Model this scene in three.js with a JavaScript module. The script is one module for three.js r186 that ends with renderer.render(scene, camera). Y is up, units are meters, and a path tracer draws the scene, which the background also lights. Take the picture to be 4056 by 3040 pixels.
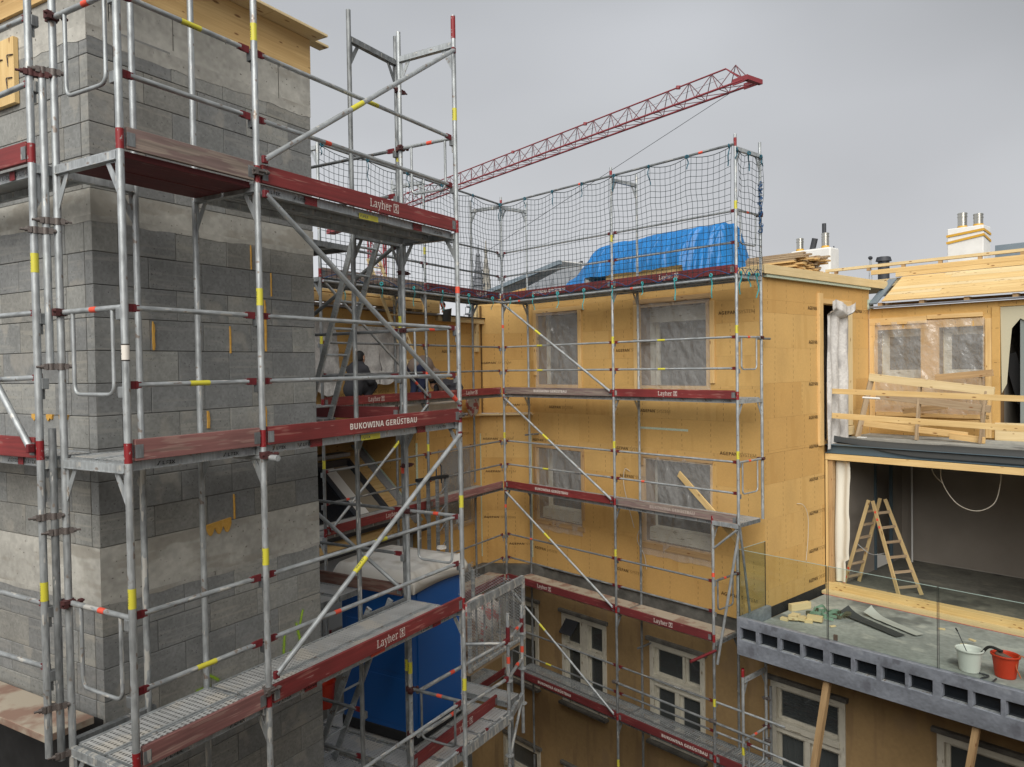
import * as THREE from 'three';
import { RoundedBoxGeometry } from 'three/addons/geometries/RoundedBoxGeometry.js';
import { mergeGeometries } from 'three/addons/utils/BufferGeometryUtils.js';
import { MarchingCubes } from 'three/addons/objects/MarchingCubes.js';

// ---------------------------------------------------------------- camera, sky, sun, exposure
const EYE = 14;                                   // metres above the courtyard floor
const scene = new THREE.Scene();
const camera = new THREE.PerspectiveCamera(53.42, 1024 / 767, 0.05, 3000);
camera.rotation.order = 'YXZ';
camera.position.set(0, EYE, 0);
camera.rotation.set(-0.0219, 0, -0.01574);

const renderer = new THREE.WebGLRenderer({ antialias: true });
renderer.toneMapping = THREE.LinearToneMapping;
renderer.toneMappingExposure = 3.1;
renderer.shadowMap.enabled = true;

// seeded random and tiling value noise
let seedState = 12345;
const rnd = () => { seedState = (seedState * 1664525 + 1013904223) >>> 0; return seedState / 4294967296; };
const rr = (a, b) => a + (b - a) * rnd();
const hash2 = (x, y, s) => { let h = (x * 374761393 + y * 668265263 + s * 974634777) | 0; h = Math.imul(h ^ (h >>> 13), 1274126177); return ((h ^ (h >>> 16)) >>> 0) / 4294967296; };
function vnoise(x, y, px, py, s) {
  const x0 = Math.floor(x), y0 = Math.floor(y), fx = x - x0, fy = y - y0, m = (a, n) => ((a % n) + n) % n;
  const u = fx * fx * (3 - 2 * fx), v = fy * fy * (3 - 2 * fy);
  const a = hash2(m(x0, px), m(y0, py), s), b = hash2(m(x0 + 1, px), m(y0, py), s), c = hash2(m(x0, px), m(y0 + 1, py), s), d = hash2(m(x0 + 1, px), m(y0 + 1, py), s);
  return a + (b - a) * u + (c - a) * v + (a - b - c + d) * u * v;
}
function fbm(u, v, fx, fy, oct, s) { let t = 0, a = 0.5, n = 0; for (let i = 0; i < oct; i++) { t += a * vnoise(u * fx, v * fy, fx, fy, s + i * 17); n += a; a *= 0.5; fx *= 2; fy *= 2; } return t / n; }

// overcast sky: even grey cloud deck with soft patches, a little lighter low down
{
  const W = 512, H = 256, data = new Float32Array(W * H * 4);
  for (let j = 0; j < H; j++) for (let i = 0; i < W; i++) {
    const u = i / W, v = j / H, el = (v - 0.5) * Math.PI;                       // row 0 is straight down
    const cloud = fbm(u, v, 7, 8, 6, 3) - 0.5;
    const low = Math.exp(-Math.max(0, el) * 2.3);
    let k = 0.078 + 0.145 * low + 0.12 * cloud + 0.042 * Math.cos((u - 0.08) * Math.PI * 2);
    if (el < -0.02) k *= 0.55;
    const o = (j * W + i) * 4;
    data[o] = k * (0.95 + 0.04 * low); data[o + 1] = k; data[o + 2] = k * (1.07 - 0.04 * low); data[o + 3] = 1;
  }
  const sky = new THREE.DataTexture(data, W, H, THREE.RGBAFormat, THREE.FloatType);
  sky.mapping = THREE.EquirectangularReflectionMapping; sky.magFilter = THREE.LinearFilter; sky.minFilter = THREE.LinearFilter; sky.needsUpdate = true;
  scene.background = sky; scene.environment = sky;
}
const sun = new THREE.DirectionalLight(0xfffaf2, 1.5);
sun.position.set(-5, EYE + 28, 24); sun.target.position.set(0, EYE - 2, -14);
sun.shadow.radius = 110; sun.castShadow = true; sun.shadow.mapSize.set(2048, 2048);
Object.assign(sun.shadow.camera, { left: -25, right: 25, top: 25, bottom: -25, near: 1, far: 120 });
scene.add(sun, sun.target);

// ---------------------------------------------------------------- frames of reference
// T: along the block tower (x = a, z = -d); F: along the timber facade (x = s, z = -c). y is measured from eye level.
const T = { th: Math.PI / 2 - 0.5352372 }, F = { th: -(Math.PI / 2 - 0.7272503) };
const Wd = { th: 0 };
const world = (fr, p) => { const c = Math.cos(fr.th), s = Math.sin(fr.th); return new THREE.Vector3(p[0] * c + p[2] * s, p[1] + EYE, -p[0] * s + p[2] * c); };
const t3 = (a, d, y) => [a, y, -d], f3 = (s, c, y) => [s, y, -c];
const TinF = (a, d, y) => { const w = world(T, t3(a, d, y)), c = Math.cos(F.th), s = Math.sin(F.th); return [w.x * c - w.z * s, w.y - EYE, w.x * s + w.z * c]; };
const FinT = (s_, c_, y) => { const w = world(F, f3(s_, c_, y)), c = Math.cos(T.th), s = Math.sin(T.th); return [w.x * c - w.z * s, w.y - EYE, w.x * s + w.z * c]; };

const org = new WeakMap(), taken = new Map();
const numbered = (n) => { const k = taken.get(n) ?? 0; taken.set(n, k + 1); return k ? n + '_' + String(k).padStart(3, '0') : n; };
function tag(o, label, category, group, kind) { o.userData.label = label; if (category) o.userData.category = category; if (group) o.userData.group = group; if (kind) o.userData.kind = kind; return o; }
function thing(name, label, category, fr, base, group) {
  const g = new THREE.Group(); g.name = numbered(name);
  g.position.copy(world(fr, base)); g.rotation.y = fr.th; scene.add(g); org.set(g, base);
  return tag(g, label, category, group);
}
function add(parent, name, geo, mat, pos = [0, 0, 0], label) {
  const m = new THREE.Mesh(geo, mat); m.name = name; m.castShadow = m.receiveShadow = true;
  const o = org.get(parent); m.position.set(pos[0] - o[0], pos[1] - o[1], pos[2] - o[2]);
  org.set(m, pos); parent.add(m);
  if (label) m.userData.label = label;
  return m;
}
function solo(name, label, category, fr, geo, mat, pos, group, kind) {   // a thing that is one mesh
  const m = new THREE.Mesh(geo, mat); m.name = numbered(name); m.castShadow = m.receiveShadow = true;
  m.position.copy(world(fr, pos)); m.rotation.y = fr.th; scene.add(m); org.set(m, pos);
  return tag(m, label, category, group, kind);
}

// ---------------------------------------------------------------- geometry helpers
const V = (p) => new THREE.Vector3(p[0], p[1], p[2]);
const sub = (a, b) => [a[0] - b[0], a[1] - b[1], a[2] - b[2]], addv = (a, b) => [a[0] + b[0], a[1] + b[1], a[2] + b[2]], mul = (a, k) => [a[0] * k, a[1] * k, a[2] * k], lerp3 = (a, b, k) => [a[0] + (b[0] - a[0]) * k, a[1] + (b[1] - a[1]) * k, a[2] + (b[2] - a[2]) * k];
const dist = (a, b) => Math.hypot(a[0] - b[0], a[1] - b[1], a[2] - b[2]);
// uv in metres from position; grain = the axis that u follows
function uvBox(g, grain = 'x', off) {
  const p = g.attributes.position, n = g.attributes.normal, uv = new Float32Array(p.count * 2), ou = off ? off[0] : rnd() * 7, ov = off ? off[1] : rnd() * 7;
  for (let i = 0; i < p.count; i++) {
    const x = p.getX(i), y = p.getY(i), z = p.getZ(i), nx = Math.abs(n.getX(i)), ny = Math.abs(n.getY(i)), nz = Math.abs(n.getZ(i));
    let u, v;
    if (nx >= ny && nx >= nz) { u = z; v = y; if (grain === 'y') [u, v] = [v, u]; }
    else if (ny >= nz) { u = x; v = z; if (grain === 'z') [u, v] = [v, u]; }
    else { u = x; v = y; if (grain === 'y') [u, v] = [v, u]; }
    uv[2 * i] = u + ou; uv[2 * i + 1] = v + ov;
  }
  g.setAttribute('uv', new THREE.BufferAttribute(uv, 2));
  return g;
}
const box = (w, h, d, grain = 'x', off) => uvBox(new THREE.BoxGeometry(w, h, d), grain, off);
const rbox = (w, h, d, r = 0.006, grain = 'x', off) => uvBox(new RoundedBoxGeometry(w, h, d, 1, Math.min(r, w / 2.01, h / 2.01, d / 2.01)), grain, off);
const shift = (g, x, y, z) => g.translate(x, y, z);
function boxR(x0, x1, y0, y1, z0, z1, grain = 'x', off) { return box(x1 - x0, y1 - y0, z1 - z0, grain, off).translate((x0 + x1) / 2, (y0 + y1) / 2, (z0 + z1) / 2); }
function addBoxR(parent, name, x0, x1, y0, y1, z0, z1, mat, grain = 'x', bev = 0, label) {
  const g = bev ? rbox(x1 - x0, y1 - y0, Math.abs(z1 - z0), bev, grain) : box(x1 - x0, y1 - y0, Math.abs(z1 - z0), grain);
  return add(parent, name, g, mat, [(x0 + x1) / 2, (y0 + y1) / 2, (z0 + z1) / 2], label);
}
const UP = new THREE.Vector3(0, 1, 0);
function rodGeo(v, r, seg = 12, r2 = r) {           // from the origin to v
  const L = v.length(), g = new THREE.CylinderGeometry(r2, r, L, seg, 1), uv = g.attributes.uv, o = rnd() * 5;
  for (let i = 0; i < uv.count; i++) uv.setXY(i, uv.getX(i) * Math.PI * 2 * r + o, uv.getY(i) * L + o);
  g.translate(0, L / 2, 0); g.applyQuaternion(new THREE.Quaternion().setFromUnitVectors(UP, v.clone().normalize()));
  return g;
}
const rod = (parent, name, p0, p1, r, mat, seg = 12, label) => add(parent, name, rodGeo(V(sub(p1, p0)), r, seg), mat, p0, label);
function rodAt(p0, p1, r, base, seg = 8) { const q = sub(p0, base); return rodGeo(V(sub(p1, p0)), r, seg).translate(q[0], q[1], q[2]); }
// box along p0 -> p1: h upwards, w sideways; geometry from p0
function barGeo(p0, p1, h, w, bev = 0) {
  const d = V(sub(p1, p0)), L = d.length(), g = bev ? rbox(L, h, w, bev) : box(L, h, w);
  g.translate(L / 2, 0, 0);
  const x = d.normalize(), z = new THREE.Vector3().crossVectors(x, Math.abs(x.y) > 0.98 ? new THREE.Vector3(0, 0, -1) : UP).normalize(), y = new THREE.Vector3().crossVectors(z, x);
  return g.applyMatrix4(new THREE.Matrix4().makeBasis(x, y, z));
}
const bar = (parent, name, p0, p1, h, w, mat, bev = 0, label) => add(parent, name, barGeo(p0, p1, h, w, bev), mat, p0, label);
function barAt(p0, p1, h, w, base) { const q = sub(p0, base); return barGeo(p0, p1, h, w).translate(q[0], q[1], q[2]); }
function pipeGeo(pts, r, bend = 0.05, seg = 8, base = pts[0]) {   // polyline with rounded corners
  const P = pts.map((p) => V(sub(p, base))), path = new THREE.CurvePath();
  let prev = P[0];
  for (let i = 1; i < P.length - 1; i++) {
    const a = P[i].clone().add(P[i - 1].clone().sub(P[i]).setLength(bend)), b = P[i].clone().add(P[i + 1].clone().sub(P[i]).setLength(bend));
    path.add(new THREE.LineCurve3(prev, a)); path.add(new THREE.QuadraticBezierCurve3(a, P[i], b)); prev = b;
  }
  path.add(new THREE.LineCurve3(prev, P[P.length - 1]));
  const pt = []; for (const c of path.curves) { const n = c.isLineCurve3 ? 1 : 5; for (let k = 0; k < n; k++) pt.push(c.getPoint(k / n)); } pt.push(P[P.length - 1]);
  return sweep(pt, r, seg);
}
function sweep(pt, r, seg = 6) {                    // tube along points (Vector3), constant radius
  const pos = [], nor = [], uv = [], idx = []; let up = new THREE.Vector3(0.1, 1, 0.07).normalize(), L = 0;
  for (let i = 0; i < pt.length; i++) {
    const d = pt[Math.min(i + 1, pt.length - 1)].clone().sub(pt[Math.max(i - 1, 0)]).normalize();
    if (Math.abs(d.dot(up)) > 0.97) up = new THREE.Vector3(1, 0.05, 0.1).normalize();
    const s = new THREE.Vector3().crossVectors(d, up).normalize(), n = new THREE.Vector3().crossVectors(s, d);
    if (i) L += pt[i].distanceTo(pt[i - 1]);
    for (let k = 0; k <= seg; k++) {
      const a = k / seg * Math.PI * 2, c = Math.cos(a), e = Math.sin(a), q = s.clone().multiplyScalar(c).addScaledVector(n, e), rad = typeof r === 'function' ? r(i / (pt.length - 1)) : r;
      pos.push(pt[i].x + q.x * rad, pt[i].y + q.y * rad, pt[i].z + q.z * rad); nor.push(q.x, q.y, q.z); uv.push(k / seg * 6.28 * rad, L);
      if (i && k) { const b = i * (seg + 1) + k; idx.push(b - seg - 2, b - 1, b - seg - 1, b - 1, b, b - seg - 1); }
    }
    up = n;
  }
  const g = new THREE.BufferGeometry();
  g.setAttribute('position', new THREE.Float32BufferAttribute(pos, 3)); g.setAttribute('normal', new THREE.Float32BufferAttribute(nor, 3)); g.setAttribute('uv', new THREE.Float32BufferAttribute(uv, 2)); g.setIndex(idx);
  return g;
}
const curveGeo = (pts, r, n = 40, seg = 6) => sweep(new THREE.CatmullRomCurve3(pts.map((p) => V(sub(p, pts[0])))).getPoints(n), r, seg);
const merge = (list) => mergeGeometries(list.map((g) => { const q = g.index ? g.toNonIndexed() : g; for (const k of Object.keys(q.attributes)) if (!['position', 'normal', 'uv'].includes(k)) q.deleteAttribute(k); return q; }));
// a sheet z = fn(u, v) over a w x h rectangle (u along x, v up), both sides shown; thickness t gives it a back
function sheetGeo(w, h, nx, ny, fn, uvs = 1) {
  const g = new THREE.PlaneGeometry(w, h, nx, ny), p = g.attributes.position, uv = g.attributes.uv;
  for (let i = 0; i < p.count; i++) { const u = uv.getX(i), v = uv.getY(i), q = fn(u, v); p.setXYZ(i, p.getX(i) + (q[0] || 0), p.getY(i) + (q[1] || 0), q[2] || 0); uv.setXY(i, u * w * uvs, v * h * uvs); }
  g.computeVertexNormals();
  return g;
}
function plateGeo(poly, t, holes = []) {            // polygon in the xy plane, thickness t centred on z = 0
  const s = new THREE.Shape(poly.map((p) => new THREE.Vector2(p[0], p[1])));
  for (const h of holes) s.holes.push(new THREE.Path(h.map((p) => new THREE.Vector2(p[0], p[1]))));
  const g = new THREE.ExtrudeGeometry(s, { depth: t, bevelEnabled: false }); g.translate(0, 0, -t / 2);
  return uvBox(g);
}

// ---------------------------------------------------------------- textures and materials
function tex(n, fn, srgb = true, m = n) {           // fn(u, v) -> [r, g, b] in 0..1 (sRGB values when srgb)
  const d = new Uint8Array(n * m * 4);
  for (let j = 0; j < m; j++) for (let i = 0; i < n; i++) { const c = fn(i / n, j / m), o = (j * n + i) * 4; for (let k = 0; k < 3; k++) d[o + k] = Math.max(0, Math.min(255, (c.length ? c[k] : c) * 255)); d[o + 3] = 255; }
  const t = new THREE.DataTexture(d, n, m); t.wrapS = t.wrapT = THREE.RepeatWrapping; t.magFilter = THREE.LinearFilter; t.minFilter = THREE.LinearMipmapLinearFilter; t.generateMipmaps = true;
  if (srgb) t.colorSpace = THREE.SRGBColorSpace; t.needsUpdate = true;
  return t;
}
const rep = (t, x, y = x) => { t.repeat.set(x, y); return t; };
const mixc = (a, b, k) => [a[0] + (b[0] - a[0]) * k, a[1] + (b[1] - a[1]) * k, a[2] + (b[2] - a[2]) * k];
const sstep = (a, b, x) => { const k = Math.max(0, Math.min(1, (x - a) / (b - a))); return k * k * (3 - 2 * k); };
const h8 = (r, g, b) => [r / 255, g / 255, b / 255];
const std = (o) => new THREE.MeshStandardMaterial(o), phy = (o) => new THREE.MeshPhysicalMaterial(o);

// galvanised tube: spangle, streaks of whitish zinc, mortar splashes
const galvTex = (dark, s, splash) => rep(tex(256, (u, v) => {
  let k = dark + 0.24 * (fbm(u, v, 6, 8, 4, s) - 0.5) + 0.12 * (fbm(u, v, 40, 12, 2, s + 5) - 0.5);
  let c = [k * 0.97, k, k * 1.015];
  const m = fbm(u, v, 12, 5, 4, s + 9); if (m > 1 - splash) c = mixc(c, [0.80, 0.79, 0.76], sstep(1 - splash, 1 - splash + 0.05, m) * 0.75);
  const ru = fbm(u, v, 9, 14, 3, s + 21); if (ru > 0.75) c = mixc(c, [0.42, 0.33, 0.27], sstep(0.75, 0.83, ru) * 0.5);
  return c;
}), 2.2, 1.4);
const bumpFine = rep(tex(256, (u, v) => 0.5 + 0.5 * (fbm(u, v, 48, 48, 3, 77) - 0.5), false), 3);
const M = {};
M.galv = std({ map: galvTex(0.66, 1, 0.30), roughness: 0.48, metalness: 0.45 });
M.galvDirty = std({ map: galvTex(0.60, 31, 0.40), roughness: 0.6, metalness: 0.35 });
M.galvOld = std({ map: galvTex(0.50, 61, 0.27), roughness: 0.55, metalness: 0.4 });
M.alu = std({ map: galvTex(0.70, 91, 0.25), roughness: 0.42, metalness: 0.55 });
M.zinc = std({ map: rep(tex(512, (u, v) => { const k = 0.55 + 0.14 * (fbm(u, v, 6, 9, 5, 8) - 0.5) + 0.12 * (fbm(u, v, 40, 60, 3, 4) - 0.5), st = fbm(u, v, 9, 7, 5, 50); let c = [k * 0.96, k, k * 1.07]; if (st > 0.66) c = mixc(c, [0.33, 0.33, 0.36], sstep(0.66, 0.8, st) * 0.4); if (st < 0.34) c = mixc(c, [0.68, 0.70, 0.73], sstep(0.34, 0.2, st) * 0.5); return c; }), 0.55), roughness: 0.5, metalness: 0.3 });
const woodGrain = (u, v, s, str = 1) => { const w = v + 0.010 * (fbm(u, v, 3, 6, 3, s) - 0.5) * 4; return (fbm(u * 1, w, 2, 46, 3, s + 3) - 0.5) * str + (fbm(u, v, 6, 120, 2, s + 7) - 0.5) * 0.6 * str; };
const knots = (u, v, s, n) => { let k = 0; for (let i = 0; i < n; i++) { const x = hash2(i, 1, s), y = hash2(i, 2, s), r = 0.006 + 0.012 * hash2(i, 3, s); let dx = Math.abs(u - x); dx = Math.min(dx, 1 - dx) * 0.75; let dy = Math.abs(v - y); dy = Math.min(dy, 1 - dy); const q = Math.hypot(dx, dy) / r; if (q < 1.6) k = Math.max(k, sstep(1.6, 0.6, q)); } return k; };
const paintTex = (base, wear, wearAmt, s, scr = 1) => rep(tex(512, (u, v) => {
  const g = woodGrain(u, v, s, 1), big = fbm(u, v, 5, 4, 4, s + 40);
  let c = base.map((x) => x * (1 + 0.22 * g + 0.30 * (big - 0.5)));
  const wv = fbm(u, v, 7, 30, 4, s + 11) + 0.12 * g; if (wv > 1 - wearAmt) c = mixc(c, wear.map((x) => x * (1 + 0.4 * g)), sstep(1 - wearAmt, 1 - wearAmt + 0.12, wv) * 0.85);
  const sc = fbm(u, v, 10, 90, 2, s + 60); if (sc > 0.80) c = mixc(c, [0.72, 0.66, 0.62], sstep(0.80, 0.90, sc) * 0.55 * scr);
  return c;
}), 0.55, 1.2);
M.red = std({ map: paintTex(h8(122, 46, 46), h8(150, 98, 90), 0.33, 5), roughness: 0.62 });
M.redDark = std({ map: paintTex(h8(100, 38, 40), h8(120, 68, 64), 0.30, 25), roughness: 0.66 });
M.redFaded = std({ map: paintTex(h8(128, 88, 85), h8(146, 116, 108), 0.5, 45), roughness: 0.8 });
M.greyWood = std({ map: paintTex(h8(118, 100, 96), h8(138, 126, 116), 0.55, 65, 0.4), roughness: 0.85 });
M.brownWood = std({ map: paintTex(h8(104, 84, 76), h8(92, 62, 54), 0.5, 85, 0.3), roughness: 0.85 });
M.redPaint = std({ map: rep(tex(128, (u, v) => mixc(h8(128, 24, 30), h8(150, 140, 138), sstep(0.66, 0.74, fbm(u, v, 10, 10, 4, 15)))), 4), roughness: 0.55 });
M.redEnd = std({ map: rep(tex(128, (u, v) => mixc(h8(118, 34, 40), h8(96, 30, 36), fbm(u, v, 8, 8, 4, 19))), 5), roughness: 0.6, metalness: 0.1 });
M.orangeBand = std({ color: '#d9523c', roughness: 0.6 });
M.coupler = std({ map: rep(tex(128, (u, v) => mixc(h8(120, 118, 116), h8(84, 70, 66), sstep(0.4, 0.65, fbm(u, v, 10, 10, 4, 29)))), 6), roughness: 0.6, metalness: 0.4 });
M.couplerRed = std({ map: rep(tex(128, (u, v) => mixc(h8(92, 42, 44), h8(70, 52, 50), fbm(u, v, 10, 10, 4, 35))), 6), roughness: 0.65, metalness: 0.2 });
// concrete
const blockTex = (r, g, b, s) => rep(tex(512, (u, v) => {
  const k = 1 + 0.22 * (fbm(u, v, 4, 4, 5, s) - 0.5) + 0.18 * (fbm(u, v, 64, 64, 2, s + 3) - 0.5), st = fbm(u, v, 3, 40, 3, s + 8);
  let c = [r * k, g * k, b * k]; c = mixc(c, [r * 1.15, g * 1.13, b * 1.1], sstep(0.58, 0.75, st) * 0.6);
  const pit = fbm(u, v, 90, 90, 2, s + 13); if (pit > 0.80) c = mixc(c, [r * 0.65, g * 0.65, b * 0.65], sstep(0.80, 0.90, pit));
  const sm = fbm(u, v, 5, 5, 4, s + 19); if (sm > 0.66) c = mixc(c, [0.66, 0.64, 0.60], sstep(0.66, 0.8, sm) * 0.45);
  return c;
}), 0.8);
const blockBump = rep(tex(512, (u, v) => 0.5 + 0.5 * (fbm(u, v, 70, 70, 3, 5) - 0.5) - 0.4 * sstep(0.70, 0.8, fbm(u, v, 60, 60, 2, 91)), false), 0.8);
M.blocks = [[130, 132, 131, 1], [137, 138, 135, 2], [122, 124, 124, 3], [132, 132, 128, 4], [126, 128, 128, 5]].map(([r, g, b, s]) => std({ map: blockTex(r / 255, g / 255, b / 255, s * 101), bumpMap: blockBump, bumpScale: 0.0012, roughness: 0.95 }));
M.mortar = std({ color: '#5a5853', roughness: 1 });
M.concrete = std({ map: rep(tex(512, (u, v) => {
  const k = 1 + 0.34 * (fbm(u, v, 4, 7, 5, 201) - 0.5) + 0.16 * (fbm(u, v, 50, 50, 2, 205) - 0.5); let c = [0.655 * k, 0.65 * k, 0.625 * k];
  const st = fbm(u, v, 5, 16, 4, 210); if (st > 0.58) c = mixc(c, [0.54, 0.52, 0.48], sstep(0.58, 0.75, st) * 0.5);
  const p = fbm(u, v, 80, 80, 2, 220); if (p > 0.84) c = mixc(c, [0.4, 0.39, 0.37], sstep(0.84, 0.92, p));
  return c; }), 0.5), bumpMap: blockBump, bumpScale: 0.002, roughness: 0.95 });
M.plasterOld = std({ map: rep(tex(512, (u, v) => {
  const k = 1 + 0.22 * (fbm(u, v, 3, 3, 5, 301) - 0.5) + 0.08 * (fbm(u, v, 60, 60, 2, 302) - 0.5); let c = [0.59 * k, 0.49 * k, 0.34 * k];
  const st = fbm(u, v, 14, 2, 4, 310); if (st > 0.58) c = mixc(c, [0.50, 0.41, 0.30], sstep(0.58, 0.75, st) * 0.55);
  const g = fbm(u, v, 6, 5, 4, 317); if (g > 0.62) c = mixc(c, [0.56, 0.47, 0.36], sstep(0.62, 0.8, g) * 0.6); return c; }), 0.33), bumpMap: bumpFine, bumpScale: 0.002, roughness: 0.95 });
M.mortarGrey = std({ map: rep(tex(256, (u, v) => { const k = 0.36 + 0.22 * (fbm(u, v, 8, 8, 5, 401) - 0.5); return [k * 1.02, k, k * 0.95]; }), 0.8), bumpMap: blockBump, bumpScale: 0.006, roughness: 1 });
M.dust = std({ map: rep(tex(256, (u, v) => { const k = fbm(u, v, 6, 6, 5, 421); return mixc(h8(168, 158, 142), h8(138, 112, 98), sstep(0.45, 0.7, k)); }), 0.9), roughness: 1 });
// spruce boards and timber (u along the grain)
const spruce = (lo, hi, s, kn = 9) => rep(tex(512, (u, v) => { const g = woodGrain(u, v, s, 1), b = fbm(u, v, 3, 5, 3, s + 30); let c = mixc(lo, hi, Math.max(0, Math.min(1, 0.5 + g * 0.9 + (b - 0.5) * 0.8))); const k = knots(u, v, s, kn); if (k > 0) c = mixc(c, [0.45, 0.29, 0.15], k * 0.8); return c; }), 0.7, 1.6);
M.spruce = std({ map: spruce(h8(198, 166, 110), h8(222, 194, 140), 501), roughness: 0.7 });
M.spruceWarm = std({ map: spruce(h8(194, 158, 104), h8(220, 188, 132), 541), roughness: 0.7 });
M.sprucePale = std({ map: spruce(h8(200, 178, 132), h8(220, 200, 158), 581, 12), roughness: 0.72 });
M.timberOld = std({ map: spruce(h8(150, 120, 84), h8(190, 160, 118), 621, 14), roughness: 0.85 });
M.timberDirty = std({ map: spruce(h8(140, 118, 92), h8(176, 158, 132), 661, 10), roughness: 0.9 });
// wood-fibre sheathing board: fine felt, faint nail rows, water stains
const panelTex = (r, g, b, s) => rep(tex(1024, (u, v) => {
  const k = 1 + 0.10 * (fbm(u, v, 4, 4, 5, s) - 0.5) + 0.05 * (fbm(u, v, 120, 120, 2, s + 2) - 0.5); let c = [r * k, g * k, b * k];
  const st = fbm(u, v, 12, 3, 4, s + 5); if (st > 0.62) c = mixc(c, [r * 0.94, g * 0.92, b * 0.88], sstep(0.62, 0.78, st) * 0.5);
  for (const x of [0.16, 0.41, 0.66, 0.91]) { const dx = Math.abs(u - x - 0.0012 * Math.sin(v * 40 + x * 50)); if (dx < 0.0014) { const q = (v * 26 + x * 7) % 1; if (q < 0.5) c = mixc(c, [r * 0.42, g * 0.36, b * 0.3], 0.8); } }
  return c; }), 0.4);
M.panels = [[195, 157, 95, 701], [198, 161, 100, 721], [191, 152, 91, 741]].map(([r, g, b, s]) => std({ map: panelTex(r / 255, g / 255, b / 255, s), roughness: 0.9 }));
M.panelCore = std({ color: '#6d5230', roughness: 1 });
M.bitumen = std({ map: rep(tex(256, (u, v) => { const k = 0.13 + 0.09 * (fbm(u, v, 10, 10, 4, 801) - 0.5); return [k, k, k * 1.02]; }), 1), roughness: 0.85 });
M.membrane = std({ map: rep(tex(512, (u, v) => {
  const k = 0.56 + 0.24 * (fbm(u, v, 4, 5, 5, 821) - 0.5) + 0.10 * (fbm(u, v, 60, 60, 2, 822) - 0.5); let c = [k * 0.98, k * 1.0, k * 0.98];
  const w = fbm(u, v, 7, 9, 5, 831); if (w > 0.60) c = mixc(c, [0.72, 0.72, 0.69], sstep(0.60, 0.74, w) * 0.6); const dk = fbm(u, v, 5, 5, 4, 841); if (dk > 0.62) c = mixc(c, [0.32, 0.33, 0.33], sstep(0.62, 0.78, dk) * 0.6);
  return c; }), 0.36), roughness: 0.88 });
M.roomWall = std({ map: rep(tex(256, (u, v) => { const k = 0.53 + 0.07 * (fbm(u, v, 5, 5, 4, 851) - 0.5); return [k * 1.03, k * 0.98, k * 0.92]; }), 0.4), roughness: 0.95 });
M.steelBlue = std({ color: '#5b6d78', roughness: 0.5, metalness: 0.3 });
M.dark = std({ color: '#15171a', roughness: 0.6 });
M.black = std({ color: '#17181a', roughness: 0.75 });
M.darkRoom = std({ color: '#7a746a', roughness: 0.95 });
M.white = std({ color: '#d9dad8', roughness: 0.6 });
M.whitePaint = std({ map: rep(tex(256, (u, v) => { let c = [0.78, 0.765, 0.71]; const k = fbm(u, v, 8, 8, 4, 861); c = c.map((x) => x * (0.94 + 0.14 * (k - 0.3))); const p = fbm(u, v, 5, 40, 4, 871); if (p > 0.70) c = mixc(c, [0.50, 0.46, 0.39], sstep(0.70, 0.80, p)); return c; }), 1.2), roughness: 0.75 });
M.fleece = std({ map: rep(tex(512, (u, v) => { const k = 0.76 + 0.16 * (fbm(u, v, 40, 40, 3, 881) - 0.5), d = fbm(u, v, 6, 4, 5, 885); let c = [k, k * 0.99, k * 0.975]; return mixc(c, [0.50, 0.49, 0.49], sstep(0.50, 0.80, d) * 0.55); }), 0.8), roughness: 1, side: THREE.DoubleSide });
M.wrap = std({ map: rep(tex(256, (u, v) => { const k = 0.86 + 0.10 * (fbm(u, v, 6, 6, 5, 891) - 0.5); return [k, k, k * 0.99]; }), 0.8), roughness: 0.5, side: THREE.DoubleSide });
M.tape = std({ color: '#c79a34', roughness: 0.5 });
M.tarpBlue = std({ map: rep(tex(256, (u, v) => { const k = 1 + 0.30 * (fbm(u, v, 6, 6, 5, 901) - 0.5) + 0.06 * (fbm(u, v, 80, 80, 1, 903) - 0.5); return [0.11 * k, 0.44 * k, 0.70 * k]; }), 0.7), roughness: 0.42, bumpMap: rep(tex(512, (u, v) => Math.abs(fbm(u + 0.2 * v, v, 7, 5, 4, 907) - 0.5) * 1.6 + Math.abs(fbm(u - 0.5 * v, v * 0.7, 9, 9, 3, 909) - 0.5), false), 0.7), bumpScale: 0.05, side: THREE.DoubleSide });
M.film = phy({ color: '#f6f6f4', roughness: 0.18, transmission: 0.80, thickness: 0, side: THREE.DoubleSide, bumpMap: rep(tex(256, (u, v) => fbm(u, v, 8, 6, 4, 911), false), 0.9), bumpScale: 0.05 });
M.glass = phy({ color: '#eef5f1', roughness: 0.02, transmission: 1, thickness: 0, ior: 1.5 });
M.glassEdge = std({ color: '#1f2b28', roughness: 0.3 });
M.windowGlass = phy({ color: '#9aa2a4', roughness: 0.03, transmission: 0.85, thickness: 0, ior: 1.5 });
M.net = std({ color: '#1d3036', roughness: 0.9 });
M.netBlue = std({ color: '#1b4a78', roughness: 0.85 });
M.strap = std({ color: '#348f93', roughness: 0.85, side: THREE.DoubleSide });
M.toiletBlue = std({ color: '#0d4f93', roughness: 0.42 });
M.toiletWhite = std({ map: rep(tex(256, (u, v) => { const d = fbm(u, v, 5, 5, 5, 921); return mixc(h8(214, 212, 206), h8(176, 170, 160), sstep(0.5, 0.75, d)); }), 0.9), roughness: 0.5 });
M.foam = std({ map: rep(tex(128, (u, v) => { const k = fbm(u, v, 12, 12, 4, 931); return mixc(h8(190, 142, 58), h8(212, 170, 92), k); }), 4), roughness: 0.95 });
M.craneRed = std({ color: '#84343b', roughness: 0.6 });
M.craneGrey = std({ color: '#6a4248', roughness: 0.6 });
M.stoneFar = std({ color: '#8b8780', roughness: 0.95 });
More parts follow.
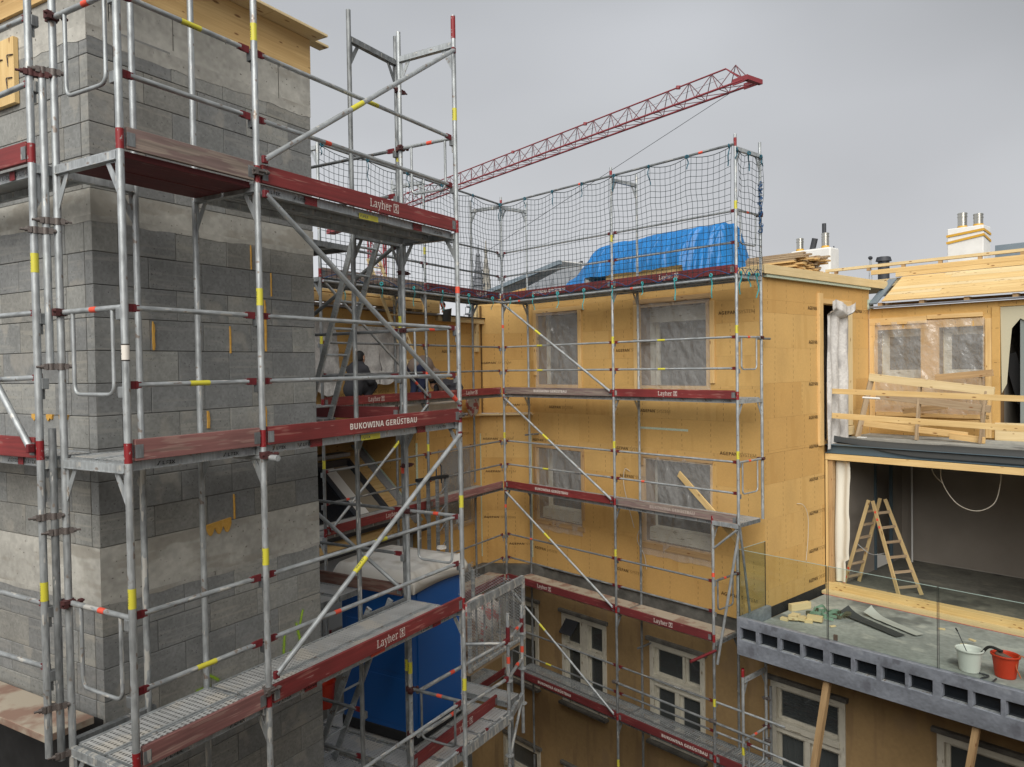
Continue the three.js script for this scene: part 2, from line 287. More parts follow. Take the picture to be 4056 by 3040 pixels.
M.zincRoof = std({ color: '#7d8a94', roughness: 0.5, metalness: 0.2 });
M.insul = std({ map: rep(tex(256, (u, v) => { const k = 0.60 + 0.06 * (fbm(u, v, 6, 6, 4, 941) - 0.5); let c = [k * 0.97, k, k * 1.04]; if ((u * 4) % 1 < 0.015 || (v * 4) % 1 < 0.015) c = mixc(c, [0.34, 0.36, 0.38], 0.8); return c; }), 1), roughness: 0.6 });
M.greenTape = std({ map: rep(tex(256, (u, v) => { const q = Math.abs(((u + v * 2) * 12) % 1 - 0.5), n = fbm(u, v, 30, 30, 2, 951); return q < 0.18 && n > 0.3 ? h8(120, 158, 120) : h8(206, 212, 200); }), 3), roughness: 0.6 });
M.steel = std({ color: '#b8b6ae', roughness: 0.25, metalness: 0.9 });
M.pipeDark = std({ color: '#34373d', roughness: 0.6 });
// perforated, grating and expanded-metal sheets: holes through a real plate
const holes = (fn, n = 256) => tex(n, fn, false);
const perf = holes((u, v) => { const r = Math.floor(v * 8), x = (u * 4) % 1, y = (v * 8) % 1; const q = Math.max(0, Math.abs(x - 0.5) - 0.10), e = Math.hypot(q, (y - 0.5) * 0.62); return e < 0.17 ? 0 : 1; });
const grate = holes((u, v) => (((u * 8) % 1) < 0.24 || ((v * 8) % 1) < 0.26) ? 1 : 0);
const expand = holes((u, v) => { const x = u * 8, y = v * 8, a = Math.abs(((x + y) % 1) - 0.5), b = Math.abs((((x - y) % 1) + 1) % 1 - 0.5); return Math.max(a, b) > 0.42 ? 1 : 0; });
const galvSheet = M.galv.map;
M.perf = std({ map: rep(tex(256, (u, v) => { const k = 0.72 + 0.12 * (fbm(u, v, 8, 8, 4, 961) - 0.5); let c = [k * 0.99, k, k]; const m = fbm(u, v, 5, 4, 5, 967); return mixc(c, [0.80, 0.78, 0.74], sstep(0.5, 0.7, m) * 0.7); }), 1.1), alphaMap: rep(perf, 1 / 0.19, 1 / 0.26), alphaTest: 0.5, roughness: 0.6, metalness: 0.25 });
M.grate = std({ map: galvSheet, alphaMap: rep(grate, 1 / 0.36), alphaTest: 0.5, roughness: 0.6, metalness: 0.3 });
M.expand = std({ map: galvTex(0.62, 131, 0.35), alphaMap: rep(expand, 1 / 0.62, 1 / 0.40), alphaTest: 0.5, roughness: 0.6, metalness: 0.3, side: THREE.DoubleSide });

// lettering: dark or light ink on a clear sheet, sized in pixels per metre
function inkTex(w, h, draw) {
  const c = document.createElement('canvas'); c.width = w; c.height = h; const x = c.getContext('2d'); draw(x, w, h);
  const t = new THREE.CanvasTexture(c); t.colorSpace = THREE.SRGBColorSpace; t.anisotropy = 4; return t;
}
const speckle = (x, w, h, n, r) => { x.globalCompositeOperation = 'destination-out'; for (let i = 0; i < n; i++) { x.globalAlpha = rr(0.2, 0.9); x.beginPath(); x.ellipse(rnd() * w, rnd() * h, rr(0.5, r), rr(0.5, r), 0, 0, 6.3); x.fill(); } x.globalAlpha = 1; x.globalCompositeOperation = 'source-over'; };
const ink = (t) => std({ map: t, transparent: true, roughness: 0.75, polygonOffset: true, polygonOffsetFactor: -1 });
function fitText(x, s, font, w, h, px) { x.font = font.replace('#', px); const m = x.measureText(s).width; x.save(); x.translate(w / 2, h / 2); x.scale(Math.min(1.15, (w * 0.98) / m), 1); x.textAlign = 'center'; x.textBaseline = 'middle'; x.fillText(s, 0, 0); x.restore(); }
const bukowina = (col, wear) => ink(inkTex(1024, 112, (x, w, h) => { x.fillStyle = col; fitText(x, 'BUKOWINA GERÜSTBAU', 'bold #px sans-serif', w, h, 96); x.clearRect(0, 0, 0, 0); speckle(x, w, h, wear, 3); }));
M.inkBukowina = bukowina('#d9d2cb', 500); M.inkBukowinaFaint = bukowina('#b9aca4', 2600);
M.inkLayher = ink(inkTex(640, 150, (x, w, h) => {
  x.fillStyle = '#d8cfc8'; x.strokeStyle = '#d8cfc8'; fitTextAt(x, 'Layher', '#px serif', 4, h / 2, 440, 132);
  x.lineWidth = 7; const a = 490, b = 24, s = 100; x.strokeRect(a, b, s, s);
  x.beginPath(); x.moveTo(a, b); x.lineTo(a + s, b + s); x.moveTo(a + s, b); x.lineTo(a, b + s); x.moveTo(a + s * 0.5, b + s * 0.42); x.lineTo(a + s * 0.5, b + s); x.stroke(); x.beginPath(); x.arc(a + s / 2, b + 22, 13, 0, 6.3); x.fill();
  speckle(x, w, h, 500, 3); }));
function fitTextAt(x, s, font, left, mid, width, px) { x.font = font.replace('#', px); const m = x.measureText(s).width; x.save(); x.translate(left, mid); x.scale(width / m, 1); x.textAlign = 'left'; x.textBaseline = 'middle'; x.fillText(s, 0, 0); x.restore(); }
M.inkAgepan = ink(inkTex(1024, 104, (x, w, h) => { x.fillStyle = '#38240a'; x.globalAlpha = 0.95; fitTextAt(x, 'AGEPAN', 'bold #px sans-serif', 6, h / 2 + 4, 500, 92); x.font = '30px sans-serif'; x.fillText('®', 512, 38); x.globalAlpha = 0.55; fitTextAt(x, 'SYSTEM', '#px sans-serif', 560, h / 2 + 4, 450, 92); x.globalAlpha = 1; speckle(x, w, h, 700, 3); }));
M.inkAlfix = ink(inkTex(256, 64, (x, w, h) => { x.fillStyle = '#232527'; fitTextAt(x, 'LFIX', 'bold #px sans-serif', 74, h / 2 + 3, 172, 50); x.beginPath(); x.moveTo(6, 54); x.lineTo(44, 10); x.lineTo(56, 10); x.lineTo(26, 54); x.fill(); x.clearRect(128, 0, 5, 64); x.clearRect(0, 30, 256, 3); }));
M.sticker = std({ map: inkTex(256, 128, (x, w, h) => { x.fillStyle = '#c6bf40'; x.fillRect(0, 0, w, h); x.fillStyle = '#1d2a4d'; for (const k of [0, 128]) { x.save(); x.translate(k + 64, 64); x.rotate(-Math.PI / 2); x.font = 'bold 34px sans-serif'; x.textAlign = 'center'; x.fillText('/LFIX', 0, 0); x.restore(); } x.fillStyle = '#8d8a30'; for (let i = 0; i < 5; i++) x.fillRect(90, 26 + i * 15, 22, 3); }), roughness: 0.45 });
M.stickerFlat = std({ map: inkTex(256, 64, (x, w, h) => { x.fillStyle = '#c6bf40'; x.fillRect(0, 0, w, h); x.fillStyle = '#1d2a4d'; x.font = 'bold 44px sans-serif'; x.fillText('/LFIX', 12, 48); x.fillStyle = '#9c982e'; for (let i = 0; i < 4; i++) x.fillRect(150, 12 + i * 12, 90, 4); }), roughness: 0.45 });
M.stickerLayher = std({ map: inkTex(128, 160, (x, w, h) => { x.fillStyle = '#d7d2ca'; x.fillRect(0, 0, w, h); x.fillStyle = '#2b2624'; x.fillRect(0, 0, w, 12); x.fillRect(0, h - 12, w, 12); x.font = 'bold 22px sans-serif'; for (const k of [16, 80]) [...'LAYHER'].forEach((c, i) => x.fillText(c, k, 38 + i * 21)); x.fillStyle = '#c9423a'; x.fillRect(44, 60, 14, 50); }), roughness: 0.5 });
function decal(parent, name, mat, p, w, h, dir, nrm, flip) {  // flat print: centre p, width along dir, facing nrm
  const g = new THREE.PlaneGeometry(w, h), x = V(dir).normalize(), z = V(nrm).normalize(), y = new THREE.Vector3().crossVectors(z, x);
  g.applyMatrix4(new THREE.Matrix4().makeBasis(x, y, z));
  return add(parent, name, g, mat, p);
}

M.cableWhite = std({ color: '#bdb8ac', roughness: 0.6 }); M.redLine = std({ color: '#b23a44', roughness: 0.8 }); M.glassTop = std({ color: '#9fb3ac', roughness: 0.2 });
M.meshDarkRoom = std({ map: rep(tex(256, (u, v) => { const k = 0.19 + 0.06 * (fbm(u, v, 5, 5, 4, 971) - 0.5) + 0.04 * ((v * 60) % 1 > 0.5 ? 1 : 0); return [k, k * 1.01, k * 1.02]; }), 1), roughness: 0.6 });  // window backing: mesh pattern, base darkened to stand for the unlit room behind
M.mesh = M.meshDarkRoom;
M.membranePale = std({ color: '#b9b49c', roughness: 0.9, side: THREE.DoubleSide }); M.bitumenD = std({ color: '#3a3d3e', roughness: 0.8, side: THREE.DoubleSide });
M.fleecePale = std({ color: '#cfcdc2', roughness: 0.95, side: THREE.DoubleSide }); M.roomFloor = std({ map: M.membrane.map, color: '#b5b0a6', roughness: 0.95 });
M.paneDark = phy({ color: '#1b1f24', roughness: 0.12 });
M.inkAgepanHalf = ink(inkTex(512, 104, (x, w, h) => { x.fillStyle = '#38240a'; x.globalAlpha = 0.95; fitTextAt(x, 'AGEPAN', 'bold #px sans-serif', 6, h / 2 + 4, 490, 92); x.globalAlpha = 1; speckle(x, w, h, 400, 3); }));
M.inkPlus = ink(inkTex(400, 80, (x, w, h) => { x.fillStyle = '#2b3036'; fitTextAt(x, 'NIFUPLUS', 'italic #px sans-serif', 6, h / 2 + 3, 380, 70); }));
M.inkBauder = ink(inkTex(400, 80, (x, w, h) => { x.fillStyle = '#2b3036'; fitTextAt(x, 'Bauder', 'italic #px sans-serif', 6, h / 2 + 3, 330, 76); }));
M.curtain = std({ color: '#8e8b86', roughness: 0.9, side: THREE.DoubleSide }); M.paleWall = std({ color: '#9aa3ac', roughness: 0.8 }); M.lining = std({ color: '#8f8676', roughness: 0.9 });
M.toiletRib = std({ color: '#2a63a8', roughness: 0.4 }); M.sack = std({ map: rep(tex(128, (u, v) => fbm(u, v, 6, 6, 4, 981) > 0.60 ? h8(186, 110, 106) : h8(206, 200, 194)), 1.4), roughness: 0.6 });
M.clothDark = std({ color: '#33343a', roughness: 0.95 }); M.clothBlack = std({ color: '#1e1f24', roughness: 0.95 }); M.clothBrown = std({ color: '#7a6a60', roughness: 0.95 }); M.clothBlue = std({ color: '#1f2740', roughness: 0.95 }); M.clothGrey = std({ color: '#5a5d63', roughness: 0.95 }); M.skin = std({ color: '#b98a72', roughness: 0.6 });
M.ladderWood = std({ map: M.sprucePale.map, color: '#e6e0d4', roughness: 0.75 }); M.bucketWhite = std({ color: '#d2d4d0', roughness: 0.45 }); M.bucketRed = std({ color: '#c2381c', roughness: 0.5 }); M.bucketYellow = std({ color: '#c8951c', roughness: 0.5 }); M.emblemBlue = std({ color: '#2f8fb5', roughness: 0.5 }); M.orangeCable = std({ color: '#b5613c', roughness: 0.7 });
M.strapGreen = std({ color: '#8fb09a', roughness: 0.9, side: THREE.DoubleSide }); M.strapOlive = std({ color: '#6d6a56', roughness: 0.9, side: THREE.DoubleSide }); M.feltPale = std({ color: '#a9aba6', roughness: 0.9, side: THREE.DoubleSide }); M.spireDark = std({ color: '#6d7076', roughness: 0.95 }); M.stonePale = std({ color: '#908d86', roughness: 0.95 });

// ---------------------------------------------------------------- scaffold kit
// pt(u, y, w): u along the scaffold, w from the outer standard inwards. Everything is built from such points.
const R48 = 0.0242, R38 = 0.0185, FW = 0.73;
function stickerOn(parent, p0, p1, at, len = 0.13, r = R48, mat = M.sticker) {
  const L = dist(p0, p1), a = lerp3(p0, p1, at - len / 2 / L), b = lerp3(p0, p1, at + len / 2 / L);
  const g = new THREE.CylinderGeometry(r + 0.0012, r + 0.0012, len, 14, 1, true).translate(0, len / 2, 0);
  g.applyQuaternion(new THREE.Quaternion().setFromUnitVectors(UP, V(sub(b, a)).normalize()));
  return add(parent, mat === M.sticker ? 'maker_sticker' : 'marker_band', g, mat, a);
}
function standard(parent, p0, p1, mat = M.galv, seg = 14) {
  const s = rod(parent, 'standard', p0, p1, R48, mat, seg);
  return s;
}
// an H-frame: two standards, a U transom at the top, gusset plates in its corners
function hframe(sc, pt, u, y0, y1, o = {}) {
  const mat = o.mat || M.galv, w1 = o.w ?? FW, seg = o.seg || 14, f = add(sc, 'scaffold_frame', transomGeo(pt, u, y1, w1, o), mat, pt(u, y1, 0));
  standard(f, pt(u, y0, 0), pt(u, y1 + (o.spigot || 0), 0), mat, seg);
  standard(f, pt(u, o.innerY0 ?? y0, w1), pt(u, y1 + (o.spigot || 0), w1), o.innerMat || mat, seg);
  for (const w of [0, w1]) {
    const s = w ? -1 : 1, q = (k, y) => [w + s * k, y1 + y];
    const poly = [q(0.024, -0.03), q(0.15, -0.03), q(0.15, -0.075), q(0.024, -0.30)], hole = [q(0.05, -0.075), q(0.105, -0.075), q(0.05, -0.16)];
    add(f, 'gusset_plate', framePlate(pt, u, poly, 0.006, hole, y1), mat, pt(u, y1, 0));
  }
  if (o.red !== false) for (const w of o.red || [0]) rodBand(f, pt(u, y1 + 0.0, w), pt(u, y1 + 0.13, w));
  if (o.sticker !== undefined) stickerOn(f, pt(u, y0, 0), pt(u, y1, 0), o.sticker);
  if (o.stickerIn !== undefined) stickerOn(f, pt(u, y0, w1), pt(u, y1, w1), o.stickerIn);
  if (o.orange !== undefined) stickerOn(f, pt(u, y0, 0), pt(u, y1, 0), o.orange, 0.07, R48, M.orangeBand);
  return f;
}
function rodBand(parent, a, b) { const g = rodGeo(V(sub(b, a)), R48 + 0.0008, 14); return add(parent, 'red_marking', g, M.redPaint, a); }
function transomGeo(pt, u, y, w1, o = {}) {
  const b = pt(u, y, 0), A = (w, yy) => pt(u, yy, w);
  return merge([barAt(A(0.02, y - 0.035), A(w1 - 0.02, y - 0.035), 0.05, 0.044, b), barAt(A(0.02, y - 0.006), A(w1 - 0.02, y - 0.006), 0.012, 0.030, b), barAt(A(0.02, y - 0.062), A(w1 - 0.02, y - 0.062), 0.006, 0.056, b)]);
}
function framePlate(pt, u, poly, t, hole, y1) {
  const g = plateGeo(poly.map(([w, y]) => [w, y - y1]), t, [hole.map(([w, y]) => [w, y - y1])]), a = pt(u, 0, 0), b = pt(u, 0, 1), x = V(sub(b, a)).normalize(), z = new THREE.Vector3().crossVectors(x, UP);
  return g.applyMatrix4(new THREE.Matrix4().makeBasis(x, UP, z));
}
// guardrail with flattened, red painted ends hooked behind the standards
function guardrail(sc, p0, p1, o = {}) {
  const r = o.r || R38, L = dist(p0, p1), e = 0.10 / L, a = lerp3(p0, p1, e), b = lerp3(p0, p1, 1 - e);
  const g = rod(sc, o.name || 'guardrail', a, b, r, o.mat || M.galv, o.seg || 10);
  for (const [q, k] of [[p0, a], [p1, b]]) {
    const inn = lerp3(q, k, 0.22);
    const f = merge([barAt(inn, k, 0.052, 0.014, inn), barAt(lerp3(inn, k, 0.75), lerp3(inn, k, 1.25), 0.042, 0.026, inn)]);
    add(g, 'end_fitting', f, o.end || M.redEnd, inn);
    if (o.box !== false) { const dir = Math.sign(0); add(g, 'wedge_housing', rbox(0.05, 0.075, 0.05, 0.006), M.galvOld, addv(q, [0, -0.045, 0])); add(g, 'locking_pin', rodGeo(new THREE.Vector3(0, -0.07, 0), 0.007, 6), M.galvOld, addv(q, [0, -0.08, 0])); }
  }
  if (o.sticker) stickerOn(g, p0, p1, o.sticker, 0.16, r);
  if (o.orange) stickerOn(g, p0, p1, o.orange, 0.07, r, M.orangeBand);
  return g;
}
function brace(sc, p0, p1, o = {}) {
  const g = rod(sc, 'diagonal_brace', p0, p1, o.r || 0.0225, o.mat || M.galv, 12);
  for (const q of [lerp3(p0, p1, 0.0), lerp3(p1, p0, 0.0)]) add(g, 'end_fitting', rbox(0.05, 0.06, 0.03, 0.008), M.redEnd, q);
  if (o.sticker) stickerOn(g, p0, p1, o.sticker, 0.18, o.r || 0.0225);
  if (o.orange) stickerOn(g, p0, p1, o.orange, 0.08, o.r || 0.0225, M.orangeBand);
  return g;
}
// loop-shaped end guard between the two standards of a frame
function endGuard(sc, pt, u, y, o = {}) {
  const w1 = o.w ?? FW, dn = o.drop ?? 0.52, mat = o.mat || M.galv, g = rod(sc, 'end_guardrail', pt(u, y, 0.02), pt(u, y, w1 - 0.02), 0.019, mat, 10);
  add(g, 'guard_loop', pipeGeo([pt(u, y, 0.13), pt(u, y - dn, 0.13), pt(u, y - dn, w1 - 0.15), pt(u, y, w1 - 0.15)], 0.0135, 0.07, 8), mat, pt(u, y, 0.13));
  stickerOn(g, pt(u, y, 0), pt(u, y, w1), 0.45, 0.07, 0.019, M.orangeBand);
  add(g, 'coupler', couplerGeo(), M.couplerRed, pt(u, y, w1));
  return g;
}
let couplerShape;
function couplerGeo() {
  if (couplerShape) return couplerShape;
  const list = [new THREE.CylinderGeometry(0.034, 0.034, 0.05, 12), new THREE.BoxGeometry(0.05, 0.045, 0.09), new THREE.CylinderGeometry(0.009, 0.009, 0.16, 6).rotateZ(Math.PI / 2).translate(0, 0.004, 0.048), new THREE.CylinderGeometry(0.017, 0.017, 0.026, 6).rotateZ(Math.PI / 2).translate(0.055, 0.004, 0.048), new THREE.BoxGeometry(0.03, 0.05, 0.05).translate(-0.045, 0, 0.03)];
  return couplerShape = merge(list);
}
const coupler = (sc, p, mat = M.coupler, geo) => add(sc, 'coupler', geo || couplerGeo(), mat, p);
let swivelShape;
function swivelGeo() {             // double coupler with two bolts, joining two standards side by side
  if (swivelShape) return swivelShape;
  const list = []; for (const s of [-1, 1]) { list.push(new THREE.CylinderGeometry(0.033, 0.033, 0.046, 12).translate(s * 0.038, 0, 0), new THREE.BoxGeometry(0.03, 0.04, 0.03).translate(s * 0.075, 0, 0.02), new THREE.CylinderGeometry(0.0085, 0.0085, 0.09, 6).rotateZ(Math.PI / 2).translate(s * 0.10, 0, 0.02), new THREE.CylinderGeometry(0.016, 0.016, 0.022, 6).rotateZ(Math.PI / 2).translate(s * 0.10, 0, 0.02)); }
  list.push(new THREE.BoxGeometry(0.05, 0.04, 0.05));
  return swivelShape = merge(list).scale(0.82, 1, 0.9);
}
// toe board with end brackets and lettering; outward = direction its printed face looks
function toeBoard(sc, p0, p1, o = {}) {
  const h = o.h || 0.14, g = bar(sc, 'toe_board', addv(p0, [0, h / 2, 0]), addv(p1, [0, h / 2, 0]), h, 0.032, o.mat || M.red, 0.004, o.label);
  const d = V(sub(p1, p0)).normalize(), out = o.out;
  for (const [q, s] of [[p0, 1], [p1, -1]]) add(g, 'end_bracket', barGeo(q, addv(q, [d.x * 0.055 * s, d.y * 0.055 * s, d.z * 0.055 * s]), h * 0.62, 0.037), M.galvOld, addv(q, [0, h * 0.45, 0]));
  if (o.text && out) {
    const L = dist(p0, p1), at = o.at ?? 0.5, c = lerp3(p0, p1, at), n = V(out).normalize(), W = o.text === 'bukowina' ? 0.97 : o.text === 'bukowinaFaint' ? 0.97 : 0.44, H = o.text === 'layher' ? 0.115 : 0.085;
    const flip = new THREE.Vector3().crossVectors(UP, n);          // reading direction when looking at the face
    decal(g, 'lettering', o.text === 'layher' ? M.inkLayher : o.text === 'bukowina' ? M.inkBukowina : M.inkBukowinaFaint, addv(c, [n.x * 0.0175, h / 2, n.z * 0.0175]), W, H, flip.toArray(), out);
  }
  return g;
}
// a steel plank: perforated top, channel sides; p0,p1 = ends of its centre line at the top surface
function steelDeck(sc, p0, p1, wide, o = {}) {
  const d = V(sub(p1, p0)).normalize(), s = new THREE.Vector3().crossVectors(d, UP), base = p0, h = 0.07, at = (p, k, y) => [p[0] + s.x * k, p[1] + y, p[2] + s.z * k];
  const g = merge([barAt(at(p0, 0, -0.004), at(p1, 0, -0.004), 0.006, wide - 0.012, base)]);
  const top = add(sc, 'deck_plank', g, o.mat || M.perf, base, o.label);
  for (const k of [-1, 1]) {
    const e = k * (wide / 2 - 0.011);
    add(top, 'side_channel', merge([barAt(at(p0, e, -h / 2), at(p1, e, -h / 2), h, 0.008, base), barAt(at(p0, e * 0.93, -h + 0.004), at(p1, e * 0.93, -h + 0.004), 0.007, 0.034, base), barAt(at(p0, e * 0.99, 0.001), at(p1, e * 0.99, 0.001), 0.008, 0.022, base)]), o.side || M.galv, base);
  }
  for (const q of [p0, p1]) { const i = q === p0 ? 1 : -1; add(top, 'end_cap', barGeo(at(q, -wide / 2 + 0.01, -0.033), at(q, wide / 2 - 0.01, -0.033), 0.062, 0.02), M.galvOld, at(q, -wide / 2 + 0.01, -0.033)); }
  return top;
}
function plankDeck(sc, p0, p1, wide, mat, o = {}) { return bar(sc, 'wooden_deck_plank', addv(p0, [0, -0.022, 0]), addv(p1, [0, -0.022, 0]), 0.044, wide, mat, 0.004, o.label); }
function rungLadder(th, L0, L1, R0, R1, n, mat, rr_ = 0.014, rail = [0.065, 0.025]) {
  bar(th, 'stile', L0, L1, rail[0], rail[1], mat); bar(th, 'stile', R0, R1, rail[0], rail[1], mat);
  for (let i = 0; i < n; i++) { const k = (i + 0.5) / n; rod(th, 'rung', lerp3(L0, L1, k), lerp3(R0, R1, k), rr_, mat, 8); }
}

// ---------------------------------------------------------------- courtyard ground
solo('courtyard_ground', 'grey paved courtyard floor far below the scaffolds', 'ground', Wd, box(900, 0.2, 900), std({ color: '#6b6862', roughness: 1 }), [0, -EYE - 0.1, 0], null, 'structure');

// ---------------------------------------------------------------- block tower
const AW = 3.337, AE = 5.612, DW = 5.627, DE = 9.4;
const tower = thing('block_tower', 'unfinished tower of grey concrete blocks with concrete bands and timber roof edge', 'tower', T, t3(AW, DW, -14));
add(tower, 'wall_core', boxR(AW + 0.012, AE - 0.004, -14, 2.95, -DE, -DW - 0.012), M.mortar, [0, 0, 0]);
{
  const G = 0.0035, rows = [];
  for (let y = 1.394; y < 2.6; y += 0.25) rows.push([y, y + 0.25]);
  for (let k = 0; k < 10; k++) rows.push([-1.327 + 0.25 * k, -1.327 + 0.25 * (k + 1)]);
  for (let y = -2.01; y > -5.3; y -= 0.25) rows.push([y, y + 0.25]);
  const shapes = new Map();
  const shape = (w, h, d) => { const key = [w, h, d].map((x) => x.toFixed(3)).join(), v = Math.floor(rnd() * 3); const k2 = key + v; if (!shapes.has(k2)) shapes.set(k2, rbox(w, h, d, 0.006)); return shapes.get(k2); };
  rows.forEach(([y0, y1], i) => {
    const odd = Math.round((y0 + 20) / 0.25) % 2, h = y1 - y0 - G, yc = (y0 + y1) / 2;
    // right face, looking along -d
    const cuts = odd ? [AW, 3.80, 4.30, 4.81, 5.31, AE] : [AW, 3.55, 4.05, 4.56, 5.06, AE];
    for (let k = 0; k + 1 < cuts.length; k++) { const w = cuts[k + 1] - cuts[k] - G; const j = rr(-0.002, 0.0015); add(tower, 'block', shape(w, h, 0.1), M.blocks[Math.floor(rnd() * 5)], t3((cuts[k] + cuts[k + 1]) / 2, DW + 0.05 + j, yc)); }
    // left face, looking along -a
    const c2 = [DW + 0.105]; let q = DW + (odd ? 0.33 : 0.36); c2.push(q); q += odd ? 0.22 : 0.47; while (q < DE) { c2.push(q); q += 0.5; }
    for (let k = 0; k + 1 < c2.length && c2[k] < 8.0; k++) { const w = c2[k + 1] - c2[k] - G; const j = rr(-0.0015, 0.002); add(tower, 'block', shape(0.1, h, w), M.blocks[Math.floor(rnd() * 5)], t3(AW + 0.05 + j, (c2[k] + c2[k + 1]) / 2, yc)); }
    // far end of the tower
    add(tower, 'end_block', shape(0.05, h, 0.45), M.blocks[i % 5], t3(AE - 0.026, DW + 0.33, yc));
  });
  // cast concrete bands: smooth core, ragged lower run-off over the blocks below
  const ragged = (len, top, bot, amp, s) => { const p = [[0, top], [len, top]], n = 60; for (let k = n; k >= 0; k--) { const e = k / n; p.push([e * len, bot + amp * (fbm(e, 0.3, 9, 3, 4, s) - 0.5) * 2]); } return p; };
  const band = (name, y0, y1, run, amp, s) => {
    const b = add(tower, name, boxR(AW - 0.001, AE + 0.001, y0, y1, -DE, -DW + 0.001), M.concrete, [0, 0, 0]);
    add(b, 'run_off', plateGeo(ragged(AE - AW, y0 + 0.02, y0 - run, amp, s), 0.006), M.concrete, [AW, 0, -DW - 0.001]);
    add(b, 'run_off', plateGeo(ragged(2.6, y0 + 0.02, y0 - run, amp, s + 5), 0.006).rotateY(Math.PI / 2), M.concrete, [AW + 0.001, 0, -DW]);
  };
  band('concrete_band', 1.173, 1.392, 0.02, 0.022, 11); band('concrete_band', -1.762, -1.329, 0.015, 0.018, 23); band('concrete_crown', 2.60, 2.95, 0.08, 0.05, 37);
  for (const [a, y0, y1] of [[4.07, 2.66, 2.95], [5.20, 2.60, 2.95]]) add(tower, 'casting_joint', box(0.004, y1 - y0, 0.004), M.mortar, t3(a, DW - 0.003, (y0 + y1) / 2));
  addBoxR(tower, 'dark_base_sheet', AW - 0.006, AW + 0.004, -14, -2.64, -DE, -DW - 0.02, M.bitumen, 'x', 0, 'plain black sheet over the lower left face');  // thin black sheet over the lower left face, hides the block pattern
  // polyurethane foam squeezed out of joints
  const foam = (a, y0, y1, w, s) => { const p = [], n = 18; for (let k = 0; k <= n; k++) { const e = k / n; p.push([w * (0.35 + 0.9 * fbm(e, 0.1, 7, 2, 3, s)) * (e > 0.06 ? 1 : 0.2), y1 + (y0 - y1) * e]); } for (let k = n; k >= 0; k--) { const e = k / n; p.push([-w * (0.2 + 0.5 * fbm(e, 0.6, 7, 2, 3, s + 4)), y1 + (y0 - y1) * e]); } add(tower, 'foam_strip', plateGeo(p, 0.02), M.foam, t3(a, DW - 0.004, 0)); };
  foam(3.82, 0.18, 0.41, 0.014, 51); foam(4.97, 0.18, 0.66, 0.014, 52); foam(4.57, 0.16, 0.40, 0.008, 53); foam(5.05, 0.70, 0.92, 0.006, 54); foam(4.32, -0.49, -0.34, 0.016, 55); foam(4.95, -0.52, -0.33, 0.012, 56); foam(4.57, -1.32, -1.1, 0.008, 57); foam(4.82, 0.93, 1.15, 0.006, 58);
  { const p = [[-0.13, 0.005], [0.13, 0.03]], n = 20; for (let k = n; k >= 0; k--) { const e = k / n; p.push([-0.13 + 0.26 * e, -0.02 - 0.075 * Math.abs(Math.sin(e * 9.4))]); } add(tower, 'foam_strip', plateGeo(p, 0.022), M.foam, t3(4.40, DW - 0.004, -1.33)); }
  for (const [d, w] of [[6.05, 0.06], [6.25, 0.045], [6.45, 0.06]]) { const p = [[-w, 0.01], [w, 0.01], [w * 0.7, -0.03], [w * 0.1, -0.018], [-w * 0.4, -0.045], [-w, -0.02]]; add(tower, 'foam_strip', plateGeo(p, 0.02).rotateY(-Math.PI / 2), M.foam, t3(AW - 0.003, d, -0.33)); }
  // lime-green spray marks
  const spray = std({ color: '#a5d01c', roughness: 0.9, transparent: true, alphaMap: tex(64, (u, v) => { const e = Math.abs(u - 0.5) * 2, f = Math.abs(v - 0.5) * 2; return Math.max(0, 1 - e * e) * 0.8 * (1 - f ** 8) * (0.5 + 0.7 * fbm(u, v, 16, 16, 3, 7)); }, false), polygonOffset: true, polygonOffsetFactor: -1 });
  const dab = (a, y, w, l, turn) => { const g = new THREE.PlaneGeometry(w, l).rotateZ(turn); add(tower, 'spray_mark', g, spray, t3(a, DW - 0.008, y)); };
  dab(4.20, -2.86, 0.05, 0.30, 0.02); dab(4.20, -2.72, 0.05, 0.16, 1.57); dab(4.31, -2.66, 0.04, 0.16, 0.9); dab(5.10, -2.72, 0.05, 0.46, -0.1); dab(5.30, -2.60, 0.05, 0.3, 0.25); dab(5.24, -2.74, 0.045, 0.16, 1.3); dab(5.33, -2.45, 0.045, 0.2, -0.3);
  // timber roof edge: fascia sheets, overhanging deck boards, shutter board on the left face
  addBoxR(tower, 'fascia_board', AW - 0.02, AE + 0.004, 2.95, 3.30, -DW - 0.12, -DW + 0.012, M.spruceWarm, 'x', 0.004);
  addBoxR(tower, 'fascia_board', AW - 0.03, AW + 0.1, 2.90, 3.30, -DE, -DW - 0.125, M.spruceWarm, 'z', 0.004);
  const lengths = [[AW - 0.3, 4.2], [4.203, 5.0], [5.003, AE + 0.06]];
  lengths.forEach(([x0, x1], k) => { addBoxR(tower, 'eave_board', x0, x1, 3.302, 3.327, -DW - 0.1, -DW + 0.20, M.sprucePale, 'x', 0.003); addBoxR(tower, 'eave_board', x0 + 0.1, x1 + (k == 2 ? -0.25 : 0.1), 3.329, 3.352, -DW - 0.3, -DW + 0.13, M.sprucePale, 'x', 0.003); });
  addBoxR(tower, 'eave_board', AE - 0.02, AE + 0.30, 3.329, 3.352, -DW - 0.15, -DW - 0.02, M.sprucePale, 'x', 0.003);
  addBoxR(tower, 'roof_deck', AW - 0.3, AE + 0.02, 3.28, 3.30, -DE, -DW - 0.125, M.sprucePale, 'x');
  addBoxR(tower, 'shutter_board', AW - 0.045, AW - 0.005, 2.19, 2.72, -7.3, -6.56, M.spruce, 'y', 0.003, 'raw plywood board nailed over an opening');
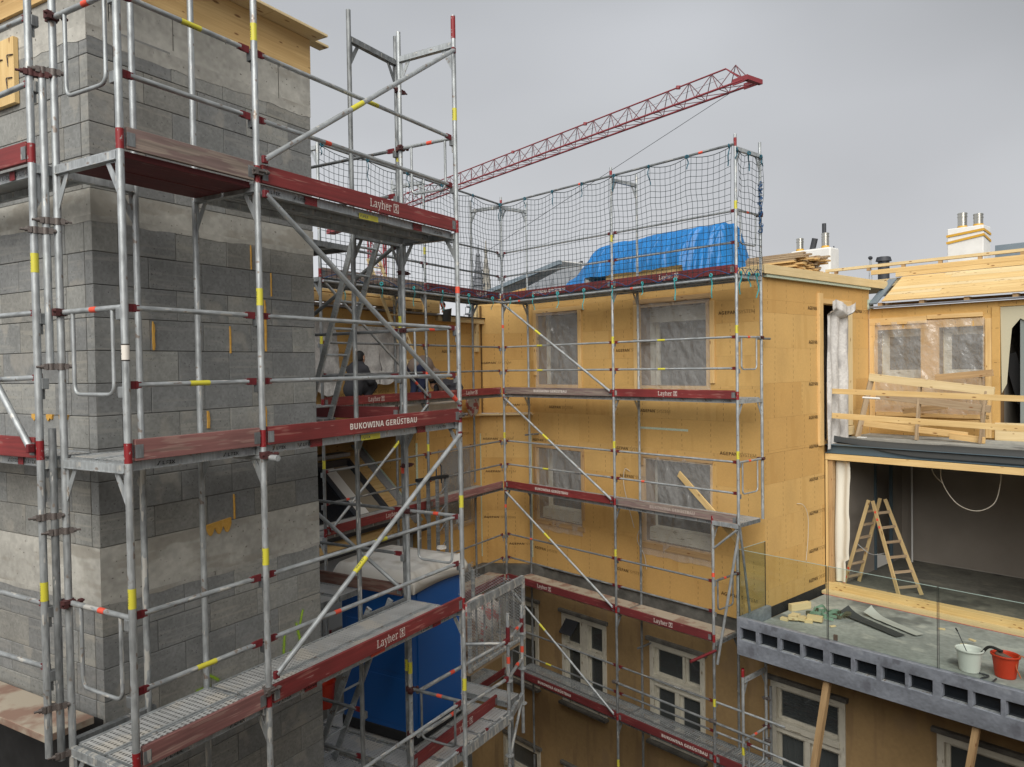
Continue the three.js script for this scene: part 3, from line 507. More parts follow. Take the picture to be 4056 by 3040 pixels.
  for (const [d, y] of [[6.64, 2.58], [6.80, 2.57], [6.66, 2.40]]) add(tower, 'bent_nail', pipeGeo([t3(AW - 0.045, d, y - 0.09), t3(AW - 0.055, d, y), t3(AW - 0.05, d - 0.08, y - 0.01)], 0.005, 0.02, 5), M.coupler, t3(AW - 0.045, d, y - 0.09));
  // lifting rope stain on the crown
  for (let k = 0; k < 4; k++) add(tower, 'tar_run', plateGeo([[0, 0], [0.007, 0], [0.006, -0.22 + 0.05 * k], [0.002, -0.27 + 0.05 * k]], 0.003), M.black, t3(3.47 + k * 0.022, DW - 0.002, 2.86));
  // dark wet drips under the fascia on the tower's crown
  for (let k = 0; k < 26; k++) { const a = rr(AW + 0.6, AE - 0.05), l = rr(0.01, 0.05); add(tower, 'tar_drip', plateGeo([[0, 0], [0.012, 0], [0.008, -l], [0.004, -l]], 0.003), M.black, t3(a, DW - 0.002, 2.95)); }
}

// ---------------------------------------------------------------- near scaffold along the tower
const OUT = [0, 0, 1];
const LV = [1.42, -0.58, -2.58, -4.58];
const alfix = (deck, p, n = OUT, dir = [1, 0, 0]) => decal(deck, 'stamped_lettering', M.inkAlfix, p, 0.15, 0.042, dir, n);
{
  const sc = thing('tower_scaffold', 'tall galvanised scaffold in front of the grey block tower with red toe boards', 'scaffold', T, t3(2.93, 4.60, -4.58));
  const pt = (u, y, w) => t3(u, 4.60 + w, y), U = [2.93, 4.02, 6.66];
  U.forEach((u, i) => {
    const top = i === 2 ? { spigot: 0.27 } : {};
    hframe(sc, pt, u, 1.42, 3.42, { sticker: [undefined, 0.565, 0.62][i], red: i === 2 ? false : false, ...top });
    hframe(sc, pt, u, -0.58, 1.42, { sticker: i === 1 ? 0.57 : undefined, orange: i === 2 ? 0.70 : undefined });
    hframe(sc, pt, u, -2.58, -0.58, { sticker: [0.565, 0.58, 0.58][i] });
    hframe(sc, pt, u, -4.58, -2.58, { sticker: i === 2 ? 0.6 : undefined, stickerIn: i === 2 ? 0.62 : undefined, orange: i === 1 ? 0.68 : undefined, mat: M.galvDirty });
  });
  rodBand(sc.children[2 * 4], pt(6.66, 3.45, 0), pt(6.66, 3.68, 0));
  stickerOn(sc.children[1], pt(2.93, -0.58, 0), pt(2.93, 1.42, 0), 0.355, 0.11, R48, M.stickerLayher);
  const bays = [[2.93, 4.02], [4.02, 6.66]];
  LV.forEach((L, k) => bays.forEach(([a, b], j) => {
    for (const h of [1.0, 0.5]) guardrail(sc, pt(a, L + h, 0.035), pt(b, L + h, 0.035), { sticker: (j === 0 && ((k === 1 && h === 0.5) || (k === 2 && h === 0.5) || (k === 0 && h === 1))) ? 0.52 : (j === 1 && ((k === 0 && h === 1) || (k === 2 && h === 1))) ? 0.52 : 0, orange: (j === 1 && h === 0.5 && k !== 1) ? 0.30 : 0, mat: k === 2 && j === 0 ? M.galvDirty : k === 3 ? M.galvDirty : M.galv });
  }));
  brace(sc, pt(4.06, 1.60, -0.045), pt(6.60, 3.30, -0.045), { sticker: 0.41 });
  brace(sc, pt(4.06, 1.34, -0.045), pt(6.60, -0.38, -0.045), { orange: 0.96 });
  brace(sc, pt(6.60, -0.70, -0.045), pt(4.06, -2.34, -0.045), { sticker: 0.62 });
  for (const y of [2.42, 0.42, -1.58, -3.58]) endGuard(sc, pt, 6.66, y, { mat: y < -3 ? M.galvOld : M.galv });
  for (const y of [2.42, 0.42, -1.58]) endGuard(sc, pt, 2.93, y, { mat: y < -1 ? M.galvDirty : M.galv, drop: 0.56 });
  // decks and toe boards
  const deckRow = (L, a, b, mats) => { for (const [w, i] of [[0.21, 0], [0.54, 1]]) { const d = steelDeck(sc, pt(a + 0.03, L + 0.01, w), pt(b - 0.03, L + 0.01, w), 0.325, mats || {}); if (!i) { for (const k of (b - a > 2 ? [0.12, 0.4, 1.95, 2.3] : [0.22, 0.75])) alfix(d, pt(a + k + 0.08, L - 0.028, 0.0460)); } } };
  plankDeck(sc, pt(2.96, 1.43, 0.20), pt(3.99, 1.43, 0.20), 0.31, M.redDark); plankDeck(sc, pt(2.96, 1.43, 0.53), pt(3.99, 1.43, 0.53), 0.31, M.redDark);
  toeBoard(sc, pt(2.97, 1.43, 0.0), pt(3.98, 1.43, 0.0), { mat: M.greyWood, out: OUT, label: 'weathered unpainted toe board' });
  deckRow(1.42, 4.02, 6.66); toeBoard(sc, pt(4.06, 1.43, 0), pt(6.62, 1.43, 0), { text: 'layher', at: 0.56, out: OUT });
  deckRow(-0.58, 2.93, 4.02); toeBoard(sc, pt(2.97, -0.57, 0), pt(3.98, -0.57, 0), { mat: M.redFaded, out: OUT, label: 'faded pinkish toe board' });
  deckRow(-0.58, 4.02, 6.66); toeBoard(sc, pt(4.06, -0.57, 0), pt(6.62, -0.57, 0), { text: 'bukowina', at: 0.535, out: OUT });
  deckRow(-2.58, 2.93, 4.02); toeBoard(sc, pt(2.97, -2.57, 0), pt(3.98, -2.57, 0), { mat: M.redFaded, out: OUT, label: 'faded pinkish toe board' });
  deckRow(-2.58, 4.02, 6.66); toeBoard(sc, pt(4.06, -2.57, 0), pt(6.62, -2.57, 0), { text: 'layher', at: 0.55, out: OUT });
  for (const [u, y] of [[5.33, 1.375], [5.30, -0.615]]) decal(sc, 'maker_sticker', M.stickerFlat, pt(u, y, 0.0450), 0.26, 0.05, [1, 0, 0], OUT);
  decal(sc, 'marker_band', M.orangeBand, pt(5.34, -2.60, 0.0450), 0.2, 0.05, [1, 0, 0], OUT);
  for (const [u, L] of [[4.62, 1.42], [6.05, 1.42], [4.62, -0.58], [6.05, -0.58], [4.5, -2.58], [6.25, -2.58]]) decal(sc, 'red_marking', M.redPaint, pt(u, L - 0.026, 0.0455), 0.14, 0.066, [1, 0, 0], OUT);
  coupler(sc, pt(4.02, -0.64, -0.03), M.couplerRed);
  rod(sc, 'cross_tube', pt(4.02, -0.66, -0.16), pt(4.02, -0.66, 0.9), R48, M.galv);
  for (const [u, y] of [[6.66, -0.50], [4.02, -2.45], [4.02, 1.50]]) coupler(sc, pt(u, y, 0), y === -2.45 ? M.coupler : M.coupler);
}
// ---------------------------------------------------------------- scaffold on the tower's left face
{
  const sc = thing('side_scaffold', 'galvanised scaffold along the left face of the block tower, cut off by the picture edge', 'scaffold', T, t3(2.80, 5.385, -2.65));
  const pt = (u, y, w) => t3(2.80 + w, u, y), o = [-1, 0, 0];
  hframe(sc, pt, 5.385, 1.42, 3.42, { w: 0.74 });
  hframe(sc, pt, 5.385, -0.58, 1.42, { sticker: 0.665, w: 0.74 });
  hframe(sc, pt, 5.385, -2.62, -0.58, { sticker: 0.56, w: 0.74, mat: M.galvDirty });
  standard(sc, pt(7.95, -2.62, 0), pt(7.95, 3.4, 0));
  for (const L of LV.slice(0, 3)) for (const h of [1, 0.5]) guardrail(sc, pt(5.385, L + h + (h === 0.5 ? 0.06 : 0), 0.035), pt(7.95, L + h, 0.035), { mat: L < -1 ? M.galvDirty : M.galv });
  brace(sc, pt(5.43, -0.50, -0.04), pt(7.2, 1.36, -0.04));
  for (const L of [1.42, -0.58]) { toeBoard(sc, pt(5.43, L + 0.01, 0), pt(7.9, L + 0.01, 0), { mat: M.red, out: o }); const d = steelDeck(sc, pt(5.43, L + 0.01, 0.22), pt(7.9, L + 0.01, 0.22), 0.325); alfix(d, pt(5.62, L - 0.028, 0.054), o, [0, 0, 1]); alfix(d, pt(5.85, L - 0.028, 0.054), o, [0, 0, 1]); decal(d, 'red_marking', M.redPaint, pt(5.75, L - 0.026, 0.0545), 0.07, 0.06, [0, 0, 1], o); }
  addBoxR(sc, 'wooden_deck_plank', 2.87, 3.22, -2.60, -2.545, -7.9, -5.56, M.dust, 'z', 0.006, 'thick dusty plank');
  bar(sc, 'transom_beam', t3(2.98, 5.40, -2.62), t3(3.60, 5.40, -2.62), 0.10, 0.05, M.galvOld);
  // short tie tubes between this scaffold and the tower scaffold
  const m = [2.866, 5.355];
  rod(sc, 'tie_tube', t3(...m, 0.07), t3(...m, 2.06), R48, M.galv); rod(sc, 'tie_tube', t3(...m, -2.66), t3(...m, -0.37), R48, M.galvOld);
  const left = swivelGeo().clone().rotateY(-0.37), right = swivelGeo().clone().rotateY(-0.37);
  for (const [y, k, mt] of [[2.02, 0, M.couplerRed], [0.97, 0, M.coupler], [-0.97, 0, M.coupler], [-2.28, 0, M.coupler], [2.05, 1, M.coupler], [1.04, 1, M.coupler], [0.05, 1, M.coupler], [-1.08, 1, M.coupler], [-2.62, 1, M.coupler]]) coupler(sc, k ? t3(2.898, 5.343, y) : t3(2.833, 5.37, y), mt, left);
}
// ---------------------------------------------------------------- scaffold behind the tower (with the ladders)
{
  const sc = thing('ladder_scaffold', 'grey scaffold bay with ladders behind the block tower', 'scaffold', T, t3(5.96, 5.415, -4.6));
  const pt = (u, y, w) => t3(6.71 - w, u, y), o = [1, 0, 0], W = 0.75, E = 7.98;
  hframe(sc, pt, 5.415, 1.42, 3.42, { w: W, spigot: 0.26, mat: M.galvOld, sticker: 0.47, red: false });
  for (const L of LV.slice(1)) hframe(sc, pt, 5.415, L, L + 2, { w: W, mat: M.galvOld, red: false, sticker: L === -0.58 ? 0.55 : L === -4.58 ? 0.62 : undefined, orange: L === -2.58 ? 0.72 : undefined });
  for (const [L, h] of [[1.42, 1], [1.42, 0.5], [-0.58, 1], [-0.58, 0.5], [-2.58, 1], [-2.58, 0.5]]) guardrail(sc, pt(5.415, L + h, 0.03), pt(E, L + h, 0.03), { mat: M.galvOld });
  for (const y of [-3.58, -4.08]) guardrail(sc, pt(5.415, y, W - 0.03), pt(E, y - 0.0, W - 0.03), { mat: M.galvOld });
  brace(sc, pt(5.45, 1.35, 0.05), pt(E, -0.05, 0.05), { mat: M.galvOld }); brace(sc, pt(5.45, -2.46, 0.05), pt(E, -0.98, 0.05), { mat: M.galv });
  for (const w of [0.19, 0.54]) { steelDeck(sc, pt(6.12, 1.43, w), pt(E, 1.43, w), 0.32, { mat: M.alu, side: M.alu }); steelDeck(sc, pt(6.4, -0.57, w), pt(E, -0.57, w), 0.32); steelDeck(sc, pt(6.1, -2.57, w), pt(E, -2.57, w), 0.32); }
  toeBoard(sc, pt(5.47, -0.57, 0.0), pt(E, -0.57, 0.0), { mat: M.redDark, out: o, label: 'dark red toe board' });
  toeBoard(sc, pt(5.47, -2.57, 0.0), pt(E, -2.57, 0.0), { mat: M.brownWood, out: o, label: 'worn brown toe board' });
  decal(sc, 'red_marking', M.redPaint, pt(6.25, 1.40, 0.025), 0.2, 0.07, [0, 0, -1], o);
  for (const a of [5.78, 6.11, 6.44]) steelDeck(sc, t3(a, 5.46, -4.57), t3(a, E, -4.57), 0.32, { side: M.galvDirty });
  for (const y of [3.06, 1.06, -1.08]) coupler(sc, t3(6.69, 5.36, y), M.couplerRed, swivelGeo());
  for (const y of [2.42, 0.42, -1.58, -3.6, -4.1]) coupler(sc, t3(6.68, 5.345, y), M.couplerRed);
  const a = thing('aluminium_ladder', 'aluminium ladder in the scaffold, foot hidden behind the lettered toe board', 'ladder', T, t3(6.3, 6.31, -0.56), 'aluminium ladders in the scaffold behind the tower');
  rungLadder(a, t3(6.15, 6.31, -0.56), t3(6.15, 5.55, 1.46), t3(6.5, 6.31, -0.56), t3(6.5, 5.52, 1.46), 7, M.alu);
  const b = thing('aluminium_ladder', 'lower aluminium ladder beside the blue portable toilet', 'ladder', T, t3(6.3, 6.36, -4.56), 'aluminium ladders in the scaffold behind the tower');
  rungLadder(b, t3(6.15, 6.36, -4.56), t3(6.15, 5.46, -2.55), t3(6.5, 6.36, -4.56), t3(6.5, 5.46, -2.55), 7, M.alu);
}
// ---------------------------------------------------------------- platform and ring-lock posts by the toilet
{
  const sc = thing('ringlock_scaffold', 'low ring-lock scaffold platform with rosette posts in front of the portable toilet', 'scaffold', T, t3(6.75, 5.25, -7));
  const A = [8.56, 5.20], B = [9.27, 5.40];
  const post = (q, y0, y1) => { const p = rod(sc, 'standard', t3(...q, y0), t3(...q, y1), R48, M.galvDirty, 14); rodAt; add(p, 'red_marking', rodGeo(new THREE.Vector3(0, 0.2, 0), R48 + 0.004, 14), M.redEnd, t3(...q, y1 - 0.38)); stickerOn(p, t3(...q, y0), t3(...q, y1), 1 - (0.62 / (y1 - y0)), 0.09, R48, M.orangeBand); for (let y = y1 - 0.4; y > y0; y -= 0.5) add(p, 'rosette', merge([new THREE.CylinderGeometry(0.062, 0.062, 0.009, 8), new THREE.CylinderGeometry(0.03, 0.03, 0.04, 10)]), M.galvDirty, t3(...q, y)); return p; };
  post(A, -8.5, -3.26); post(B, -5.2, -3.38);
  for (const y of [-3.62, -4.12]) { const r = rod(sc, 'ledger', t3(6.70, 5.27, y), t3(A[0] - 0.05, A[1], y), 0.0225, M.galvDirty); add(r, 'wedge_head', rbox(0.07, 0.07, 0.05, 0.01), M.redEnd, t3(A[0] - 0.06, A[1], y)); stickerOn(r, t3(6.70, 5.27, y), t3(A[0], A[1], y), 0.34, 0.08, 0.0225, M.orangeBand); const q = rod(sc, 'ledger', t3(...A, y), t3(...B, y - 0.02), 0.0225, M.galvDirty); stickerOn(q, t3(...A, y), t3(...B, y), 0.6, 0.1, 0.0225, M.orangeBand); }
  for (const y of [-5.6, -6.3]) rod(sc, 'ledger', t3(6.7, 5.27, y), t3(A[0], A[1], y), 0.0225, M.galvDirty);
  rod(sc, 'ledger', t3(A[0], A[1], -5.55), t3(8.1, 6.8, -5.55), 0.0225, M.galvOld); rod(sc, 'ledger', t3(A[0], A[1], -3.66), t3(7.9, 6.3, -3.66), 0.0225, M.galvDirty);
  bar(sc, 'platform_beam', t3(6.72, 5.24, -4.66), t3(8.55, 5.20, -4.66), 0.12, 0.05, M.galvDirty); bar(sc, 'platform_beam', t3(8.50, 5.2, -4.68), t3(9.3, 5.42, -4.68), 0.09, 0.05, M.galvDirty);
  rod(sc, 'platform_strut', t3(8.56, 5.2, -5.2), t3(9.24, 5.4, -4.72), 0.02, M.galvDirty);
  for (let k = 0; k < 5; k++) steelDeck(sc, t3(6.93 + 0.37 * k, 5.22, -4.58), t3(6.93 + 0.37 * k, 7.2, -4.58), 0.34, { side: M.galvDirty });
  steelDeck(sc, t3(8.93, 5.36, -4.57), t3(8.93, 7.0, -4.57), 0.32);
  toeBoard(sc, t3(6.80, 5.42, -4.575), t3(8.66, 5.46, -4.575), { text: 'layher', at: 0.56, out: OUT, mat: M.red });
  for (let k = 0; k < 9; k++) add(sc, 'hook_clamp', rbox(0.05, 0.05, 0.04, 0.01), k % 3 ? M.galvDirty : M.redEnd, t3(6.95 + k * 0.18, 5.215, -4.60));
}

// ---------------------------------------------------------------- scaffold of the back wing (runs towards the corner)
function netGeo(pA, pB, h, cell, sag, s, top) {     // knotted net between two points, hung from its upper edge
  const L = dist(pA, pB), nx = Math.round(L / cell), ny = Math.round(h / cell), dir = V(sub(pB, pA)).divideScalar(L), nrm = new THREE.Vector3().crossVectors(dir, UP);
  const P = (i, j) => {
    const u = i / nx, v = j / ny, hang = (top || 5), ph = (u * hang) % 1, scal = (1 - v) ** 1.5 * sag * Math.sin(Math.PI * ph), wob = (fbm(u, v, 7, 5, 3, s) - 0.5) * 0.05 * Math.sin(Math.PI * Math.min(1, v + 0.15)), wy = (fbm(u, v, 9, 6, 3, s + 4) - 0.5) * 0.06 * (1 - Math.abs(v - 0.5)), out = (fbm(u, v, 5, 4, 3, s + 8) - 0.5) * 0.09;
    return new THREE.Vector3(dir.x * (u * L + wob) + nrm.x * out, -v * h - scal + wy * Math.min(1, v * 6), dir.z * (u * L + wob) + nrm.z * out);
  };
  const list = [], pos = [], idx = [];
  const seg = (a, b, r) => { const d = b.clone().sub(a).normalize(), q = Math.abs(d.y) > 0.9 ? new THREE.Vector3(1, 0, 0) : UP, x = new THREE.Vector3().crossVectors(d, q).normalize(), y = new THREE.Vector3().crossVectors(d, x), o = pos.length / 3; for (const e of [a, b]) for (let k = 0; k < 3; k++) { const an = k * 2.0944; pos.push(e.x + (x.x * Math.cos(an) + y.x * Math.sin(an)) * r, e.y + (x.y * Math.cos(an) + y.y * Math.sin(an)) * r, e.z + (x.z * Math.cos(an) + y.z * Math.sin(an)) * r); } for (let k = 0; k < 3; k++) { const n = (k + 1) % 3; idx.push(o + k, o + n, o + 3 + k, o + n, o + 3 + n, o + 3 + k); } };
  for (let i = 0; i <= nx; i++) for (let j = 0; j <= ny; j++) { const p = P(i, j); if (i < nx) seg(p, P(i + 1, j), j === 0 ? 0.007 : 0.0044); if (j < ny) seg(p, P(i, j + 1), 0.0044); }
  const g = new THREE.BufferGeometry(); g.setAttribute('position', new THREE.Float32BufferAttribute(pos, 3)); g.setIndex(idx); g.computeVertexNormals();
  g.setAttribute('uv', new THREE.Float32BufferAttribute(new Float32Array(pos.length / 3 * 2), 2));
  return g;
}
function strapAt(parent, p, len, s, mat = M.strap) { const w = 0.022, g = sheetGeo(w, len, 1, 8, (u, v) => [0.03 * Math.sin(s + (1 - v) * 2.6) * (1 - v), 0, 0.02 * Math.sin(s * 2 + v * 7)]); g.translate(0, -len / 2, 0); const m = add(parent, 'tie_strap', g, mat, p); add(m, 'knot', new THREE.TorusGeometry(0.024, 0.012, 6, 10).rotateY(s), mat, addv(p, [0, 0.0, 0])); return m; }

{
  const sc = thing('wing_scaffold', 'scaffold along the back wing running from behind the tower to the inner corner', 'scaffold', T, t3(8.57, 8.464, -14));
  const pt = (u, y, w) => t3(u, 8.464 + w, y), U = [8.57, 11.22];
  for (const u of U) { hframe(sc, pt, u, 1.42, 3.42, { spigot: 0.1, red: false, stickerIn: undefined, sticker: u > 11 ? 0.36 : undefined, seg: 10 }); for (const L of LV.slice(1)) hframe(sc, pt, u, L, L + 2, { seg: 10, mat: L < -3 ? M.galvDirty : M.galvOld, sticker: (L === -2.58) ? 0.56 : (L === -0.58 && u < 9) ? 0.52 : undefined, orange: L === -0.58 && u > 11 ? 0.24 : undefined }); for (const w of [0, FW]) standard(sc, pt(u, -14, w), pt(u, -4.64, w), M.galvDirty, 10); }
  for (const L of [3.42, 1.42, -0.58, -2.58, -4.58]) { const f = add(sc, 'corner_transom', transomGeo(pt, 13.86, L, FW), M.galvOld, pt(13.86, L, 0)); standard(f, pt(13.86, L - 1.93, FW), pt(13.86, L + (L > 3 ? 0.2 : 0), FW), M.galvOld, 10); add(f, 'gusset_plate', framePlate(pt, 13.86, [[0.73 - 0.024, L - 0.03], [0.58, L - 0.03], [0.58, L - 0.075], [0.706, L - 0.3]], 0.006, [[0.68, L - 0.075], [0.625, L - 0.075], [0.68, L - 0.16]], L), M.galvOld, pt(13.86, L, 0)); }
  const bays = [[8.57, 11.22], [11.22, 13.86]];
  for (const L of LV) bays.forEach(([a, b], j) => { for (const h of [1, 0.5]) guardrail(sc, pt(a, L + h, 0.03), pt(b, L + h, 0.03), { mat: M.galvOld, seg: 8, orange: (L === -2.58 && h === 0.5) ? 0.2 : 0, box: j === 0 || true }); });
  bays.forEach(([a, b]) => rod(sc, 'top_rail', pt(a, 3.45, 0.0), pt(b, 3.45, 0.0), 0.021, M.galvOld, 8));
  bays.forEach(([a, b]) => rod(sc, 'net_rail', pt(a, 1.36, -0.06), pt(b, 1.36, -0.06), 0.021, M.galv, 8));
  brace(sc, pt(8.6, 1.36, -0.04), pt(11.18, -0.50, -0.04), { mat: M.galv, orange: 0.87 }); brace(sc, pt(11.18, -0.66, -0.04), pt(8.65, -2.48, -0.04), { sticker: 0.36 });
  for (const L of [1.42, -0.58, -2.58]) bays.forEach(([a, b]) => { for (const w of [0.21, 0.54]) steelDeck(sc, pt(a + 0.03, L + 0.01, w), pt(b - 0.03, L + 0.01, w), 0.32, { side: M.galvOld }); });
  bays.forEach(([a, b]) => { for (const w of [0.20, 0.52]) plankDeck(sc, pt(a + 0.03, -4.57, w), pt(b + (b > 13 ? 0.4 : -0.03), -4.57, w), 0.30, M.dust); });
  bays.forEach(([a, b]) => { for (const w of [0.20, 0.53]) steelDeck(sc, pt(a + 0.03, -6.57, w), pt(b - 0.03, -6.57, w), 0.32, { mat: M.grate, side: M.galvDirty }); toeBoard(sc, pt(a + 0.04, -6.57, 0), pt(b - 0.06, -6.57, 0), { mat: M.redDark, text: b > 13 ? 'bukowina' : undefined, at: 0.3, out: OUT }); });
  const toe = (L, j, o) => toeBoard(sc, pt(bays[j][0] + 0.04, L + 0.01, 0), pt(bays[j][1] - 0.06, L + 0.01, 0), { out: OUT, ...o });
  toe(1.42, 0, { mat: M.greyWood, text: 'bukowinaFaint', at: 0.48, label: 'weathered grey toe board' }); toe(1.42, 1, { mat: M.redDark, text: 'layher', at: 0.72 });
  toe(-0.58, 0, { text: 'layher', at: 0.47 }); toe(-0.58, 1, { text: 'layher', at: 0.56 });
  toe(-2.58, 0, { text: 'layher', at: 0.62 }); toe(-2.58, 1, { mat: M.redFaded, label: 'faded pinkish toe board' }); toe(-4.58, 0, { mat: M.red }); toe(-4.58, 1, { mat: M.redDark });
  // scaffold frames stacked on end on the middle deck
  const fr = thing('lattice_frame', 'upright galvanised lattice frame with hook standing behind the portable toilet', 'frame', T, t3(10.95, 8.3, -4.4));
  for (const [a, d] of [[10.7, 8.3], [10.98, 8.3], [11.05, 8.15], [11.32, 8.15]]) bar(fr, 'upright', t3(a, d, -4.5), t3(a, d, -2.0), 0.05, 0.05, M.galvOld);
  for (let k = 0; k < 7; k++) { rod(fr, 'lattice_rod', t3(11.05, 8.15, -4.3 + 0.33 * k), t3(11.32, 8.15, -4.13 + 0.33 * k), 0.01, M.galvOld, 6); }
  bar(fr, 'head_plate', t3(10.66, 8.3, -1.98), t3(11.36, 8.15, -1.98), 0.05, 0.1, M.black); add(fr, 'hook', pipeGeo([t3(11.1, 8.2, -1.96), t3(11.1, 8.2, -1.75), t3(11.25, 8.2, -1.75), t3(11.25, 8.2, -2.1)], 0.014, 0.06, 6), M.pipeDark, t3(11.1, 8.2, -1.96));
}
// ---------------------------------------------------------------- facade scaffold
{
  const sc = thing('facade_scaffold', 'wide scaffold in front of the yellow sheathed facade with lettered toe boards', 'scaffold', F, f3(-12.29, 10.70, -14));
  const pt = (u, y, w) => f3(u, 10.70 + w, y), U = [-12.29, -9.22, -6.65];
  for (const u of U) {
    hframe(sc, pt, u, 1.42, 3.42, { spigot: 0.19, seg: 10, sticker: u > -7 ? 0.54 : u > -10 ? 0.45 : undefined });
    hframe(sc, pt, u, -0.58, 1.42, { seg: 10, sticker: [undefined, 0.52, 0.56][U.indexOf(u)], orange: u < -12 ? 0.72 : undefined });
    hframe(sc, pt, u, -2.58, -0.58, { seg: 10, sticker: 0.56 });
    if (u < -7) { hframe(sc, pt, u, -4.58, -2.58, { seg: 10, sticker: u > -10 ? 0.56 : undefined, orange: u < -12 ? 0.8 : undefined, mat: M.galvOld }); hframe(sc, pt, u, -6.58, -4.58, { seg: 10, mat: M.galvOld }); hframe(sc, pt, u, -8.58, -6.58, { seg: 10, mat: M.galvOld, sticker: 0.6 }); for (const w of [0, FW]) standard(sc, pt(u, -14, w), pt(u, -8.64, w), M.galvOld, 10); }
  }
  const e = -7.13;
  hframe(sc, pt, e, -4.58, -2.62, { seg: 10, orange: 0.57 }); hframe(sc, pt, e, -6.58, -4.58, { seg: 10, sticker: 0.5, mat: M.galvOld }); hframe(sc, pt, e, -8.58, -6.58, { seg: 10, mat: M.galvOld });
  bar(sc, 'console_bracket', pt(e, -2.60, 0), pt(-6.65, -2.60, 0), 0.07, 0.05, M.galv); rod(sc, 'console_strut', pt(e + 0.02, -3.02, 0), pt(-6.68, -2.66, 0), 0.019, M.galv);
  rod(sc, 'console_strut', pt(-6.66, -2.62, 0.05), pt(e + 0.03, -4.95, 0.05), 0.0225, M.galv); rod(sc, 'console_strut', pt(-6.64, -2.6, 0.02), pt(-6.72, -4.5, 0.5), 0.02, M.galvOld);
  rod(sc, 'red_tube', pt(e + 0.02, -4.72, 0.02), pt(e - 0.02, -4.74, -0.62), 0.024, M.redEnd, 12);
  const bays = [[U[0], U[1]], [U[1], U[2]]];
  for (const L of [1.42, -0.58, -2.58, -4.58, -6.58]) bays.forEach(([a, b0], j) => {
    const b = L < -3 && j ? e : b0;
    for (const h of [1, 0.5]) guardrail(sc, pt(a, L + h, 0.03), pt(b, L + h, 0.03), { seg: 8, sticker: (L === -0.58) ? (j ? 0.42 : 0.36) : (L === -2.58 && h === 0.5 && !j) ? 0.4 : (L === -6.58 && !j && h === 0.5) ? 0.4 : 0, orange: (L === -2.58 && h === 0.5 && j) || (L === -4.58 && h === 1 && !j) ? 0.25 : 0, mat: L < -3 ? M.galvOld : M.galv });
  });
  for (const y of [-5.58, -6.08]) rod(sc, 'guardrail', pt(e, y, 0.03), pt(-5.9, y, 0.03), R38, M.galv, 8);
  rod(sc, 'guardrail', pt(U[1], -5.86, -0.05), pt(-6.1, -5.9, -0.05), 0.0225, M.galvOld, 8);
  bays.forEach(([a, b]) => { const r = rod(sc, 'top_rail', pt(a, 3.45, -0.02), pt(b, 3.45, -0.02), 0.021, M.galvOld, 8); stickerOn(r, pt(a, 3.45, -0.02), pt(b, 3.45, -0.02), 0.76, 0.08, 0.021, M.orangeBand); const q = rod(sc, 'net_rail', pt(a, 1.36, -0.06), pt(b, 1.36, -0.06), 0.021, M.galv, 8); stickerOn(q, pt(a, 1.36, -0.06), pt(b, 1.36, -0.06), 0.2, 0.06, 0.021, M.orangeBand); });
  for (const L of [1.42, -0.58, -2.58, -4.58]) brace(sc, pt(U[0] + 0.06, L - 0.08, -0.045), pt(U[1] - 0.04, L - 1.9, -0.045), { sticker: L === -0.58 || L === -2.58 ? 0.42 : 0.36, mat: M.galv });
  for (const y of [2.42, 0.42, -1.58]) endGuard(sc, pt, U[2], y, { mat: M.galv }); endGuard(sc, pt, e, -3.58, { mat: M.galvOld, drop: 0.5 });
  const deck = (L, kind) => bays.forEach(([a, b0], j) => { const b = L < -3 && j ? e : b0; for (const [w, i] of [[0.21, 0], [0.54, 1]]) { if (kind === 'wood') { plankDeck(sc, pt(a + 0.03, L + 0.01, w), pt(b - 0.03, L + 0.01, w), 0.31, j ? M.dust : M.dust); continue; } const d = steelDeck(sc, pt(a + 0.03, L + 0.01, w), pt(b - 0.03, L + 0.01, w), 0.325, kind === 'grate' ? { mat: M.grate, side: M.galvOld } : {}); if (!i && j) for (const k of [0.3, 0.62, 2.0, 2.35]) if (a + k + 0.2 < b) alfix(d, pt(a + k, L - 0.028, 0.0460)); } });
  deck(1.42); deck(-0.58); deck(-2.58); deck(-4.58, 'wood'); deck(-6.58, 'grate');
  for (const w of [0.21, 0.54]) steelDeck(sc, pt(e + 0.03, -6.57, w), pt(-5.95, -6.57, w), 0.325, { mat: M.grate, side: M.galvOld });
  const toe = (L, j, o) => toeBoard(sc, pt(bays[j][0] + 0.04, L + 0.01, 0), pt((L < -3 && j ? e : bays[j][1]) - 0.04, L + 0.01, 0), { out: OUT, ...o });
  toe(1.42, 0, { mat: M.redDark, text: 'bukowina', at: 0.46 }); toe(1.42, 1, { mat: M.redDark, text: 'layher', at: 0.5 });
  toe(-0.58, 0, { mat: M.greyWood, text: 'bukowina', at: 0.46, label: 'weathered grey toe board' }); toe(-0.58, 1, { text: 'layher', at: 0.48 });
  toe(-2.58, 0, { text: 'bukowina', at: 0.46 }); toe(-2.58, 1, { mat: M.greyWood, text: 'bukowinaFaint', at: 0.5, label: 'weathered grey toe board' });
  toe(-4.58, 0, { mat: M.redDark, text: 'layher', at: 0.38 }); toe(-4.58, 1, { mat: M.redDark, text: 'layher', at: 0.52 });
  toe(-6.58, 0, { mat: M.redDark, text: 'bukowina', at: 0.46 }); toe(-6.58, 1, { mat: M.redDark, text: 'bukowina', at: 0.72 });
  toeBoard(sc, pt(e + 0.04, -6.57, 0), pt(-5.95, -6.57, 0), { mat: M.redDark, out: OUT });
  coupler(sc, pt(-9.22, -5.86, -0.02)); coupler(sc, pt(e, -5.88, -0.02)); rod(sc, 'cross_tube', pt(-9.3, 0.45, 0.86), pt(-8.9, 0.45, 0.86), R48, M.galvOld);
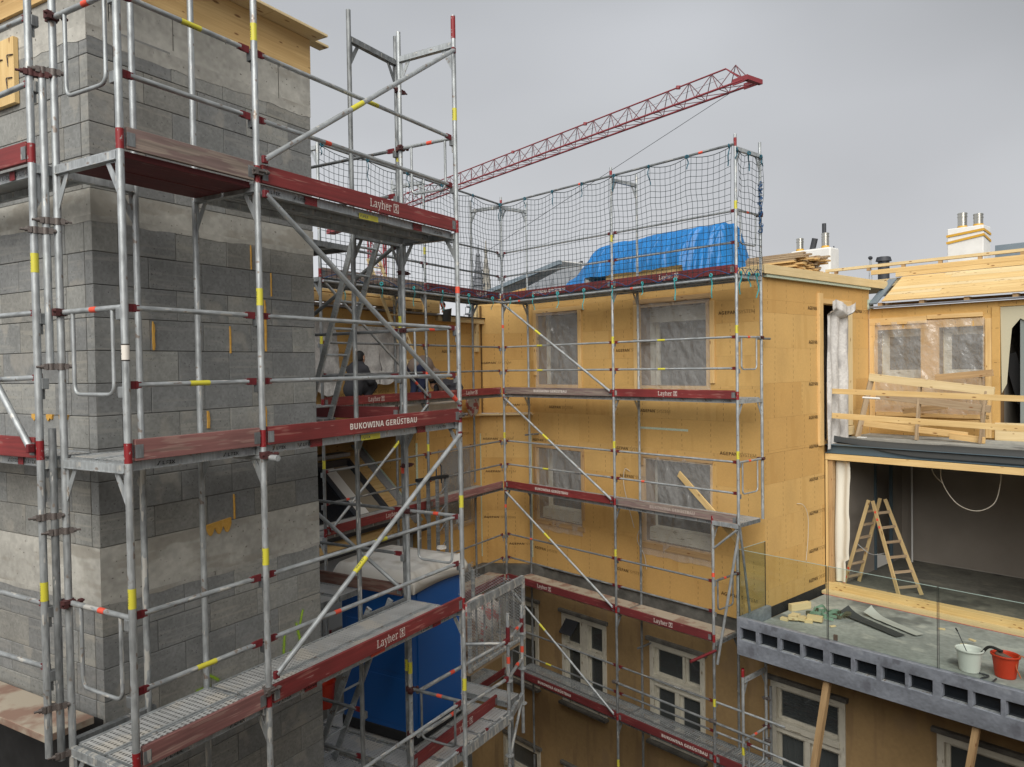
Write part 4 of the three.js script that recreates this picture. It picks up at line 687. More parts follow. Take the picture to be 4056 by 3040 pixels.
  // anchors into the wall
  for (const [u, y] of [[-9.22, 0.46], [-6.65, 0.40], [-9.22, -5.4], [-12.29, -1.5]]) { rod(sc, 'wall_anchor', pt(u, y, 0.60), pt(u, y, 1.0), 0.02, M.galvOld, 8); }
  // free-standing end frame lower right
  const s7 = thing('end_scaffold', 'short scaffold frame with red spigot below the steel balcony beam', 'scaffold', F, f3(-6.62, 10.70, -14));
  hframe(s7, pt, -6.60, -7.03, -5.03, { spigot: 0.17, seg: 12, sticker: 0.42, w: 0.70, red: false }); rodBand(s7.children[0], pt(-6.60, -5.0, 0), pt(-6.60, -4.86, 0));
  for (const w of [0, 0.7]) standard(s7, pt(-6.60, -14, w), pt(-6.60, -7.1, w), M.galvOld, 10);
  endGuard(s7, pt, -6.58, -6.02, { w: 0.72 }); guardrail(s7, pt(-6.56, -6.05, 0.0), pt(-4.6, -6.10, 0.0), { mat: M.galv, seg: 8 });
  for (const y of [-5.55, -6.25, -6.5]) coupler(s7, pt(-6.58, y, 0.72)); rod(s7, 'tie_tube', pt(-6.54, -7.0, 0.74), pt(-6.54, -5.35, 0.74), R48, M.galvOld);
}
// ---------------------------------------------------------------- safety nets
{
  const hang = (name, label, fr, A, B, h, s, straps) => {
    const n = thing(name, label, 'net', fr, A, 'green safety nets on the scaffold tops'); add(n, 'netting', netGeo(A, B, h, 0.105, 0.07, s, straps), M.net, A);
    const L = dist(A, B);
    for (let k = 0; k <= straps; k++) { const p = lerp3(A, B, (k + 0.02) / (straps + 0.04)); strapAt(n, addv(p, [0, 0.0, 0.03]), rr(0.16, 0.34), k * 1.7 + s, M.strapDark); }
    const low = straps + 1;
    for (let k = 0; k < low; k++) { const p = lerp3(A, B, (k + 0.5) / low); strapAt(n, addv(p, [0, -h + 0.02, 0.06]), rr(0.2, 0.42), k * 2.3 + s); }
    // blue edge rope woven along the lower hem
    const pts = []; for (let k = 0; k <= 48; k++) { const e = k / 48, p = lerp3(A, B, e); pts.push([p[0], p[1] - h + 0.10 * Math.abs(Math.sin(e * Math.PI * low)), p[2] + 0.05]); }
    add(n, 'edge_rope', curveGeo(pts, 0.006, 120, 5), M.netBlue, pts[0]);
    return n;
  };
  M.strapDark = std({ color: '#1f5566', roughness: 0.85, side: THREE.DoubleSide });
  hang('safety_net', 'safety net above the back wing, behind the ladder and crane mast', T, t3(8.57, 8.42, 3.42), t3(13.8, 8.42, 3.42), 2.02, 3, 5);
  hang('safety_net', 'wide safety net in front of the blue tarpaulin on the roof', F, f3(-12.25, 10.64, 3.42), f3(-6.69, 10.64, 3.42), 2.02, 9, 7);
  hang('safety_net', 'narrow safety net closing the right end of the scaffold top', F, f3(-6.62, 10.72, 3.36), f3(-6.60, 11.42, 3.36), 1.95, 15, 2);
  const pts = []; for (let k = 0; k < 90; k++) pts.push(f3(-6.60 + rr(-0.03, 0.03), 11.36 + rr(-0.05, 0.05), 2.95 - k * 0.009 + rr(-0.05, 0.05)));
  solo('rope_bundle', 'tangled blue rope hanging at the right end standard', 'rope', F, curveGeo(pts, 0.006, 300, 4), M.netBlue, pts[0]);
}

// ---------------------------------------------------------------- sheathing boards with openings
function cutRects(r, holes) { let list = [r]; for (const h of holes) { const out = []; for (const q of list) { const [x0, x1, y0, y1] = q; if (h[0] >= x1 || h[1] <= x0 || h[2] >= y1 || h[3] <= y0) { out.push(q); continue; } if (h[2] > y0) out.push([x0, x1, y0, h[2]]); if (h[3] < y1) out.push([x0, x1, h[3], y1]); const a = Math.max(y0, h[2]), b = Math.min(y1, h[3]); if (h[0] > x0) out.push([x0, h[0], a, b]); if (h[1] < x1) out.push([h[1], x1, a, b]); } list = out; } return list.filter((q) => q[1] - q[0] > 0.012 && q[3] - q[2] > 0.012); }
// place(u, v, depth) -> frame point; boards lie in the (u, v) plane
function sheathe(parent, u0, u1, v0, v1, holes, basis, at, pw = 2.5, ph = 0.575, mats = M.panels, name = 'sheathing_board', t = 0.02) {
  let row = 0;
  for (let v = v0; v < v1 - 0.01; v += ph, row++) for (let u = u0 - (row % 2 ? pw * 0.42 : pw * 0.08); u < u1; u += pw) {
    const mat = mats[Math.floor(rnd() * mats.length)], off = [rnd() * 2.5, rnd() * 2.5];
    for (const [a, b, c, d] of cutRects([Math.max(u, u0), Math.min(u + pw, u1), v, Math.min(v + ph, v1)], holes)) {
      const G = 0.0008, g = box(b - a - 2 * G, d - c - 2 * G, t, 'x', off);
      g.applyMatrix4(basis); const j = rr(-0.0008, 0.0008);
      add(parent, name, g, mat, at((a + b) / 2, (c + d) / 2, -t / 2 + j));
    }
  }
}
const I4 = new THREE.Matrix4();
const prints = (parent, list, basisDir, nrm, at, w = 0.735) => { for (const [u, v] of list) decal(parent, 'board_print', M.inkAgepan, at(u + w / 2, v, 0.0025), w, 0.092, basisDir, nrm); };

// ---------------------------------------------------------------- timber storeys with the yellow facade
const FC = 11.70, FS0 = -12.50, FS1 = -6.766, FB = -4.47, FT = 1.50;
const house = thing('timber_storeys', 'yellow wood-fibre sheathed storeys with film covered windows behind the facade scaffold', 'building', F, f3(FS1, FC, FB));
{
  const at = (u, v, dz) => f3(u, FC - dz, v);
  // opening: [s0, s1, y0, y1, reveal depth, film s0, s1, y0, y1]
  const wins = [
    { o: [-12.26, -11.05, -0.40, 1.12], r: 0.30, film: [-12.32, -11.02, -0.46, 1.19] },
    { o: [-9.38, -7.90, -0.40, 1.10], r: 0.50, film: [-9.46, -7.80, -0.47, 1.20] },
    { o: [-12.30, -11.00, -3.38, -1.81], r: 0.45, film: [-12.36, -10.96, -3.60, -1.78], sill: -3.15 },
    { o: [-9.30, -7.84, -3.40, -1.82], r: 0.38, film: [-9.40, -7.78, -3.66, -1.76], sill: -3.16 },
  ];
  sheathe(house, FS0, FS1, FB, FT, wins.map((w) => w.o), I4, at);
  const core = new THREE.Shape([[FS0, FB], [FS1 - 0.024, FB], [FS1 - 0.024, FT], [FS0, FT]].map((p) => new THREE.Vector2(...p)));
  for (const { o } of wins) core.holes.push(new THREE.Path([[o[0], o[2]], [o[1], o[2]], [o[1], o[3]], [o[0], o[3]]].map((p) => new THREE.Vector2(...p))));
  add(house, 'wall_core', uvBox(new THREE.ExtrudeGeometry(core, { depth: 0.28, bevelEnabled: false }).translate(0, 0, -0.28)), M.panelCore, f3(0, FC + 0.0225, 0));
  wins.forEach(({ o, r, film, sill }, i) => {
    const [a, b, c, d] = o, zb = FC + r, w = addBoxR(house, 'window', a - 0.01, b + 0.01, c - 0.01, d + 0.01, -zb - 0.05, -zb, [M.mesh, M.mesh, M.mesh, M.mesh][i] || M.meshDarkRoom);
    // reveals
    addBoxR(w, 'reveal', a - 0.02, a - 0.002, c, d, -zb, -FC - 0.004, M.whitePaint, 'y'); addBoxR(w, 'reveal', b + 0.002, b + 0.02, c, d, -zb, -FC - 0.004, M.sprucePale, 'y');
    addBoxR(w, 'reveal', a, b, d + 0.002, d + 0.02, -zb, -FC - 0.004, M.sprucePale); addBoxR(w, 'reveal', a, b, c - 0.02, c - 0.002, -zb, -FC - 0.004, M.timberDirty);
    if (sill) addBoxR(w, 'inner_sill', a, b, c, sill, -zb, -FC - 0.12, M.whitePaint);
    if (i === 1) addBoxR(w, 'roller_box', a, b, 0.82, d, -zb + 0.002, -zb + 0.2, M.whitePaint);
    if (i < 2) addBoxR(w, 'sash_bar', a + 0.02, a + 0.10, c, d, -zb + 0.002, -zb + 0.05, M.whitePaint, 'y');
    // stapled film with folds
    const fw = film[1] - film[0], fh = film[3] - film[2], s = i * 13 + 5;
    const g = sheetGeo(fw, fh, 64, 64, (u, v) => { const q = Math.hypot(u - 0.5, v - 1) * 9, e = Math.sin(Math.PI * Math.min(1, Math.max(0, u))) * Math.sin(Math.PI * v); const fold = Math.abs(fbm(u + v * 0.35, v * 0.6, 5, 3, 4, s) - 0.5) * 0.20 + Math.abs(fbm(u - v * 0.7, v * 0.2 + u, 7, 2, 3, s + 9) - 0.5) * 0.16 + 0.02 * Math.sin(q + s) * (v > 0.7 ? 1 : 0.3); return [(v < 0.03 ? 0.03 * (fbm(u, 0.2, 6, 2, 3, s) - 0.5) : 0), (v < 0.02 ? 0.10 * (fbm(u, 0.7, 5, 2, 3, s + 3) - 0.6) : 0), 0.008 + fold * (0.25 + 0.75 * e)]; });
    add(w, 'plastic_film', g, M.film, f3((film[0] + film[1]) / 2, FC - 0.002, (film[2] + film[3]) / 2));
  });
  // battens that hold the film
  const bat = (s0, s1, y0, y1, m, g = 'x') => addBoxR(house, 'window_batten', s0, s1, y0, y1, -FC + 0.001, -FC + 0.034, m, g, 0.003);
  bat(-12.38, -10.85, 1.17, 1.26, M.spruceWarm); bat(-12.38, -12.29, -0.2, 1.168, M.spruceWarm, 'y'); bat(-11.025, -10.93, -0.50, 1.168, M.spruceWarm, 'y');
  bat(-9.53, -7.78, 1.17, 1.26, M.timberOld); bat(-9.53, -9.44, -0.5, 1.168, M.spruceWarm, 'y'); bat(-7.80, -7.71, -0.35, 1.12, M.spruceWarm, 'y');
  bat(-12.43, -10.90, -1.80, -1.73, M.timberOld); bat(-12.43, -12.34, -3.45, -1.803, M.timberOld, 'y'); bat(-10.98, -10.90, -3.25, -1.803, M.timberOld, 'y'); bat(-12.33, -10.90, -3.50, -3.40, M.timberOld);
  bat(-9.43, -7.77, -1.79, -1.70, M.timberOld); bat(-9.43, -9.34, -1.95, -1.793, M.timberOld, 'y'); bat(-9.37, -7.82, -3.54, -3.42, M.timberOld);
  prints(house, [[-7.637, 0.89], [-10.013, 0.294], [-11.938, -0.885], [-9.411, -0.883], [-7.637, -1.581], [-10.083, -1.652], [-12.488, -1.635], [-9.947, -2.198], [-10.112, -4.094], [-12.466, -4.06], [-7.637, -4.076], [-12.35, 0.62]], [1, 0, 0], OUT, at);
  // green joint tape strips
  addBoxR(house, 'joint_tape', -9.45, -8.30, -1.24, -1.20, -FC - 0.001, -FC + 0.003, M.greenTape);
  // electric cables hanging out of the wall
  const cable = (pts, r = 0.007) => add(house, 'cable', curveGeo(pts, r, 30, 5), M.cableWhite, pts[0]);
  cable([f3(-9.68, FC, -2.1), f3(-9.76, FC - 0.05, -2.05), f3(-9.80, FC - 0.06, -2.3), f3(-9.70, FC - 0.05, -2.75), f3(-9.56, FC - 0.04, -3.2)]); cable([f3(-9.40, FC, -3.1), f3(-9.48, FC - 0.05, -3.4), f3(-9.30, FC - 0.06, -3.7), f3(-9.25, FC - 0.06, -3.95)]);
  // flank towards the roof terrace
  const flip = new THREE.Matrix4().makeRotationY(Math.PI / 2), sat = (c, y, dz) => f3(FS1 + dz, c, y);
  sheathe(house, FC + 0.001, 13.83, FB, -1.55, [], flip, sat, 2.2, 0.6); sheathe(house, FC + 0.001, 15.78, -1.548, FT, [[13.72, 14.96, -1.5, 1.07]], flip, sat, 2.2, 0.6);
  for (const [c0, c1, y0, y1] of [[FC + 0.31, 13.70, FB, FT], [14.98, 15.78, FB, FT], [13.70, 14.98, FB, -1.52], [13.70, 14.98, 1.08, FT]]) addBoxR(house, 'flank_core', FS1 - 0.25, FS1 - 0.023, y0, y1, -c1, -c0, M.panelCore); addBoxR(house, 'passage_lining', FS1 - 1.2, FS1 - 1.15, -1.6, 1.2, -15.3, -13.4, M.roomWall); for (const c of [13.45, 15.25]) addBoxR(house, 'passage_lining', FS1 - 1.15, FS1 - 0.25, -1.6, 1.2, -c - 0.05, -c, M.roomWall); for (const y of [-1.6, 1.12]) addBoxR(house, 'passage_lining', FS1 - 1.15, FS1 - 0.25, y, y + 0.05, -15.2, -13.5, M.roomWall);
  for (const [c, y] of [[13.224, 0.988], [13.249, 0.368], [13.238, -0.397], [13.229, -1.011], [13.238, -1.543], [13.264, -2.146], [13.255, -2.764], [13.244, -3.459], [13.219, -3.998], [15.134, 1.0]]) { const half = y > -1.9 && c < 14; decal(house, 'board_print', half ? M.inkAgepanHalf : M.inkAgepan, f3(FS1 + 0.0035, c + (half ? 0.18 : 0.32), y), half ? 0.36 : 0.70, 0.10, [0, 0, -1], [1, 0, 0]); }
  addBoxR(house, 'bitumen_skirt', FS1 + 0.001, FS1 + 0.012, -4.35, -4.17, -13.83, -FC - 0.01, M.bitumen);
  // flank doorway: jambs, sill and a fleece sheet hung over it
  const door = addBoxR(house, 'doorway', FS1 - 0.20, FS1 - 0.012, -1.515, -1.48, -14.96, -13.72, M.timberOld);
  addBoxR(door, 'jamb', FS1 - 0.01, FS1 + 0.05, -1.55, 1.27, -13.73, -13.58, M.spruceWarm, 'y', 0.003); addBoxR(door, 'jamb', FS1 - 0.008, FS1 + 0.03, -1.25, 1.09, -14.97, -14.53, M.sprucePale, 'y', 0.003); addBoxR(door, 'sill_board', FS1 - 0.01, FS1 + 0.06, -1.43, -1.26, -14.97, -13.95, M.sprucePale, 'z', 0.003); addBoxR(door, 'lintel_board', FS1 - 0.01, FS1 + 0.02, 1.09, 1.18, -14.97, -13.74, M.spruceWarm, 'z', 0.003);
  const fl = sheetGeo(0.86, 2.72, 30, 60, (u, v) => [0.05 * (fbm(v, 0.3, 4, 2, 3, 71) - 0.5) + (v > 0.94 ? (u - 0.3) * 0.1 : 0), v > 0.9 ? 0.06 * Math.sin(u * 7) : 0, 0.06 + 0.09 * fbm(u, v, 6, 2, 3, 73) + (v > 0.93 ? 0.12 : 0) + 0.03 * Math.sin(u * 16)]).rotateY(Math.PI / 2);
  add(door, 'fleece_sheet', fl, M.fleece, f3(FS1 + 0.01, 14.12, -0.26));
  { const p = f3(FS1 + 0.004, 12.78, -2.52); add(house, 'cable', curveGeo([p, addv(p, [0.05, -0.02, -0.1]), addv(p, [0.07, -0.2, -0.24]), addv(p, [0.06, -0.6, -0.28]), addv(p, [0.05, -1.05, -0.22])], 0.0055, 30, 5), M.cableWhite, p); }
  // flat roof slab with a pale timber edge
  addBoxR(house, 'roof_slab', FS0 - 0.02, FS1 + 0.075, 1.503, 1.635, -16.5, -FC + 0.10, M.sprucePale, 'x', 0.006);
  addBoxR(house, 'roof_edge_board', FS1 + 0.077, FS1 + 0.10, 1.49, 1.645, -16.45, -FC + 0.10, M.sprucePale, 'z', 0.004);
  addBoxR(house, 'soffit_strip', FS1 + 0.002, FS1 + 0.074, 1.44, 1.50, -15.7, -FC + 0.0, M.greenTape, 'z');
}
// ---------------------------------------------------------------- roof-top box with skylight
{
  const b = thing('roof_box', 'grey insulated roof box with slanted skylight behind the safety net', 'roof box', F, f3(-13.2, 14, 1.63));
  // profile
  const prof = [[-16.3, 1.63], [-12.7, 1.63], [-12.55, 2.40], [-14.1, 2.28], [-16.2, 1.95]];
  add(b, 'insulation_board', plateGeo([[-14.45, 1.66], [-12.72, 1.66], [-12.62, 2.42], [-13.3, 2.36], [-14.45, 2.06]], 0.12), M.insul, f3(0, 13.5, 0));
  add(b, 'sheathed_side', plateGeo([[-16.6, 1.2], [-14.46, 1.2], [-14.46, 2.06], [-16.6, 1.8]], 0.1), M.panels[1], f3(0, 13.52, 0));
  add(b, 'box_body', uvBox(new THREE.ExtrudeGeometry(new THREE.Shape([[-16.5, 1.64], [-12.72, 1.64], [-12.66, 2.36], [-13.3, 2.30], [-16.5, 1.78]].map((p) => new THREE.Vector2(...p))), { depth: 1.2, bevelEnabled: false }).translate(0, 0, -1.2)), M.insul, f3(0, 13.6, 0));
  const fr = bar(b, 'skylight_frame', f3(-16.4, 13.45, 1.99), f3(-13.25, 13.45, 2.56), 0.10, 0.1, M.zincRoof); bar(fr, 'skylight_rail', f3(-15.6, 14.4, 2.16), f3(-13.4, 14.4, 2.66), 0.05, 0.06, M.pipeDark); bar(fr, 'skylight_glass', f3(-16.3, 13.95, 2.08), f3(-13.3, 13.95, 2.60), 0.02, 0.86, M.wrap);
  const ins = (s, t, y) => { const g = new THREE.PlaneGeometry(0.5, 0.085).rotateZ(1.45); add(b, 'board_print', g, M['ink' + t], f3(s, 13.437, y)); };
  ins(-14.1, 'Plus', 1.95); ins(-13.55, 'Bauder', 2.02); ins(-12.92, 'Plus', 2.05);
}
// ---------------------------------------------------------------- things on the flat roof
{
  const tp = thing('tarpaulin_stack', 'long pile on the flat roof covered with a bright blue tarpaulin', 'tarpaulin', F, f3(-9.8, 12.8, 1.64));
  const nx = 150, ny = 60, pos = [], uv = [], idx = [];
  for (let i = 0; i <= nx; i++) for (let j = 0; j <= ny; j++) {
    const u = i / nx, v = j / ny, s = -11.95 + 4.15 * u, H = 0.35 + 0.60 * sstep(0, 0.22, u) + 0.10 * u - 0.98 * sstep(0.94, 1.0, u) , a = (v - 0.5) * 2;
    const prof = 1 - Math.abs(a) ** 3.2, n = (fbm(u, v, 10, 5, 4, 5) - 0.5) * 1.7 - 1.1 * Math.abs(fbm(u + 0.3 * v, v, 8, 4, 4, 15) - 0.5), fold = Math.max(0, Math.sin(u * 60 + 2 * n)) * 0.05 * sstep(0.6, 1, Math.abs(a)) * (u > 0.7 ? 1.6 : 0.7), pleat = 0.07 * Math.exp(-(((u - 0.80 - 0.03 * v) / 0.012) ** 2)) + 0.05 * Math.exp(-(((u - 0.90) / 0.012) ** 2));
    const base = v < 0.5 ? (u < 0.16 || u > 0.78 ? 1.64 : 1.90) : 1.64;
    pos.push(s + 0.03 * n, base + (1.64 + H - base) * prof + 0.05 * n, -(12.75 + 0.55 * Math.sign(a) * Math.min(1, Math.abs(a) * 1.05) ** 0.8 * (1 - 0.25 * (1 - Math.abs(a)))) + (v < 0.5 ? 1 : -1) * (fold + pleat) * 1); uv.push(s, v * 1.6);
    if (i && j) { const q = i * (ny + 1) + j; idx.push(q - ny - 2, q - ny - 1, q - 1, q - 1, q - ny - 1, q); }
  }
  const g = new THREE.BufferGeometry(); g.setAttribute('position', new THREE.Float32BufferAttribute(pos, 3)); g.setAttribute('uv', new THREE.Float32BufferAttribute(uv, 2)); g.setIndex(idx); g.computeVertexNormals();
  add(tp, 'tarpaulin', g, M.tarpBlue, [0, 0, 0]);
  addBoxR(tp, 'timber_sheet', -10.80, -8.45, 1.65, 1.93, -12.9, -12.32, M.sprucePale, 'x', 0.004);
  const st = thing('timber_stack', 'stack of sawn roof battens with ragged ends on the flat roof', 'timber', F, f3(-7.5, 13.2, 1.64));
  for (let k = 0; k < 9; k++) for (let j = 0; j < 9; j++) { const x1 = -6.86 + rr(-0.12, 0.10), L = rr(2.2, 3.4), y = 1.665 + k * 0.038, old = j < 3 && k > 3; if (k > 6 && rnd() < 0.5) continue; const a = f3(x1 - L, 13.0 + j * 0.12 + rr(-0.03, 0.03), y + rr(0, 0.02)), b = f3(x1 + (k > 5 ? 0.12 : 0), 13.05 + j * 0.12 + rr(-0.05, 0.05), y + rr(0, 0.012)); bar(st, 'batten', a, b, 0.03, 0.09, rnd() < 0.3 || k > 6 ? M.timberDirty : M.spruceWarm); }
}
// ---------------------------------------------------------------- roof terrace wing on the right
const BC = 15.78, TF = -1.47, LC = 13.86;
const wing = thing('terrace_wing', 'timber wing with boarded roof and open lower room on the right', 'building', F, f3(FS1, LC, -4.3));
{
  const at = (u, v, dz) => f3(u, BC - dz, v), o1 = [-6.60, -5.78, -0.34, 0.62], o2 = [-5.45, -4.70, -0.34, 0.62], od = [-4.43, -3.3, TF, 0.95];
  sheathe(wing, FS1 + 0.002, -2.4, TF, 1.06, [o1, o2, od], I4, at);
  const core = new THREE.Shape([[FS1, TF], [-2.4, TF], [-2.4, 1.06], [FS1, 1.06]].map((p) => new THREE.Vector2(...p))); for (const o of [o1, o2, od]) core.holes.push(new THREE.Path([[o[0], o[2]], [o[1], o[2]], [o[1], o[3]], [o[0], o[3]]].map((p) => new THREE.Vector2(...p))));
  add(wing, 'wall_core', uvBox(new THREE.ExtrudeGeometry(core, { depth: 0.2, bevelEnabled: false }).translate(0, 0, -0.2)), M.panelCore, f3(0, BC + 0.023, 0));
  for (const o of [o1, o2]) { const w = addBoxR(wing, 'window', o[0] + 0.14, o[1] - 0.1, o[2] + 0.16, o[3] - 0.14, -BC - 0.30, -BC - 0.258, M.meshDarkRoom); addBoxR(w, 'window_surround', o[0] - 0.02, o[1] + 0.02, o[2] - 0.02, o[3] + 0.02, -BC - 0.32, -BC - 0.262, M.whitePaint); addBoxR(w, 'reveal', o[0] - 0.015, o[0] - 0.001, o[2], o[3], -BC - 0.26, -BC - 0.004, M.sprucePale, 'y'); addBoxR(w, 'reveal', o[0], o[1], o[2] - 0.015, o[2] - 0.001, -BC - 0.26, -BC - 0.004, M.whitePaint); }
  const film = sheetGeo(1.98, 1.80, 70, 60, (u, v) => { const k = (a) => Math.exp(-(((u - a) / 0.09) ** 2)); return [0, v < 0.03 ? 0.06 * (fbm(u, 0.3, 5, 2, 3, 9) - 0.5) : 0, 0.012 + 0.10 * Math.abs(fbm(u + 0.3 * v, v, 6, 4, 4, 31) - 0.5) + 0.03 * k(0.46) + 0.02 * Math.sin(u * 40) * (v > 0.75 ? 1 : 0.25)]; });
  add(wing, 'plastic_film', film, M.film, f3(-5.66, BC - 0.004, -0.13));
  const bd = (s0, s1, y0, y1, m, g = 'x', p = 0.035, n = 'trim_board') => addBoxR(wing, n, s0, s1, y0, y1, -BC + 0.001, -BC + p, m, g, 0.003);
  bd(-6.75, -5.66, 0.72, 0.86, M.spruceWarm); bd(-5.655, -4.70, 0.79, 0.87, M.spruceWarm); bd(-6.75, -6.64, -1.2, 0.718, M.spruceWarm, 'y'); bd(-4.66, -4.56, -1.44, 0.75, M.spruceWarm, 'y'); bd(-4.555, -4.44, -1.44, 0.95, M.panels[0], 'y', 0.03); bd(-6.62, -4.60, -1.10, -1.02, M.spruceWarm);
  // dark doorway with torn membrane and a leaning board
  const dr = addBoxR(wing, 'doorway', -4.43, -3.3, TF, 0.95, -BC - 1.4, -BC - 1.36, M.darkRoom); addBoxR(dr, 'reveal', -4.45, -4.432, TF, 0.95, -BC - 1.36, -BC - 0.21, M.darkRoom, 'y'); addBoxR(dr, 'reveal', -3.3, -3.28, TF, 0.95, -BC - 1.36, -BC - 0.21, M.darkRoom, 'y'); addBoxR(dr, 'reveal', -4.43, -3.3, 0.952, 0.97, -BC - 1.36, -BC - 0.21, M.darkRoom);
  addBoxR(dr, 'door_leaf', -4.13, -3.35, TF + 0.02, 0.8, -BC - 0.1, -BC - 0.05, std({ color: '#7d8583', roughness: 0.8 }), 'y');
  add(dr, 'torn_membrane', plateGeo([[-4.43, 0.95], [-3.4, 0.95], [-3.4, 0.62], [-3.95, 0.62], [-4.12, 0.72], [-4.25, 0.55], [-4.29, 0.1], [-4.33, -0.45], [-4.41, -0.62]], 0.004), M.membranePale, f3(0, BC + 0.02, 0));
  bar(dr, 'leaning_board', f3(-4.36, BC + 0.3, 0.1), f3(-4.15, BC + 0.35, -0.8), 0.2, 0.02, M.black); for (let k = 0; k < 4; k++) addBoxR(dr, 'louvre_slat', -4.40, -4.1, -0.28 + k * 0.07, -0.245 + k * 0.07, -BC - 1.3, -BC - 1.28, M.white);
  addBoxR(dr, 'threshold_board', -4.50, -2.6, TF, -1.15, -BC + 0.002, -BC + 0.06, M.sprucePale, 'x', 0.003); decal(dr, 'board_print', M.inkAgepan, f3(-4.15, BC - 0.063, -1.27), -0.5, 0.07, [1, 0, 0], OUT);
  // eave: gutter strip, rafter ends, sloping boards
  addBoxR(wing, 'gutter_strip', FS1 + 0.06, -2.4, 1.075, 1.10, -BC - 0.02, -BC + 0.14, M.zinc); addBoxR(wing, 'eave_back_board', FS1 + 0.06, -2.4, 1.102, 1.18, -BC - 0.32, -BC - 0.28, M.timberOld);
  for (let k = 0; k < 6; k++) addBoxR(wing, 'rafter_end', -6.55 + k * 0.78, -6.46 + k * 0.78, 1.103, 1.165, -BC - 0.05, -BC + 0.10, M.timberOld, 'z');
  const e0 = [15.62, 1.185], e1 = [16.80, 1.75], n = 9;
  for (let k = 0; k < n; k++) { const a = k / n, b = (k + 1) / n, c0 = e0[0] + (e1[0] - e0[0]) * a, y0 = e0[1] + (e1[1] - e0[1]) * a, c1 = e0[0] + (e1[0] - e0[0]) * b, y1 = e0[1] + (e1[1] - e0[1]) * b, L = Math.hypot(c1 - c0, y1 - y0) - 0.006, ang = Math.atan2(y1 - y0, c1 - c0); let x = -6.45 + (k * 0.026) - 0.30 * a, first = true; while (x < -2.4) { const x2 = Math.min(-2.4, x + (first ? rr(0.8, 2.2) : 2.4)); const g = rbox(x2 - x - 0.003, 0.024, L, 0.003).rotateX(ang); add(wing, 'roof_board', g, rnd() < 0.5 ? M.spruce : M.sprucePale, f3((x + x2) / 2, (c0 + c1) / 2, (y0 + y1) / 2 + rr(0, 0.004))); x = x2; first = false; } }
  addBoxR(wing, 'ridge_board', FS1 + 0.12, -2.4, 1.77, 1.86, -16.86, -16.80, M.spruce, 'x', 0.003); addBoxR(wing, 'ridge_board', FS1 - 0.4, -2.4, 1.865, 1.965, -16.88, -16.82, M.spruce, 'x', 0.003); addBoxR(wing, 'ridge_board', -8.2, -2.4, 2.03, 2.09, -16.96, -16.86, M.sprucePale, 'x', 0.003);
  for (let k = 0; k < 8; k++) addBoxR(wing, 'ridge_block', -8 + k * 0.72, -7.93 + k * 0.72, 1.97, 2.028, -16.93, -16.87, M.timberOld); addBoxR(wing, 'roof_deck', -8.2, -2.4, 1.60, 1.76, -18.5, -16.9, M.sprucePale);
  bar(wing, 'valley_flashing', f3(FS1 + 0.10, 15.72, 1.16), f3(FS1 + 0.10, 16.72, 1.72), 0.03, 0.16, M.zincRoof); addBoxR(wing, 'valley_upstand', FS1 + 0.005, FS1 + 0.02, 1.05, 1.25, -15.95, -15.7, M.greenTape, 'z');
  // terrace slab: membrane floor, steel edge beam, timber lintel
  addBoxR(wing, 'terrace_floor', FS1 + 0.002, -2.4, TF - 0.06, TF, -BC + 0.02, -14.15, M.membrane); 
  { const P = []; for (let k = 0; k <= 40; k++) { const e = k / 40; P.push([FS1 + 0.05 + e * 4.3, e]); } const pos = [], idx = [], uv = []; P.forEach(([s, e], i) => { const lift = 0.10 * Math.exp(-e * 6) , sagF = -0.03 - 0.16 * sstep(0.0, 0.4, e), front = 14.02 - 0.14 * sstep(0, 0.25, e); for (const [c, y] of [[14.2, TF + 0.004], [14.05, TF + lift * 0.8], [front, TF + lift + sagF * 0.3], [front - 0.01, TF + sagF]]) { pos.push(s, y, -c); uv.push(s, c); } if (i) for (let k = 0; k < 3; k++) { const q = i * 4 + k; idx.push(q - 4, q - 3, q, q, q - 3, q + 1); } }); const g = new THREE.BufferGeometry(); g.setAttribute('position', new THREE.Float32BufferAttribute(pos, 3)); g.setAttribute('uv', new THREE.Float32BufferAttribute(uv, 2)); g.setIndex(idx); g.computeVertexNormals(); add(wing, 'edge_membrane', g, M.bitumenD, [0, 0, 0]); }
  add(wing, 'edge_beam', merge([boxR(FS1 + 0.01, -2.4, -1.70, -1.69, -13.98, -13.84), boxR(FS1 + 0.01, -2.4, -1.55, -1.54, -13.98, -13.84), boxR(FS1 + 0.01, -2.4, -1.69, -1.55, -13.93, -13.92)]), M.steelBlue, [0, 0, 0]);
  addBoxR(wing, 'slab_core', FS1 + 0.002, -2.4, -1.80, TF - 0.062, -17.3, -13.99, M.darkRoom);
  addBoxR(wing, 'timber_lintel', FS1 + 0.01, -2.4, -1.825, -1.712, -14.0, -13.835, M.spruce, 'x', 0.004);
  // lower room
  addBoxR(wing, 'room_floor', FS1 + 0.002, -2.4, -4.40, -4.303, -17.3, -13.72, M.roomFloor); addBoxR(wing, 'room_back_wall', FS1 - 0.6, -2.4, -4.3, -1.8, -17.45, -17.3, M.roomWall); addBoxR(wing, 'room_right_wall', -2.5, -2.4, -4.3, -1.8, -17.3, -14.0, M.roomWall); addBoxR(wing, 'room_left_wall', FS1 - 0.02, FS1 + 0.03, -4.3, -1.8, -17.3, -16.75, M.roomWall); addBoxR(wing, 'room_left_wall', FS1 - 0.02, FS1 + 0.03, -4.3, -1.8, -15.9, -14.0, M.roomWall); addBoxR(wing, 'passage_wall', FS1 - 1.0, FS1 - 0.9, -4.3, -1.8, -17.3, -14.0, M.darkRoom);
